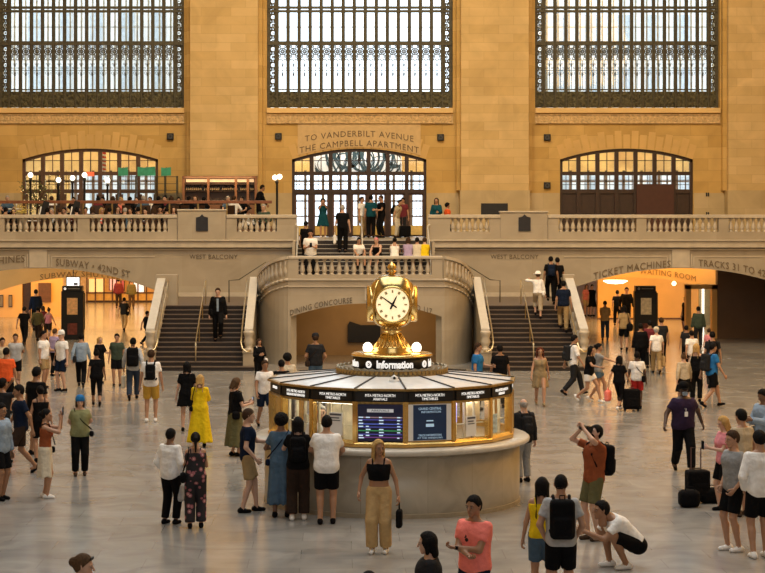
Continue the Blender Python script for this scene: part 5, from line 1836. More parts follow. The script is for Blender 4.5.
# pose tables. hands given relative to the torso root (pelvis), x is the figure's left
def POSE(name):
    S = dict(pel=A3(0, 0, .93), lean=0.03, side=0.0, twist=0.0, hl=A3(.27, -.05, -.10), hr=A3(-.27, -.05, -.10), fl=A3(.10, .02, .075), fr=A3(-.10, -.04, .075), fpl=0.0, fpr=0.0,
             kl=A3(.1, -1, 0), kr=A3(-.1, -1, 0), el=A3(.5, .9, -.2), er=A3(-.5, .9, -.2), curl=0.35, hp=0.1, hy=0.0, tl=A3(0, -1, 0), tr=A3(0, -1, 0))
    U = lambda **k: S.update(k)
    if name == 'walk':
        U(pel=A3(0, 0, .90), lean=.06, fl=A3(.08, -.30, .09), fr=A3(-.08, .30, .13), fpr=.6, fpl=-.15, hl=A3(.27, .16, -.06), hr=A3(-.27, -.22, -.03))
    elif name == 'walk2':
        U(pel=A3(0, 0, .90), lean=.06, fr=A3(-.08, -.28, .09), fl=A3(.08, .28, .13), fpl=.6, fpr=-.15, hr=A3(-.27, .16, -.06), hl=A3(.27, -.22, -.03))
    elif name == 'stride':
        U(pel=A3(0, 0, .88), lean=.1, fl=A3(.05, -.34, .09), fr=A3(-.05, .36, .18), fpr=.9, hl=A3(.28, .2, .0), hr=A3(-.2, -.42, .22))
    elif name == 'phone':
        U(hl=A3(.06, -.34, .24), hr=A3(-.08, -.32, .22), tl=A3(0, 0, 1), tr=A3(0, 0, 1), hp=.35, el=A3(.5, .3, -1), er=A3(-.5, .3, -1), curl=.7)
    elif name == 'phoneup':
        U(hl=A3(.04, -.30, .64), hr=A3(-.06, -.28, .58), tl=A3(0, 0, 1), tr=A3(0, 0, 1), hp=.0, el=A3(.5, .3, -1), er=A3(-.5, .3, -1), curl=.7)
    elif name == 'camera':
        U(hl=A3(.05, -.25, .73), hr=A3(-.12, -.19, .70), lean=-.05, hp=-.35, el=A3(1, -.6, -.1), er=A3(-1, -.6, -.25), curl=.8, tl=A3(-1, 0, 0), tr=A3(1, 0, 0))
    elif name == 'hips':
        U(hl=A3(.17, -.05, .10), hr=A3(-.17, -.05, .10), el=A3(1, .7, 0), er=A3(-1, .7, 0))
    elif name == 'crossed':
        U(hl=A3(-.08, -.24, .22), hr=A3(.10, -.28, .16), el=A3(1, -.1, -.8), er=A3(-1, -.1, -.8), hp=.05, curl=.6)
    elif name == 'back':
        U(hl=A3(.05, .18, .05), hr=A3(-.05, .18, .02), el=A3(1, .5, -.2), er=A3(-1, .5, -.2))
    elif name == 'pockets':
        U(hl=A3(.18, -.10, -.02), hr=A3(-.18, -.10, -.02), el=A3(.8, .9, 0), er=A3(-.8, .9, 0))
    elif name == 'counter':
        U(hl=A3(.22, -.42, .17), hr=A3(-.20, -.42, .17), lean=.22, el=A3(.7, .1, -.8), er=A3(-.7, .1, -.8))
    elif name == 'onehand':
        U(hl=A3(.12, -.36, .20), tl=A3(0, 0, 1), el=A3(.5, .3, -1), curl=.6)
    elif name == 'point':
        U(pel=A3(0, 0, .91), hr=A3(-.12, -.55, .25), hl=A3(.25, .1, -.05), fl=A3(.08, -.22, .08), fr=A3(-.08, .24, .12), fpr=.5, curl=.1)
    elif name == 'armsup':
        U(hl=A3(.12, -.30, .66), hr=A3(-.14, -.28, .66), hp=-.15, el=A3(.8, 0, -.8), er=A3(-.8, 0, -.8), curl=.8)
    elif name == 'sit':
        U(pel=A3(0, 0, .50), lean=.12, fl=A3(.12, -.42, .075), fr=A3(-.12, -.42, .075), hl=A3(.15, -.34, .16), hr=A3(-.15, -.34, .16), kl=A3(.1, -.6, 1), kr=A3(-.1, -.6, 1), el=A3(1, .2, -.6), er=A3(-1, .2, -.6))
    elif name == 'sitlow':
        U(pel=A3(0, 0, .26), lean=.22, fl=A3(.14, -.48, -.08), fr=A3(-.14, -.48, -.08), hl=A3(.12, -.44, .18), hr=A3(-.12, -.44, .18), kl=A3(.1, -.6, 1), kr=A3(-.1, -.6, 1), el=A3(1, .2, -.6), er=A3(-1, .2, -.6))
    elif name == 'crouch':
        U(pel=A3(0, .20, .30), lean=.80, fl=A3(.12, .02, .075), fr=A3(-.13, -.10, .075), hl=A3(.08, -.36, .65), hr=A3(-.10, -.33, .60), kl=A3(.25, -1, .9), kr=A3(-.25, -1, .9), el=A3(.5, 0, -1), er=A3(-.5, 0, -1), hp=-.35, curl=.6)
    elif name == 'bend':
        U(lean=.55, hl=A3(.15, -.45, .02), hr=A3(-.15, -.42, .0), hp=.1)
    elif name == 'rail':
        U(hr=A3(-.48, -.22, .42), pel=A3(0, 0, .92), fl=A3(.09, -.14, .20), fr=A3(-.09, .1, .08), er=A3(-.6, .4, -.6))
    elif name == 'stairs':
        U(pel=A3(0, 0, .95), fl=A3(.09, -.16, .21), fr=A3(-.09, .1, .08), lean=.1)
    elif name == 'headonly':
        pass
    return S


OFF = {}


def person(label, px, yf, yh, face, top='tee:white', bottom='trousers:black', hair='short:hblack', skin='l', pose='stand', D=None, z=0.0, H=None, fem=False, bulk=1.0, shoes='black',
           hat=None, extra=(), name='person', group=None, vox=None, cat='person', **ov):
    """px: image column, yf feet row (or D), yh head-top row; all turned into a real place and height here"""
    if D is None:
        D = F * CZ / (yf - HY)
    sc = F / D
    if H is None:
        feet = CZ - (yf - HY) / sc if yf is not None else z
        H = (yf - yh) / sc if yf is not None else 1.7
    k = H / 1.73
    vx = vox or (0.0165 if sc > 70 else 0.019 if sc > 50 else 0.023 if sc > 35 else 0.028)
    vx = vx / 1.0
    S = POSE(pose)
    S.update(ov)
    root = thing(name, label, cat, (X(px, D), D, z), math.radians(face), group, k)
    sk = cloth(skin, 'skin')
    R = Rz(S['twist']) @ Rx(S['lean']) @ Ry(S['side'])
    # lean>0 bends towards -y
    pel = S['pel']
    T = lambda v: pel + R @ v
    sw = .145 if fem else .165
    B = bulk
    hip = {1: T(A3(.085, 0, -.01)), -1: T(A3(-.085, 0, -.01))}
    sho = {1: T(A3(sw, .01, .437)), -1: T(A3(-sw, .01, .437))}
    foot = {1: S['fl'], -1: S['fr']}
    knee, wrist, elb = {}, {}, {}
    for s, f_, kp in ((1, 'fl', 'kl'), (-1, 'fr', 'kr')):
        knee[s], foot[s] = ik(hip[s], S[f_], .435, .43, S[kp])
    for s, h_, ep in ((1, 'hl', 'el'), (-1, 'hr', 'er')):
        tgt = pel + (R @ S[h_] if S.get('rel', True) else S[h_])
        elb[s], wrist[s] = ik(sho[s], tgt, .285, .255, R @ S[ep])
    neck = T(A3(0, .012, .50))
    headc = T(A3(0, -.012, .655))
    wf_ = .90 if fem else 1.0

    def torso(o=0.0):
        b = B
        L = [(T(A3(.062, 0, -.01)), T(A3(.045, 0, .17)), (.112 if fem else .106) * b + o, (.088 if fem else .100) * b + o), (T(A3(-.062, 0, -.01)), T(A3(-.045, 0, .17)), (.112 if fem else .106) * b + o, (.088 if fem else .100) * b + o),
             (T(A3(.045, 0, .17)), T(A3(.075, -.005, .36)), (.088 if fem else .100) * b + o, (.096 if fem else .112) * b + o), (T(A3(-.045, 0, .17)), T(A3(-.075, -.005, .36)), (.088 if fem else .100) * b + o, (.096 if fem else .112) * b + o),
             (T(A3(.075, -.005, .36)), T(A3(sw - .02, .01, .435)), (.088 if fem else .105) * b + o, .048 + o), (T(A3(-.075, -.005, .36)), T(A3(-sw + .02, .01, .435)), (.088 if fem else .105) * b + o, .048 + o),
             (T(A3(.05, .01, .455)), T(A3(-.05, .01, .455)), .055 + o, .055 + o),
             (T(A3(.02, .02, .49)), T(A3(sw - .03, .015, .452)), .042 + o, .034 + o), (T(A3(-.02, .02, .49)), T(A3(-sw + .03, .015, .452)), .042 + o, .034 + o)]
        if fem:
            L += [(T(A3(.062, -.075, .315)), T(A3(.064, -.085, .305)), .058 + o, .05 + o), (T(A3(-.062, -.075, .315)), T(A3(-.064, -.085, .305)), .058 + o, .05 + o)]
        if B > 1.1:
            L += [(T(A3(0, -.05 * B, .08)), T(A3(0, -.05 * B, .2)), .09 * B + o, .08 * B + o)]
        return L

    def arm(s, upto, o=0.0, flare=0.0, fore=None):
        b = (B + 1) / 2 * wf_
        L = []
        e = sho[s] + (elb[s] - sho[s]) * min(upto, 1)
        L.append((sho[s], e, .047 * b + o, (.047 - .007 * min(upto, 1)) * b + o + flare))
        if upto > 1:
            e2 = elb[s] + (wrist[s] - elb[s]) * (upto - 1)
            L.append((elb[s], e2, .039 * b + o, (.041 - .015 * (upto - 1)) * b + o + flare))
        return L

    def leg(s, upto, o=0.0, flare=0.0):
        b = (B + 1) / 2
        L = []
        u = min(upto, 1)
        L.append((hip[s], hip[s] + (knee[s] - hip[s]) * u, .090 * b + o, (.090 - .034 * u) * b + o + (flare if upto <= 1 else flare * .5)))
        if upto > 1:
            v = upto - 1
            L.append((knee[s], knee[s] + (foot[s] - knee[s]) * v, .056 * b + o + flare * .5, (.056 - .020 * v) * b + o + flare))
            if o < .01:
                c = knee[s] + (foot[s] - knee[s]) * .3 + A3(0, .018, 0)
                L.append((c, knee[s] + (foot[s] - knee[s]) * .5 + A3(0, .012, 0), .052 * b, .044 * b))
        return L

    def field(prims, kk=.035, cuts=()):
        def fn(P):
            d = None
            for p in prims:
                q = d_cone(P, *p)
                d = q if d is None else smin(d, q, kk)
            for (o, nn) in cuts:
                d = np.maximum(d, (P - o) @ nn)
            return d
        return fn

    def mk(name_, prims, m, kk=.035, cuts=(), more=None, hh=None):
        lo = np.min([np.minimum(p[0], p[1]) - max(p[2], p[3]) for p in prims], axis=0) - .02
        hi = np.max([np.maximum(p[0], p[1]) + max(p[2], p[3]) for p in prims], axis=0) + .02
        f0 = field(prims, kk, cuts)
        fn = (lambda P: more(P, f0(P))) if more else f0
        v, f = surf(fn, lo, hi, hh or vx)
        if len(v) == 0:
            return None
        return mesh_obj(name_, v, f, [m], root)

    # --- body
    prims = torso()
    for s in (1, -1):
        prims += arm(s, 2) + leg(s, 2)
        fd = A3(0, -1, 0)
        prims += [(foot[s] + A3(0, .03, -.035), foot[s] + A3(0, -.10, -.045), .035, .028), (foot[s], foot[s] + A3(0, 0, -.03), .036, .036)]
    prims += [(neck, headc + R @ A3(0, .015, -.08), .058, .052)]
    lo = np.min([np.minimum(p[0], p[1]) - max(p[2], p[3]) for p in prims], axis=0) - .02
    hi = np.max([np.maximum(p[0], p[1]) + max(p[2], p[3]) for p in prims], axis=0) + .02
    # arms must not melt into the trunk: blend limb groups separately, then join gently
    tor = [p for p in torso()] + [prims[-1]]

    def body_fn(P):
        d = field(tor)(P)
        for s in (1, -1):
            d = smin(d, field(arm(s, 2), .02)(P), .02)
        lg = None
        for s in (1, -1):
            q = field(leg(s, 2) + [(foot[s] + A3(0, .03, -.035), foot[s] + A3(0, -.10, -.045), .035, .028), (foot[s], foot[s] + A3(0, 0, -.03), .036, .036)], .02)(P)
            lg = q if lg is None else np.minimum(lg, q)
        return smin(d, lg, .03)
    v, f = surf(body_fn, lo, hi, vx)
    vs, fs, mi = [v], [f], [np.zeros(len(f), int)]
    n = len(v)
    HR = R @ Rz(S['hy']) @ Rx(S['hp'] - S['lean'] * 0.6)
    hv, hf, hm = head_for(.0085 if sc > 45 else .012)
    vs.append(headc + hv @ HR.T)
    fs.append(hf + n)
    mi.append(hm)
    n += len(hv)
    hv, hf = hand_for(round(S['curl'], 1), .0065 if sc > 45 else .008)
    for s, tt in ((1, 'tl'), (-1, 'tr')):
        d = wrist[s] - elb[s]
        d /= np.linalg.norm(d)
        if pose in ('phone', 'phoneup', 'camera', 'counter') and False:
            pass
        zc = -d
        y = -(R @ S[tt])
        y = y - zc * (y @ zc)
        if np.linalg.norm(y) < 1e-3:
            y = A3(1, 0, 0) - zc * zc[0]
        y /= np.linalg.norm(y)
        x = np.cross(y, zc)
        q = hv.copy()
        ff = hf
        if s < 0:
            q[:, 0] *= -1
            ff = hf[:, ::-1]
        M = np.stack([x, y, zc], 1)
        vs.append(wrist[s] + q @ M.T)
        fs.append(ff + n)
        mi.append(np.zeros(len(hf), int))
        n += len(q)
    mesh_obj('body', np.concatenate(vs), np.concatenate(fs), [sk, mat('eye_dark', (0.015, 0.01, 0.008), 0.3), mat('lips_' + skin, tuple(c * .75 if i else c * .9 for i, c in enumerate(SKIN[skin])), .5), mat('eye_white', (.30, .26, .24), .3)], root, np.concatenate(mi))
    # --- hair and hat
    hs, hc = hair.split(':')
    if hs != 'bald':
        a, b = hair_for(hs, .0095 if sc > 45 else .013)
        mesh_obj('hair', headc + a @ HR.T, b, [cloth(hc, 'hair')], root)
    if hat:
        kd, c = hat.split(':')
        a, b = cap_mesh(kd)
        mesh_obj('hat', headc + a @ HR.T, b, [cloth(c)], root, smooth=True)
    # --- clothes
    tk, tc = (top.split(':') + [None])[:2] if top else ('none', None)
    bk, bc = (bottom.split(':') + [None])[:2] if bottom else ('none', None)
    up = R @ A3(0, 0, 1)
    necks = [(T(A3(0, 0, .492)), up)]
    MTX = {'floral': floral}
    gm = lambda c: MTX[c]() if c in MTX else cloth(c)
    off = .014
    if tk in ('tee', 'shirt', 'jacket', 'polo', 'tank', 'crop', 'blouse'):
        oo = {'jacket': .032, 'shirt': .026, 'tank': .018, 'crop': .014}.get(tk, .023)
        oa = {'jacket': .026, 'shirt': .018}.get(tk, .012)
        sl = {'tee': .62, 'polo': .6, 'shirt': 1.92, 'jacket': 1.95, 'tank': 0, 'crop': 0, 'blouse': .9}[tk]
        sl = S.get('sleeve', sl)
        low = {'tee': -.09, 'polo': -.07, 'shirt': -.11, 'jacket': -.14, 'tank': -.05, 'crop': .17, 'blouse': -.02}[tk]
        low = S.get('hem', low)
        body_p = torso(oo)
        cuts = [(T(A3(0, 0, low)), -up), necks[0] if tk not in ('tank', 'crop') else (T(A3(0, 0, .42)), up)]
        fb = field(body_p, .04, cuts)
        arms_p = []
        if sl > 0:
            arms_p = [arm(1, sl, oa, .008 if sl < 1.2 else .004), arm(-1, sl, oa, .008 if sl < 1.2 else .004)]

        def fn(P):
            d = fb(P)
            for ap in arms_p:
                a_ = field(ap, .015)(P)
                # cut sleeve end square
                s_ = 1 if ap is arms_p[0] else -1
                e = ap[-1][1]
                dd = ap[-1][1] - ap[-1][0]
                dd = dd / np.linalg.norm(dd)
                a_ = np.where(np.abs((P - e) @ dd) < .12, np.maximum(a_, (P - e) @ dd - .005), a_)
                d = smin(d, a_, .02)
            return d
        allp = body_p + sum(arms_p, [])
        if tk in ('tank', 'crop'):
            allp = body_p
        lo = np.min([np.minimum(p[0], p[1]) - max(p[2], p[3]) for p in allp], axis=0) - .02
        hi = np.max([np.maximum(p[0], p[1]) + max(p[2], p[3]) for p in allp], axis=0) + .02
        v, f = surf(fn, lo, hi, vx)
        o = mesh_obj({'tee': 't_shirt', 'tank': 'tank_top', 'crop': 'crop_top'}.get(tk, tk), v, f, [gm(tc)], root)
        if tk in ('tank', 'crop'):
            mb = MB()
            for s in (1, -1):
                mb.tube([tuple(T(A3(s * .085, -.115, .38))), tuple(T(A3(s * .09, -.05, .50))), tuple(T(A3(s * .09, .06, .50))), tuple(T(A3(s * .085, .105, .40)))], .012, 5)
            mb.build('shoulder_strap', gm(tc), root)
    if bk in ('trousers', 'shorts', 'wide', 'leggings', 'jumpsuit'):
        oo = {'trousers': .018, 'shorts': .018, 'wide': .02, 'leggings': .006, 'jumpsuit': .018}[bk]
        ext = {'trousers': 1.93, 'shorts': .86, 'wide': 1.93, 'leggings': 1.9, 'jumpsuit': 1.93}[bk]
        ext = S.get('ext', ext)
        fl = {'trousers': .014, 'shorts': .014, 'wide': .034, 'leggings': 0, 'jumpsuit': .03}[bk]
        topz = .42 if bk == 'jumpsuit' else .085
        tp = torso(.008)
        ft = field(tp, .04, [(T(A3(0, 0, topz)), up)])
        lgs = {s: leg(s, ext, oo, fl) for s in (1, -1)}
        ends = {s: lgs[s][-1][1] for s in (1, -1)}

        def fn(P):
            d = ft(P)
            lg = None
            for s in (1, -1):
                q = field(lgs[s], .02)(P)
                dd = lgs[s][-1][1] - lgs[s][-1][0]
                dd = dd / np.linalg.norm(dd)
                m_ = (P - ends[s]) @ dd
                q = np.where(m_ < .14, np.maximum(q, m_), q)
                lg = q if lg is None else np.minimum(lg, q)
            return smin(d, lg, .02)
        allp = tp + lgs[1] + lgs[-1]
        lo = np.min([np.minimum(p[0], p[1]) - max(p[2], p[3]) for p in allp], axis=0) - .02
        hi = np.max([np.maximum(p[0], p[1]) + max(p[2], p[3]) for p in allp], axis=0) + .02
        v, f = surf(fn, lo, hi, vx)
        mesh_obj({'wide': 'trousers'}.get(bk, bk), v, f, [gm(bc)], root)
    if bk in ('skirt', 'longskirt', 'dress', 'longdress', 'minidress'):
        L = {'skirt': .45, 'longskirt': .70, 'dress': .42, 'longdress': .80, 'minidress': .30}[bk]
        L = S.get('len', L)
        fl = S.get('flare', {'skirt': .09, 'longskirt': .13, 'dress': .07, 'longdress': .17, 'minidress': .05}[bk])
        dn = A3(0, 0, -1)
        a0 = T(A3(0, 0, .09))
        mid = (hip[1] + hip[-1]) / 2
        low_ = mid + dn * L + A3(0, (foot[1][1] + foot[-1][1]) * .3, 0)
        pr = []
        for s in (1, -1):
            pr += [(a0 + A3(s * .04, 0, 0), mid + A3(s * .065, 0, 0), .095 * B, .125 * B), (mid + A3(s * .065, 0, 0), low_ + A3(s * (.075 + fl * .5), 0, 0), .125 * B, .10 + fl)]
        cuts = [(low_, -A3(0, 0, 1)), (T(A3(0, 0, .10)) if 'dress' not in bk else T(A3(0, 0, .43)), up)]
        if 'dress' in bk:
            pr += torso(.016)
            for s in (1, -1):
                if S.get('sleeve', 0) > 0:
                    pr += arm(s, S['sleeve'], .016, .01)
            if S.get('sleeve', 0) > 0:
                cuts[1] = necks[0]
        ph = random.uniform(0, 6)

        def fold(P, d):
            an = np.arctan2(P[:, 1] - mid[1], P[:, 0] - mid[0])
            w = np.clip((mid[2] - P[:, 2]) / L, 0, 1)
            return d + w * .012 * np.sin(an * 9 + ph)
        mk('dress' if 'dress' in bk else 'skirt', pr, gm(bc), .04, cuts, fold)
    # --- shoes
    for s, fp in ((1, S['fpl']), (-1, S['fpr'])):
        c = foot[s]
        Q = Rx(fp)
        a, b = c + Q @ A3(0, .045, -.038), c + Q @ A3(0, -.125, -.046)
        o = .0
        up_ = Q @ A3(0, 0, 1)
        mk('shoe', [(a, b, .042, .034), (c + Q @ A3(0, .02, -.02), c + Q @ A3(0, 0, .005), .042, .040)], cloth(shoes), .02, [(c + Q @ A3(0, 0, -.075), -up_)], hh=min(vx, .02))
    fr_ = dict(root=root, T=T, R=R, wrist=wrist, elb=elb, sho=sho, headc=headc, HR=HR, pel=pel, k=k, D=D, px=px, face=face, z=z, sw=sw, foot=foot, B=B, name=label)
    for e in extra:
        e(fr_)
    return fr_


def prop(fr, name, label, cat, group=None):
    r = fr['root']
    t = thing(name, label, cat, r.location, r.rotation_euler[2], group, fr['k'])
    return t


def xf(fr, mb, off=(0, 0, 0)):
    """torso coordinates -> person coordinates"""
    mb.v = [tuple(fr['T'](A3(*v))) for v in mb.v]
    return mb


def rbox(c, hs, r):
    def fn(P):
        q = np.abs(P - c) - (hs - r)
        return np.sqrt((np.maximum(q, 0) ** 2).sum(1)) + np.minimum(q.max(1), 0) - r
    return fn


def backpack(label, color='black', big=1.0, side=0.0):
    def f(fr):
        t = prop(fr, 'backpack', label, 'backpack')
        y0 = .115 * fr['B']
        c = A3(0, y0 + .085 * big, .26)
        hs = A3(.145 * big, .085 * big, .23 * big)

        def fn(P):
            return smin(rbox(c, hs, .06)(P), rbox(c + A3(0, .08 * big, -.08 * big), A3(.11 * big, .04, .11 * big), .035)(P), .015)
        v, f_ = surf(fn, c - hs - A3(.03, .03, .03), c + hs + A3(.03, .08, .03), .018)
        v = np.array([fr['T'](p) for p in v])
        mesh_obj('main_bag', v, f_, [cloth(color)], t)
        for s in (1, -1):
            pts = [(s * .09, y0 + .02, .44), (s * .10, .03, .525), (s * .105, -.07, .49), (s * .115, -.13 * fr['B'], .36), (s * .15, -.06, .18), (s * .13, y0 + .03, .08)]
            mb = xf(fr, MB().tube(pts, .02, 6))
            mb.build('shoulder_strap', cloth(color), t, True)
        xf(fr, MB().tube([(-.03, y0 + .09, .48 * big), (-.03, y0 + .09, .52 * big), (.03, y0 + .09, .52 * big), (.03, y0 + .09, .48 * big)], .01, 5)).build('grab_handle', cloth(color), t)
        return t
    return f


def hang_bag(label, kind='tote', color='black', side=1, size=1.0, name='tote_bag', carry='hand'):
    """a bag hanging from the hand, or at the hip from a strap over the shoulder"""
    def f(fr):
        t = prop(fr, name, label, 'bag')
        if carry == 'hand':
            w = fr['wrist'][side]
            d = w - fr['elb'][side]
            d = d / np.linalg.norm(d)
            h = w + d * .09
            top_ = h + A3(0, 0, -.14 * size)
            mb = MB()
            for dy in (-.05, .05):
                mb.tube([tuple(top_ + A3(0, dy * 1.6 * size, -.02)), tuple(h + A3(0, dy * .3, 0)), tuple(h + A3(0, dy * .1, .01)), tuple(top_ + A3(0, dy * 1.6 * size * -.3, -.02))], .009, 5)
            c = top_ + A3(0, 0, -.17 * size)
        else:
            sd = fr['sw'] + .05
            c = fr['T'](A3(side * (.20 * fr['B']), .06 if carry != 'front' else -.12, -.02))
            a = fr['T'](A3((side if carry == 'shoulder' else -side) * .12, 0, .515))
            b = c + A3(0, 0, .12 * size)
            mb = MB()
            for sy in (-1, 1):
                m_ = fr['T'](A3((side if carry == 'shoulder' else side * .25) * (.16 if carry == 'shoulder' else .12), sy * (.135 * fr['B']), .27))
                mb.tube([tuple(a), tuple(fr['T'](A3((side if carry == 'shoulder' else -side) * .12, sy * .08, .48))), tuple(m_), tuple(b + A3(0, sy * .06, 0))], .011, 5)
        mb.build('strap', cloth(color), t)
        hs = {'tote': A3(.055, .15, .17), 'satchel': A3(.06, .14, .10), 'duffel': A3(.10, .20, .12), 'pouch': A3(.06, .08, .08), 'carrier': A3(.06, .13, .18), 'round': A3(.08, .17, .17)}[kind] * size
        v, f_ = surf(rbox(c, hs, min(hs) * .8), c - hs - .02, c + hs + .02, .02)
        mesh_obj('bag_body', v, f_, [cloth(color)], t)
    return f


def held_phone(label, side=1, name='smartphone', cat='phone', size=(.04, .012, .075), off=(0, -.02, .10), color='black', lit=False):
    def f(fr):
        t = prop(fr, name, label, cat)
        w = fr['wrist'][side]
        d = w - fr['elb'][side]
        d = d / np.linalg.norm(d)
        c = w + d * .09 + A3(0, -.012, .03) if name != 'wristwatch' else w
        sx, sy, sz = size
        o = MB().box(c[0] - sx, c[0] + sx, c[1] - sy, c[1] + sy, c[2] - sz, c[2] + sz).build('body', cloth(color), t, bevel=.006)
        MB().box(c[0] - sx * .85, c[0] + sx * .85, c[1] + sy, c[1] + sy + .002, c[2] - sz * .9, c[2] + sz * .9).build('screen', mat('phone_screen', (.3, .4, .5), .2, emit=(.5, .6, .8), estr=.4), t)
    return f


def held_camera(label):
    def f(fr):
        t = prop(fr, 'photo_camera', label, 'camera')
        M = lambda v: tuple(fr['headc'] + fr['HR'] @ A3(*v))
        mb = MB().box(-.07, .07, -.17, -.10, -.03, .06)
        mb.v = [M(v) for v in mb.v]
        mb.build('body', M_black, t)
        mb = MB().tube([(0, -.17, .01), (0, -.20, .01), (0, -.28, .01)], [.038, .04, .042], 12)
        mb.v = [M(v) for v in mb.v]
        mb.build('lens', M_black, t, True)
    return f


def lanyard(fr):
    xf(fr, MB().box(-.03, .03, -.165 * fr['B'], -.155 * fr['B'], .18, .27).tube([(-.05, -.09, .47), (0, -.155 * fr['B'], .27), (.05, -.09, .47)], .006, 4)).build('badge_lanyard', M_paper, fr['root'])


def mask(color='white'):
    def f(fr):
        mb = MB().prism([(-.045, -.085), (.045, -.085), (.055, -.03), (.02, -.012), (-.02, -.012), (-.055, -.03)], 'y', -.125, -.085)
        mb.v = [tuple(fr['headc'] + fr['HR'] @ A3(*v)) for v in mb.v]
        mb.build('face_mask', cloth(color), fr['root'])
    return f


def shades(onshirt=False):
    def f(fr):
        if onshirt:
            mb = MB().ring(-.03, .34, -.15, -.145, 0, .022, 10).ring(-.01, .30, -.15, -.145, 0, .022, 10)
            xf(fr, mb).build('sunglasses', M_black, fr['root'])
        else:
            mb = MB().box(-.06, -.008, -.08, -.068, .075, .105).box(.008, .06, -.08, -.068, .075, .105).box(-.06, .06, -.078, -.07, .095, .105)
            mb.v = [tuple(fr['headc'] + fr['HR'] @ A3(*v)) for v in mb.v]
            mb.build('sunglasses', M_black, fr['root'])
    return f


def beard(color='hblack'):
    def f(fr):
        def fn(P):
            d = d_cone(P, A3(0, -.045, -.06), A3(0, -.068, -.098), .060, .032)
            d = np.maximum(d, P[:, 2] + .045 - .5 * np.abs(P[:, 0]))
            return d
        v, f_ = surf(fn, A3(-.09, -.12, -.15), A3(.09, .03, -.01), .01)
        mesh_obj('beard', fr['headc'] + v @ fr['HR'].T, f_, [cloth(color, 'hair')], fr['root'])
    return f
# ================================================================== the crowd, one by one
P_ = person
BPK, BAG = backpack, hang_bag
# ---- lower-left group
P_('man in black t-shirt and trousers walking away into the golden subway hall', 24, 346, 305.5, 170, 'tee:black', 'trousers:black', 'short:hblack', 't', 'walk')
P_('person in dark blue top standing by the reddish notice panel in the subway hall', 36, 330, 289, 200, 'shirt:navy', 'trousers:black', 'short:hblack', 'm', 'stand')
P_('person in olive jacket within the blurred group entering the subway hall', 37.5, 341, 306, 180, 'jacket:olive', 'trousers:dbrown', 'short:hblack', 'm', 'walk')
P_('woman in maroon top within the blurred group entering the subway hall', 43, 338, 305, 180, 'tee:maroon', 'trousers:brown', 'long:hbrown', 'm', 'walk2', fem=True)
P_('woman in pink sleeveless top beside the black kiosk', 48.5, 340, 307, 160, 'tank:pink', 'shorts:dbrown', 'bun:hbrown', 'l', 'walk', fem=True)
P_('person in lilac top half hidden behind the man in a white cap', 54.5, 376, 328, 150, 'tee:lilac', 'trousers:black', 'short:brownhair', 'l', 'stand')
P_('man in beige shirt cut off at the photo edge beside the grey-shirted man', 2, 392, 337, 30, 'tee:beige', 'shorts:black', 'short:hblack', 'm', 'stand')
P_('man in light grey t-shirt and black shorts facing the camera near the hall edge', 15.5, 389, 333, 10, 'tee:lgrey', 'shorts:black', 'short:hbrown', 'm', 'back')
P_('person in bright orange t-shirt seen from behind', 6, 414, 347, 175, 'tee:orange', 'shorts:black', 'short:hblack', 't', 'stand', bulk=1.1)
P_('man in white t-shirt and khaki shorts facing the man in a white cap', 43, 388, 330, 70, 'tee:white', 'shorts:khaki', 'short:hblack', 'm', 'onehand', bulk=1.15)
P_('man with white cap, white t-shirt and dark shorts with shoulder bag', 62, 391, 330, -40, 'tee:white', 'shorts:navy', 'short:grayhair', 'l', 'stand', hat='cap:white', extra=[BAG('black shoulder bag on the man in a white cap', 'satchel', 'black', -1, 1, 'shoulder_bag', 'shoulder')])
P_('man in light blue shirt and dark trousers walking away near the kiosk', 81, 387, 332, 185, 'shirt:lblue', 'trousers:black', 'short:hblack', 'm', 'walk', extra=[BAG('dark shoulder bag on the man in a light blue shirt', 'satchel', 'charcoal', 1, 1.1, 'shoulder_bag', 'shoulder')])
P_('blonde short-haired woman in black top holding her arm in front', 99.5, 383, 336, 40, 'blouse:black', 'shorts:black', 'bob:blonde', 'l', 'onehand', fem=True)
P_('man in dark green t-shirt and black shorts facing the camera', 117, 386, 333, 0, 'tee:dgreen', 'shorts:black', 'short:hblack', 'm', 'stand', bulk=1.1)
P_('woman all in black t-shirt and leggings striding away in front of the blonde woman', 96.5, 406, 348, 190, 'tee:black', 'leggings:black', 'bun:hblack', 't', 'walk', fem=True, bulk=1.15)
P_('man with grey sleeves and black backpack walking away towards the dark stairs', 133, 400, 336, 182, 'shirt:lgrey', 'trousers:ddenim', 'short:hblack', 'm', 'walk2',
   extra=[BPK('large black backpack of the man with grey sleeves', 'black', 1.1), BAG('pale carrier bag held by the man with grey sleeves', 'carrier', 'cream', 1, 1, 'carrier_bag')])
P_('man in white t-shirt and mustard shorts standing with his back turned', 151, 422, 349, 180, 'tee:white', 'shorts:mustard', 'short:hbrown', 'm', 'stand', shoes='white', extra=[BPK('small black backpack of the man in mustard shorts', 'black', .82)])
P_('woman with long dark hair in short black dress seen from behind', 187, 431, 361, 180, None, 'minidress:black', 'long:hblack', 'l', 'stand', fem=True, sleeve=.5)
P_('blonde woman in long bright yellow dress seen from behind', 200, 447, 374, 178, None, 'longdress:yellow', 'long:blonde', 'l', 'phone', fem=True, sleeve=.9, flare=.09, extra=[BAG('small black handbag against the yellow dress', 'pouch', 'black', 1, .8, 'handbag', 'shoulder')])
P_('woman in black top and long olive skirt looking down at her phone', 235, 456, 377, 115, 'tee:black', 'longskirt:olive', 'bob:brownhair', 'l', 'phone', fem=True, bulk=1.05, flare=.09, extra=[held_phone('phone held by the woman in the olive skirt', 1), BAG('black handbag at the side of the woman in the olive skirt', 'pouch', 'black', -1, 1.1, 'handbag', 'shoulder')])
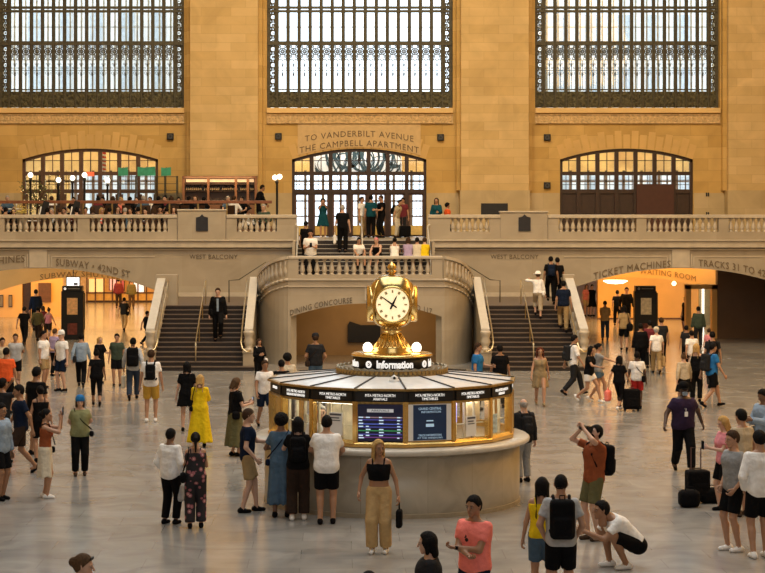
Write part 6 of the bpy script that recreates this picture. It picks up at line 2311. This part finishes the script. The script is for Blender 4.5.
P_('young man in navy t-shirt and khaki shorts queueing at the booth in profile', 247, 512, 407.5, 95, 'tee:navy', 'shorts:khaki', 'short:hbrown', 'l', 'onehand', bulk=.95, shoes='black', fl=A3(.1, -.16, .075), fr=A3(-.1, .08, .075), hl=A3(.20, -.42, .22), hr=A3(-.22, -.14, -.02))
P_('man in loose white shirt and black trousers standing beside the floral woman', 170, 524, 427.5, 150, 'shirt:white', 'trousers:black', 'short:hblack', 'd', 'pockets', bulk=1.05, hem=-.2, extra=[BAG('white plastic bag between the white-shirted man and the floral woman', 'carrier', 'lgrey', -1, .9, 'plastic_bag')])
P_('woman in dark floral jumpsuit with bare shoulders seen from behind', 195.5, 528, 431.5, 185, 'crop:floral', 'wide:floral', 'pony:hblack', 'm', 'phone', fem=True, bulk=1.12, hem=.0, extra=[BAG('black shoulder bag on the floral jumpsuit', 'satchel', 'black', 1, .9, 'shoulder_bag', 'shoulder')])
P_('older woman with blue bandana, sage green t-shirt and black trousers', 80, 475.5, 395, 10, 'tee:sage', 'trousers:black', 'bob:brownhair', 'l', 'back', fem=True, bulk=1.22, hat='bandana:blue', shoes='brown', extra=[BAG('dark crossbody pouch on the woman in sage green', 'pouch', 'black', 1, .8, 'crossbody_pouch', 'front')])
P_('woman in orange top and cream skirt raising her phone to take a picture', 45, 498, 408, 95, 'crop:rust', 'skirt:cream', 'updo:hblack', 'm', 'phoneup', fem=True, shoes='white', hem=.05, len=.50, flare=.05, extra=[held_phone('phone raised by the woman in the cream skirt', 1), BAG('black pouch at the waist of the woman in the cream skirt', 'pouch', 'black', 1, .8, 'belt_bag', 'front')])
P_('man in dark navy t-shirt and brown shorts walking, facing the photo edge', 21, 474, 382, -70, 'tee:navy', 'shorts:dbrown', 'short:hblack', 't', 'walk')
P_('man in black t-shirt and dark shorts behind the woman raising her phone', 36, 455, 366, 150, 'tee:black', 'shorts:charcoal', 'short:hblack', 't', 'stand', bulk=1.05)
P_('woman in black tank top just behind the woman in the cream skirt', 40.5, 462, 385, 200, 'tank:black', 'shorts:black', 'updo:hblack', 'm', 'stand', fem=True)
P_('person in dark clothes with pale blue sleeve cut off at the photo edge', 0, 500, 402, 60, 'shirt:lblue', 'shorts:black', 'short:hblack', 't', 'stand', bulk=1.1)
P_('person in dark top raising both hands at the photo edge', 2, 463, 377, 140, 'tee:charcoal', 'trousers:black', 'short:hblack', 't', 'armsup')
P_('woman with sunglasses on her hair, only her head showing at the bottom edge', 81, 720, 552, 85, 'tee:charcoal', 'trousers:black', 'updo:brownhair', 'l', 'stand', D=F * 3.37 / 339, H=1.68, z=0, fem=True, extra=[shades()])
P_('person whose dark hair just shows at the very bottom edge', 369, 740, 570, 180, 'tee:black', 'trousers:black', 'short:hblack', 'm', 'stand', D=F * 3.35 / 357, H=1.70)
# ---- around the booth
P_('woman in black jacket beside the marble stair parapet holding a white bag', 259, 386, 338, 20, 'jacket:black', 'trousers:black', 'long:hbrown', 'm', 'phone', fem=True, extra=[BAG('white shoulder bag of the woman in the black jacket', 'satchel', 'white', 1, 1.1, 'shoulder_bag', 'front')])
P_('man in white polo and dark shorts walking behind the booth edge', 264.5, 427, 358, 20, 'polo:white', 'shorts:navy', 'short:hbrown', 't', 'walk', extra=[lanyard])
P_('person with short dark hair half hidden behind the booth roof', 281.5, 426, 359, 190, 'tee:black', 'trousers:black', 'short:hblack', 'm', 'stand')
P_('person with curly black hair and cream shirt half hidden behind the booth roof', 287.5, 419, 353, 200, 'tee:cream', 'trousers:black', 'curly:hblack', 'm', 'stand')
P_('man with dark cap and crossbody strap looking into the dining concourse arch', 315.5, 397, 333, 185, 'tee:charcoal', 'trousers:denim', 'short:hbrown', 't', 'pockets', hat='cap:charcoal', bulk=1.1, extra=[BAG('small dark crossbody bag of the man in the dark cap', 'pouch', 'dbrown', 1, 1.1, 'crossbody_bag', 'cross')])
P_('man in bright blue t-shirt behind the booth roof facing the man in black', 477, 410, 342, 70, 'tee:blue', 'trousers:charcoal', 'short:hbrown', 'm', 'onehand')
P_('man in black shirt standing before the stairs next to the blue-shirted man', 500, 408, 344, 185, 'tee:black', 'trousers:black', 'short:hblack', 't', 'stand', bulk=1.1)
P_('woman with wavy dark red hair in short olive beige dress walking towards us', 540, 405.5, 345.5, 0, None, 'minidress:dress', 'wavy:hred', 'm', 'walk', fem=True, shoes='dress', len=.36)
P_('balding person in grey jacket at the far booth side with a yellow strap bag', 524, 482, 398, 200, 'jacket:charcoal', 'trousers:grey', 'balding:grayhair', 'l', 'stand', extra=[BPK('dark bag with yellow strap on the person in the grey jacket', 'charcoal', .8)])
P_('woman in blue-grey denim outfit and long skirt queueing at the booth', 281, 517, 413, 172, 'tee:denim', 'longskirt:denim', 'curly:hblack', 'd', 'counter', fem=True, bulk=1.05, hl=A3(.14, -.30, .2), lean=.05, flare=.04, extra=[BAG('thin crossbody bag of the woman in blue denim', 'pouch', 'navy', 1, .7, 'crossbody_bag', 'cross')])
P_('woman with very long black hair and brown wide trousers at the booth', 298, 520, 416, 180, 'tee:black', 'wide:dbrown', 'longer:hblack', 'l', 'counter', fem=True, shoes='white', hr=A3(-.2, -.30, .18), lean=.05, extra=[BPK('black backpack of the woman with very long black hair', 'black', .9)])
P_('large man in white t-shirt and black shorts leaning on the booth counter', 326.5, 524, 414.5, 178, 'tee:white', 'shorts:black', 'short:hblack', 'm', 'counter', bulk=1.18, lean=.12, hem=-.13)
P_('woman in black crop top and wide tan trousers looking over her shoulder', 379, 553, 438, -8, 'crop:black', 'wide:tan', 'long:blonde', 't', 'stand', fem=True, shoes='white', hy=.5, hl=A3(.30, -.08, -.06), hr=A3(-.30, -.04, -.02), extra=[BAG('black bundled jacket dangling from the hand of the woman in tan trousers', 'carrier', 'black', 1, .78, 'bundled_jacket')])
P_('person with chin-length black hair and dark denim jacket turned to the photo edge', 430, 700, 530, -95, 'jacket:charcoal', 'trousers:black', 'bob:hblack', 'l', 'stand', D=F * 3.37 / 317, H=1.68)
P_('man in coral pink t-shirt with folded arms and sunglasses on his collar', 475, 645, 493.5, -38, 'tee:coral', 'trousers:navy', 'short:hblack', 't', 'crossed', D=F * 3.27 / 280.5, H=1.78, bulk=1.1, extra=[shades(True), held_phone('wristwatch with black strap on the man in coral pink', 1, 'wristwatch', 'watch', (.03, .03, .02))])
P_('woman with long dark hair and yellow strap top beside the man with black backpack', 542, 620, 476, 170, 'tank:yellow', 'shorts:denim', 'longer:hblack', 'm', 'stand', D=F * 3.42 / 263, H=1.63, fem=True)
P_('man in pale grey t-shirt and black shorts with a large black backpack', 561, 625, 473, 178, 'tee:lgrey', 'shorts:black', 'buzz:hblack', 'm', 'pockets', D=F * 3.27 / 260, H=1.78, bulk=1.05, extra=[BPK('large black backpack worn by the man in the pale grey t-shirt', 'black', 1.05)])
P_('bearded man in rust t-shirt and brown shorts photographing upwards', 594, 540, 421, -65, 'tee:rust', 'shorts:olive', 'short:hblack', 'l', 'camera', H=1.80, shoes='brown', extra=[beard(), held_camera('black photo camera aimed upwards by the man in rust'), BPK('black backpack with green bottle on the man in rust', 'black', 1.0)])
P_('crouching man in white t-shirt and black shorts tying something', 621, 568, 497, -75, 'tee:white', 'shorts:black', 'short:hblack', 't', 'crouch', H=1.92, shoes='white', ext=.9, bulk=1.05, hem=.02)
P_('officer in dark navy uniform with pale face mask walking towards the camera', 683, 472, 380, 5, 'tee:purple', 'trousers:black', 'short:hblack', 'k', 'walk', bulk=1.34, hl=A3(.40, .12, .0), hr=A3(-.40, -.2, .03), hat='cap:black', extra=[mask('lblue'), lanyard])
P_('blonde woman in pink top looking at her phone among the group near the suitcase', 724.5, 511, 415, -75, 'tee:pink', 'shorts:black', 'long:blonde', 'l', 'phone', fem=True, bulk=.95, extra=[held_phone('glowing phone held by the blonde woman in pink', 1)])
P_('man in beige t-shirt and khaki shorts standing behind the blonde woman in pink', 742, 516, 408, -150, 'tee:beige', 'shorts:khaki', 'short:hblack', 'm', 'pockets', shoes='brown')
P_('young man in grey t-shirt and black shorts with hand in pocket beside the suitcase', 734, 551, 429, -70, 'tee:grey', 'shorts:black', 'short:hbrown', 'm', 'pockets', bulk=.97, shoes='white')
P_('man in white long-sleeved shirt and black shorts seen from behind at the edge', 760, 558, 429, 190, 'shirt:white', 'shorts:black', 'short:hblack', 'm', 'pockets', shoes='white')
P_('person in light blue jacket holding a grey bag, cut off at the photo edge', 764, 481, 388, -60, 'jacket:lblue', 'trousers:grey', 'short:hblack', 'd', 'phone', extra=[BAG('grey bag carried by the person in the light blue jacket', 'satchel', 'grey', -1, 1, 'shoulder_bag', 'front')])
# ---- right middle
P_('man in white shirt and grey trousers with backpack passing the stair newel', 573, 395, 333, 100, 'shirt:white', 'trousers:charcoal', 'short:hblack', 'm', 'walk', sleeve=.9, extra=[BPK('dark backpack of the man passing the stair newel', 'charcoal', .95)])
P_('woman in black top and white shorts striding beside her friend', 589, 402.5, 343.5, 60, 'tee:black', 'shorts:white', 'long:hblack', 'm', 'stride', fem=True, ext=.55, shoes='white')
P_('woman in grey top reaching forward next to the woman in white shorts', 598, 401, 342, 80, 'tee:grey', 'shorts:denim', 'updo:hblack', 'm', 'point', fem=True, ext=.5, shoes='white')
P_('woman in black top and leggings carrying a round orange bag', 619, 411, 354, 150, 'tee:black', 'leggings:black', 'long:hblack', 'm', 'walk', fem=True, shoes='white', extra=[BAG('round orange bag carried by the woman in black leggings', 'round', 'coral', 1, .95, 'round_bag')])
P_('man in white t-shirt and red shorts standing with a black suitcase', 637, 409, 351, 170, 'tee:white', 'shorts:red', 'short:hblack', 'k', 'stand', extra=[BAG('dark satchel across the man in red shorts', 'satchel', 'black', -1, 1, 'satchel', 'cross')])
P_('man in tan top and dark jeans standing alone near the arch opening', 605, 340.5, 300.5, 170, 'tee:khaki', 'trousers:ddenim', 'short:hblack', 'm', 'phone')
P_('man in black walking away up the golden waiting hall', 617.5, 326, 289, 180, 'tee:black', 'trousers:black', 'short:hblack', 't', 'walk')
P_('man in dark suit with white shirt facing the camera beside the pale-map kiosk', 626.5, 327, 286, 0, 'jacket:black', 'trousers:black', 'short:hblack', 'm', 'walk2')
P_('woman in tan top and dark shorts carrying a large black bag past the kiosk', 624, 351, 304, 175, 'tee:khaki', 'shorts:black', 'long:hblack', 'm', 'walk', fem=True, extra=[BAG('large black duffel at the side of the woman in the tan top', 'duffel', 'black', -1, 1.2, 'duffel_bag', 'shoulder')])
P_('man in white cap, white t-shirt and khaki trousers carrying a paper bag', 656.5, 374, 326, 178, 'tee:white', 'trousers:khaki', 'short:grayhair', 'l', 'walk', hat='cap:cream', extra=[BAG('brown paper bag held by the man in khaki trousers', 'carrier', 'tan', -1, 1.1, 'paper_bag')])
P_('man in dark shirt just behind the man in khaki trousers', 661.5, 366, 317, 185, 'tee:charcoal', 'trousers:black', 'short:hbrown', 'm', 'stand')
P_('person in black with a touch of red in front of the pale-map kiosk', 650, 368, 320, 190, 'shirt:maroon', 'trousers:black', 'short:hblack', 't', 'stand')
P_('bulky person in black coat at the foot of the pale-map kiosk', 640.5, 372, 323, 175, 'jacket:black', 'trousers:black', 'short:hblack', 't', 'stand', bulk=1.15)
P_('small far person in pink top at the deep opening beside the stair parapet', 586.5, 316, 284, 10, 'tee:pink', 'shorts:beige', 'long:hbrown', 'l', 'stand', fem=True)
P_('small far person in dark clothes with white bag at the deep opening', 592, 316, 284, 20, 'tee:black', 'dress:black', 'short:hblack', 'l', 'stand', extra=[BAG('tiny white bag on the far person in dark clothes', 'satchel', 'white', 1, .9, 'shoulder_bag', 'shoulder')])
P_('person in black standing against the golden waiting hall wall', 686, 333, 296, -60, 'tee:black', 'shorts:black', 'short:hblack', 't', 'stand')
P_('person in grey-olive clothes standing in the golden portal', 698.5, 348, 306, 180, 'jacket:dgreen', 'trousers:charcoal', 'short:hblack', 'm', 'stand')
P_('person in white t-shirt with dark vest walking behind the blonde woman in cream', 692, 379, 329, 190, 'tee:white', 'trousers:black', 'short:hblack', 'm', 'walk')
P_('small person in dark top next to the person in white t-shirt and vest', 686.5, 368, 325, 180, 'tee:charcoal', 'trousers:black', 'short:hblack', 't', 'stand')
P_('woman in pale cardigan over a black dress walking away beside the blonde woman', 684, 406, 352, 185, 'jacket:beige', 'dress:black', 'bun:brownhair', 'l', 'walk', fem=True)
P_('blonde woman in black and cream with dark trousers next to the teal-shirted man', 696, 402, 343, 160, 'tank:black', 'trousers:black', 'long:blonde', 'l', 'stand', fem=True, extra=[BAG('cream shoulder bag of the blonde woman beside the teal-shirted man', 'satchel', 'cream', 1, 1, 'shoulder_bag', 'shoulder')])
P_('man in teal t-shirt and black shorts walking, turned to the side', 711.5, 407, 341, 110, 'tee:blue', 'shorts:black', 'short:hblack', 'm', 'walk', extra=[BPK('dark backpack of the man in the teal t-shirt', 'charcoal', 1.0)])
P_('man with dark shirt behind the man in the teal t-shirt', 712.5, 388, 331, 180, 'tee:charcoal', 'trousers:charcoal', 'short:hblack', 'm', 'stand', extra=[BPK('black backpack behind the man in the teal t-shirt', 'black', .95)])
P_('small girl in pink top behind the man with dark shirt', 709, 366, 328, 170, 'tee:pink', 'shorts:denim', 'short:hbrown', 'l', 'stand', fem=True)
# ---- left hall, far
P_('person in dark top and tan trousers walking away down the glowing subway hall', 124, 331, 296.5, 175, 'tee:charcoal', 'trousers:tan', 'short:hblack', 'm', 'walk', extra=[BAG('black bag at the hip of the person in tan trousers', 'pouch', 'black', -1, 1.3, 'hip_bag', 'shoulder')])
P_('distant person in brown coat before the far shop windows', 131.5, 309, 279, 180, 'jacket:olive', 'trousers:brown', 'short:hbrown', 'm', 'stand')
P_('distant person in dark red coat before the far shop windows', 118.5, 308, 278, 180, 'jacket:maroon', 'trousers:dbrown', 'short:hblack', 'm', 'stand')
P_('person in dark clothes partly hidden behind the white stair coping', 146.5, 345, 310, 120, 'tee:black', 'trousers:black', 'short:hblack', 't', 'walk')
# ---- stairs; z of a step at depth D
stz = lambda D: min(14, max(0, int((D - 60.75) / 0.307) + 1)) * 0.1357
P_('man in dark suit and light blue shirt walking down the stairs', 218, 344, 290, 0, 'jacket:black', 'trousers:black', 'short:hbrown', 'l', 'stairs', D=62.45, z=stz(62.45), H=1.78, twist=.0, extra=[lambda fr: xf(fr, MB().prism([(-.035, .45), (.035, .45), (.03, .05), (-.03, .05)], 'y', -.155, -.12)).build('shirt_front', cloth('lblue'), fr['root']),
   BAG('dark bag hung from the shoulder of the suited man', 'satchel', 'black', -1, 1.3, 'shoulder_bag', 'shoulder')])
P_('woman in white hat, white blouse and beige trousers climbing and holding the handrail', 538, 320, 276, 175, 'blouse:white', 'trousers:beige', 'short:brownhair', 'l', 'stairs', D=63.9, z=stz(63.9), H=1.58, hat='sunhat:white', fem=True, sleeve=1.8, ext=1.5, hl=A3(.34, -.30, .52), extra=[BAG('white handbag on the woman climbing with a hat', 'satchel', 'white', -1, .9, 'handbag', 'shoulder')])
P_('man in navy top and khaki trousers climbing beside the white parapet', 563.5, 331, 279, 175, 'tee:navy', 'trousers:khaki', 'short:hblack', 'm', 'stairs', D=63.0, z=stz(63.0), H=1.72, bulk=1.1)
P_('person in black at the top of the stairs, standing in front of the other', 551, 304, 258, 180, 'tee:black', 'trousers:black', 'short:hblack', 't', 'stairs', D=65.3, z=1.9, H=1.66, bulk=1.1, extra=[BPK('dark backpack of the person in black at the top of the stairs', 'navy', .9)])
P_('second person in black at the stair top, beyond the one with a backpack', 557.5, 303, 260, 180, 'tee:black', 'trousers:black', 'short:hblack', 't', 'stand', D=66.2, z=1.9, H=1.62, bulk=1.05)
# ---- centre landing and upper steps
upz = lambda D: 2.66 + max(0, int((D - 69) / 0.3) + 1) * (1.37 / 9)
P_('man in white t-shirt looking at his phone behind the landing balustrade', 310.5, 282, 228.5, 0, 'tee:white', 'trousers:black', 'short:hblack', 'm', 'phone', D=66.0, z=2.66, H=1.84, bulk=1.1, extra=[held_phone('phone in the hands of the man in white on the landing', 1)])
P_('person in black beside the cheek wall behind the man in a white tee', 305.5, 260, 222, 150, 'tee:black', 'trousers:black', 'short:hblack', 't', 'stand', D=69.8, z=upz(69.8), H=1.65)
BFZ = 4.03
P_('woman in teal dress holding up her phone in front of the bright doors', 323, 238, 200, 0, None, 'dress:teal', 'curly:hblack', 'm', 'phoneup', D=79.0, z=BFZ, H=1.62, fem=True, sleeve=.4, shoes='white')
P_('white-haired man in black t-shirt standing on the upper steps with a white bag', 342.5, 253.5, 204.5, 175, 'tee:black', 'trousers:black', 'short:grayhair', 'l', 'stand', D=70.6, z=upz(70.6), H=1.80, bulk=1.1, extra=[BAG('white plastic bag held by the white-haired man', 'carrier', 'white', 1, .9, 'plastic_bag')])
P_('man in white shirt and khaki trousers at the centre doors beside the teal t-shirt', 361.5, 238, 197.5, 60, 'tee:white', 'trousers:khaki', 'short:hbrown', 'm', 'onehand', D=78.6, z=BFZ, H=1.72)
P_('man in dark teal t-shirt seen from behind at the centre doors', 371, 238, 196, 180, 'tee:teal', 'trousers:black', 'short:hblack', 'm', 'stand', D=78.2, z=BFZ, H=1.77, bulk=1.1)
P_('man in black polo and trousers facing the man in teal at the centre doors', 381.5, 238, 196, -60, 'polo:black', 'trousers:black', 'short:hbrown', 'm', 'onehand', D=78.2, z=BFZ, H=1.77)
P_('traveller in beige clothes bending over a black suitcase at the doors', 396, 238, 203, 60, 'tee:beige', 'trousers:cream', 'short:hblack', 'm', 'stand', D=78.0, z=BFZ, H=1.62, lean=.3, extra=[BPK('black backpack of the traveller in beige', 'black', .9)])
P_('person in mixed dark clothes standing just behind the black suitcase', 403, 238, 197, -20, 'tee:maroon', 'trousers:charcoal', 'short:hblack', 'm', 'stand', D=79.2, z=BFZ, H=1.68)
P_('woman in teal blue jacket at the balcony rail right of the centre landing', 436.5, 238, 199.5, -10, 'jacket:teal', 'trousers:black', 'long:hbrown', 'm', 'onehand', D=73.2, z=BFZ, H=1.62, fem=True)
P_('child-sized person in yellow top with dark hair at the balcony rail', 447, 238, 204, 100, 'tee:orange', 'trousers:black', 'curly:hblack', 'm', 'stand', D=73.6, z=BFZ, H=1.42, bulk=1.1)
for px, top, hair, lab, skin in ((358, 'tee:white', 'short:hblack', 'person in white top with black straps seated on the upper steps', 'm'), (377.5, 'tank:black', 'short:pink', 'person with pink hair and black top seated on the upper steps', 'l'),
                                 (394.5, 'tank:white', 'updo:hblack', 'person in white vest top seated on the upper steps behind the clock', 'm'), (408, 'tee:lilac', 'long:hbrown', 'person in lilac top seated on the upper steps', 'l'),
                                 (417, 'tee:cream', 'short:hblack', 'person in cream top seated between lilac and yellow', 'm'), (424.5, 'tee:yellow', 'short:hbrown', 'person in yellow seated at the end of the upper steps', 'l')):
    P_(lab, px, None, None, random.choice((170, 190, 15, -20)) if px < 380 else 175, top, 'shorts:black', hair, skin, 'sitlow', D=69.35, z=3.20, H=1.62, fem=px > 390)

# ---- clerk inside the booth, waiter, diners
P_('white-haired clerk in pale shirt inside the information booth window', 320.5, None, None, 10, 'shirt:white', 'trousers:navy', 'short:grayhair', 'l', 'onehand', D=32.2, z=0.0, H=1.83)
P_('waiter in black leaning at the end of the back bar near the twin globe lamp', 257.5, 228, 187, 100, 'shirt:black', 'trousers:black', 'short:hblack', 't', 'bend', D=77.6, z=PZ, H=1.75, lean=.3)
P_('diner in white shirt seated at the balustrade left of the twin globe lamp', 245, None, None, 60, 'shirt:white', 'trousers:black', 'short:hblack', 'd', 'sit', D=73.0, z=4.03, H=1.72, lean=.3)
P_('diner in dark suit seated at the balustrade beside the white-shirted diner', 264.5, None, None, -20, 'jacket:dgreen', 'trousers:black', 'short:grayhair', 'l', 'sit', D=73.0, z=4.03, H=1.85)
protos = []
for i, (top, hair, skin, lab) in enumerate((('tee:black', 'short:hblack', 'm', 'seated diner in black top in the crowd of the balcony restaurant'), ('tee:charcoal', 'long:hbrown', 'l', 'seated long-haired diner in dark grey in the balcony restaurant'),
                                      ('shirt:white', 'short:hbrown', 'm', 'seated diner in white shirt in the balcony restaurant'), ('tee:maroon', 'bun:hblack', 'l', 'seated diner in maroon top in the balcony restaurant'),
                                      ('tee:denim', 'short:grayhair', 'l', 'seated grey-haired diner in blue in the balcony restaurant'), ('tank:coral', 'long:blonde', 'm', 'seated blonde diner in coral top in the balcony restaurant'))):
    fr = P_(lab, 0, None, None, 0, top, 'trousers:black', hair, skin, 'sit', D=73.4, z=4.03, H=1.72, fem=i in (1, 3, 5), group='diners seated in the balcony restaurant, ' + top.replace(':', ' '))
    protos.append(fr['root'])
used = set()
seats = [(5, 73.2), (13.5, 73.5), (47, 73.4), (53, 73.0), (60, 73.7), (65, 73.1), (77, 73.5), (86, 73.3), (93, 73.7), (101, 73.1), (109, 73.5), (117, 73.2), (124, 73.6), (131, 73.1), (138, 73.5), (146, 73.2), (153, 73.6), (160, 73.1), (167, 73.5), (173.5, 73.2),
         (-8, 73.4),
         (7, 77.9), (52, 77.9), (74, 78.2), (98, 77.9), (104, 78.4), (112, 78.0), (122, 77.8), (129, 78.3), (137, 78.0), (144, 77.8), (151, 78.4), (158, 78.0), (166, 77.8), (172, 78.3), (179, 77.9),
         (188, 77.6), (196, 78.0), (203, 77.8), (227, 77.9), (233, 77.6), (243, 78.1)]
mixk = [0, 1, 0, 4, 2, 0, 3, 0, 1, 5, 0, 1, 4, 2, 0, 3, 1, 0]
CH = thing('restaurant_chair', 'dark restaurant chair under a seated diner', 'chair', group='restaurant chairs under the diners')
MB().box(-.21, .21, -.2, .22, .41, .45).build('seat', M_wood, CH)
MB().box(-.2, .2, .2, .23, .5, .86).build('backrest', M_wood, CH)
for sx in (-.18, .18):
    for sy in (-.17, .2):
        MB().box(sx - .02, sx + .02, sy - .02, sy + .02, 0, .41).build('leg', M_wood, CH)
first = True
for i, (px, D) in enumerate(seats):
    j = mixk[i % len(mixk)]
    if j not in used:
        o = protos[j]
        used.add(j)
    else:
        o = copy_tree(protos[j])
    zf = 4.03 if D < 76 else PZ
    D = (74.45 if i % 2 else 72.9) if D < 76 else (78.75 if i % 2 else 77.15)
    rz = math.radians((0 if i % 2 else 180) + random.uniform(-35, 35))
    o.location = (X(px, D), D, zf)
    o.rotation_euler = (0, 0, rz)
    s = random.uniform(.96, 1.03) * 1.72 / 1.75
    o.scale = (s, s, s)
    c = CH if first else copy_tree(CH)
    first = False
    c.location = (X(px, D), D, zf)
    c.rotation_euler = (0, 0, rz)
for j, o in enumerate(protos):
    if j not in used:
        for ch in list(o.children):
            bpy.data.objects.remove(ch)
        bpy.data.objects.remove(o)

# ---- luggage
def suitcase(px, yf, hpx, rz, label, handle=True, D=None, z=0.0, w=.42):
    D = D or F * CZ / (yf - HY)
    t = thing('suitcase', label, 'suitcase', (X(px, D), D, z), math.radians(rz))
    h = hpx * D / F
    MB().box(-w / 2, w / 2, -.13, .13, .05, h).build('shell', cloth('black'), t, bevel=.04)
    MB().box(-w / 2 + .05, w / 2 - .05, -.155, -.13, .12, h * .62).build('front_pocket', cloth('black'), t, bevel=.015)
    for s in (-1, 1):
        MB().tube([(s * w * .4, -.02, .03), (s * w * .4, .02, .03)], .03, 10).build('wheel', M_black, t)
    if handle:
        MB().tube([(-.09, .08, h - .02), (-.09, .08, h + .38), (.09, .08, h + .38), (.09, .08, h - .02)], .012, 6).build('pull_handle', mat('handle_maroon', (.10, .05, .05), .4), t)
    MB().tube([(-.07, 0, h - .01), (-.06, 0, h + .03), (.06, 0, h + .03), (.07, 0, h - .01)], .012, 6).build('grip', M_black, t)


suitcase(697.5, 503, 33, 10, 'large black suitcase with raised handle next to the officer', w=.40)
suitcase(631.5, 411, 22, 0, 'black upright suitcase beside the man in red shorts', False, w=.42)
suitcase(405, None, 12, 10, 'black suitcase standing at the centre doors', True, D=77.6, z=4.03, w=.45)
for px, yf, w, h, lab in ((689, 507, .36, .30, 'black duffel bag lying on the near side of the large suitcase'), (712, 503, .46, .27, 'flat black duffel bag between the large suitcase and the young man in grey')):
    D = F * CZ / (yf - HY)
    t = thing('duffel_bag', lab, 'bag', (X(px, D), D, 0), .1)
    v, f_ = surf(rbox(A3(0, 0, h / 2), A3(w / 2, .13, h / 2), .09), A3(-w / 2 - .03, -.16, -.02), A3(w / 2 + .03, .16, h + .02), .02)
    mesh_obj('bag_body', v, f_, [cloth('black')], t)
    MB().tube([(-.1, -.05, h * .9), (-.06, -.06, h + .05), (.06, -.06, h + .05), (.1, -.05, h * .9)], .01, 6).build('handle', cloth('black'), t)
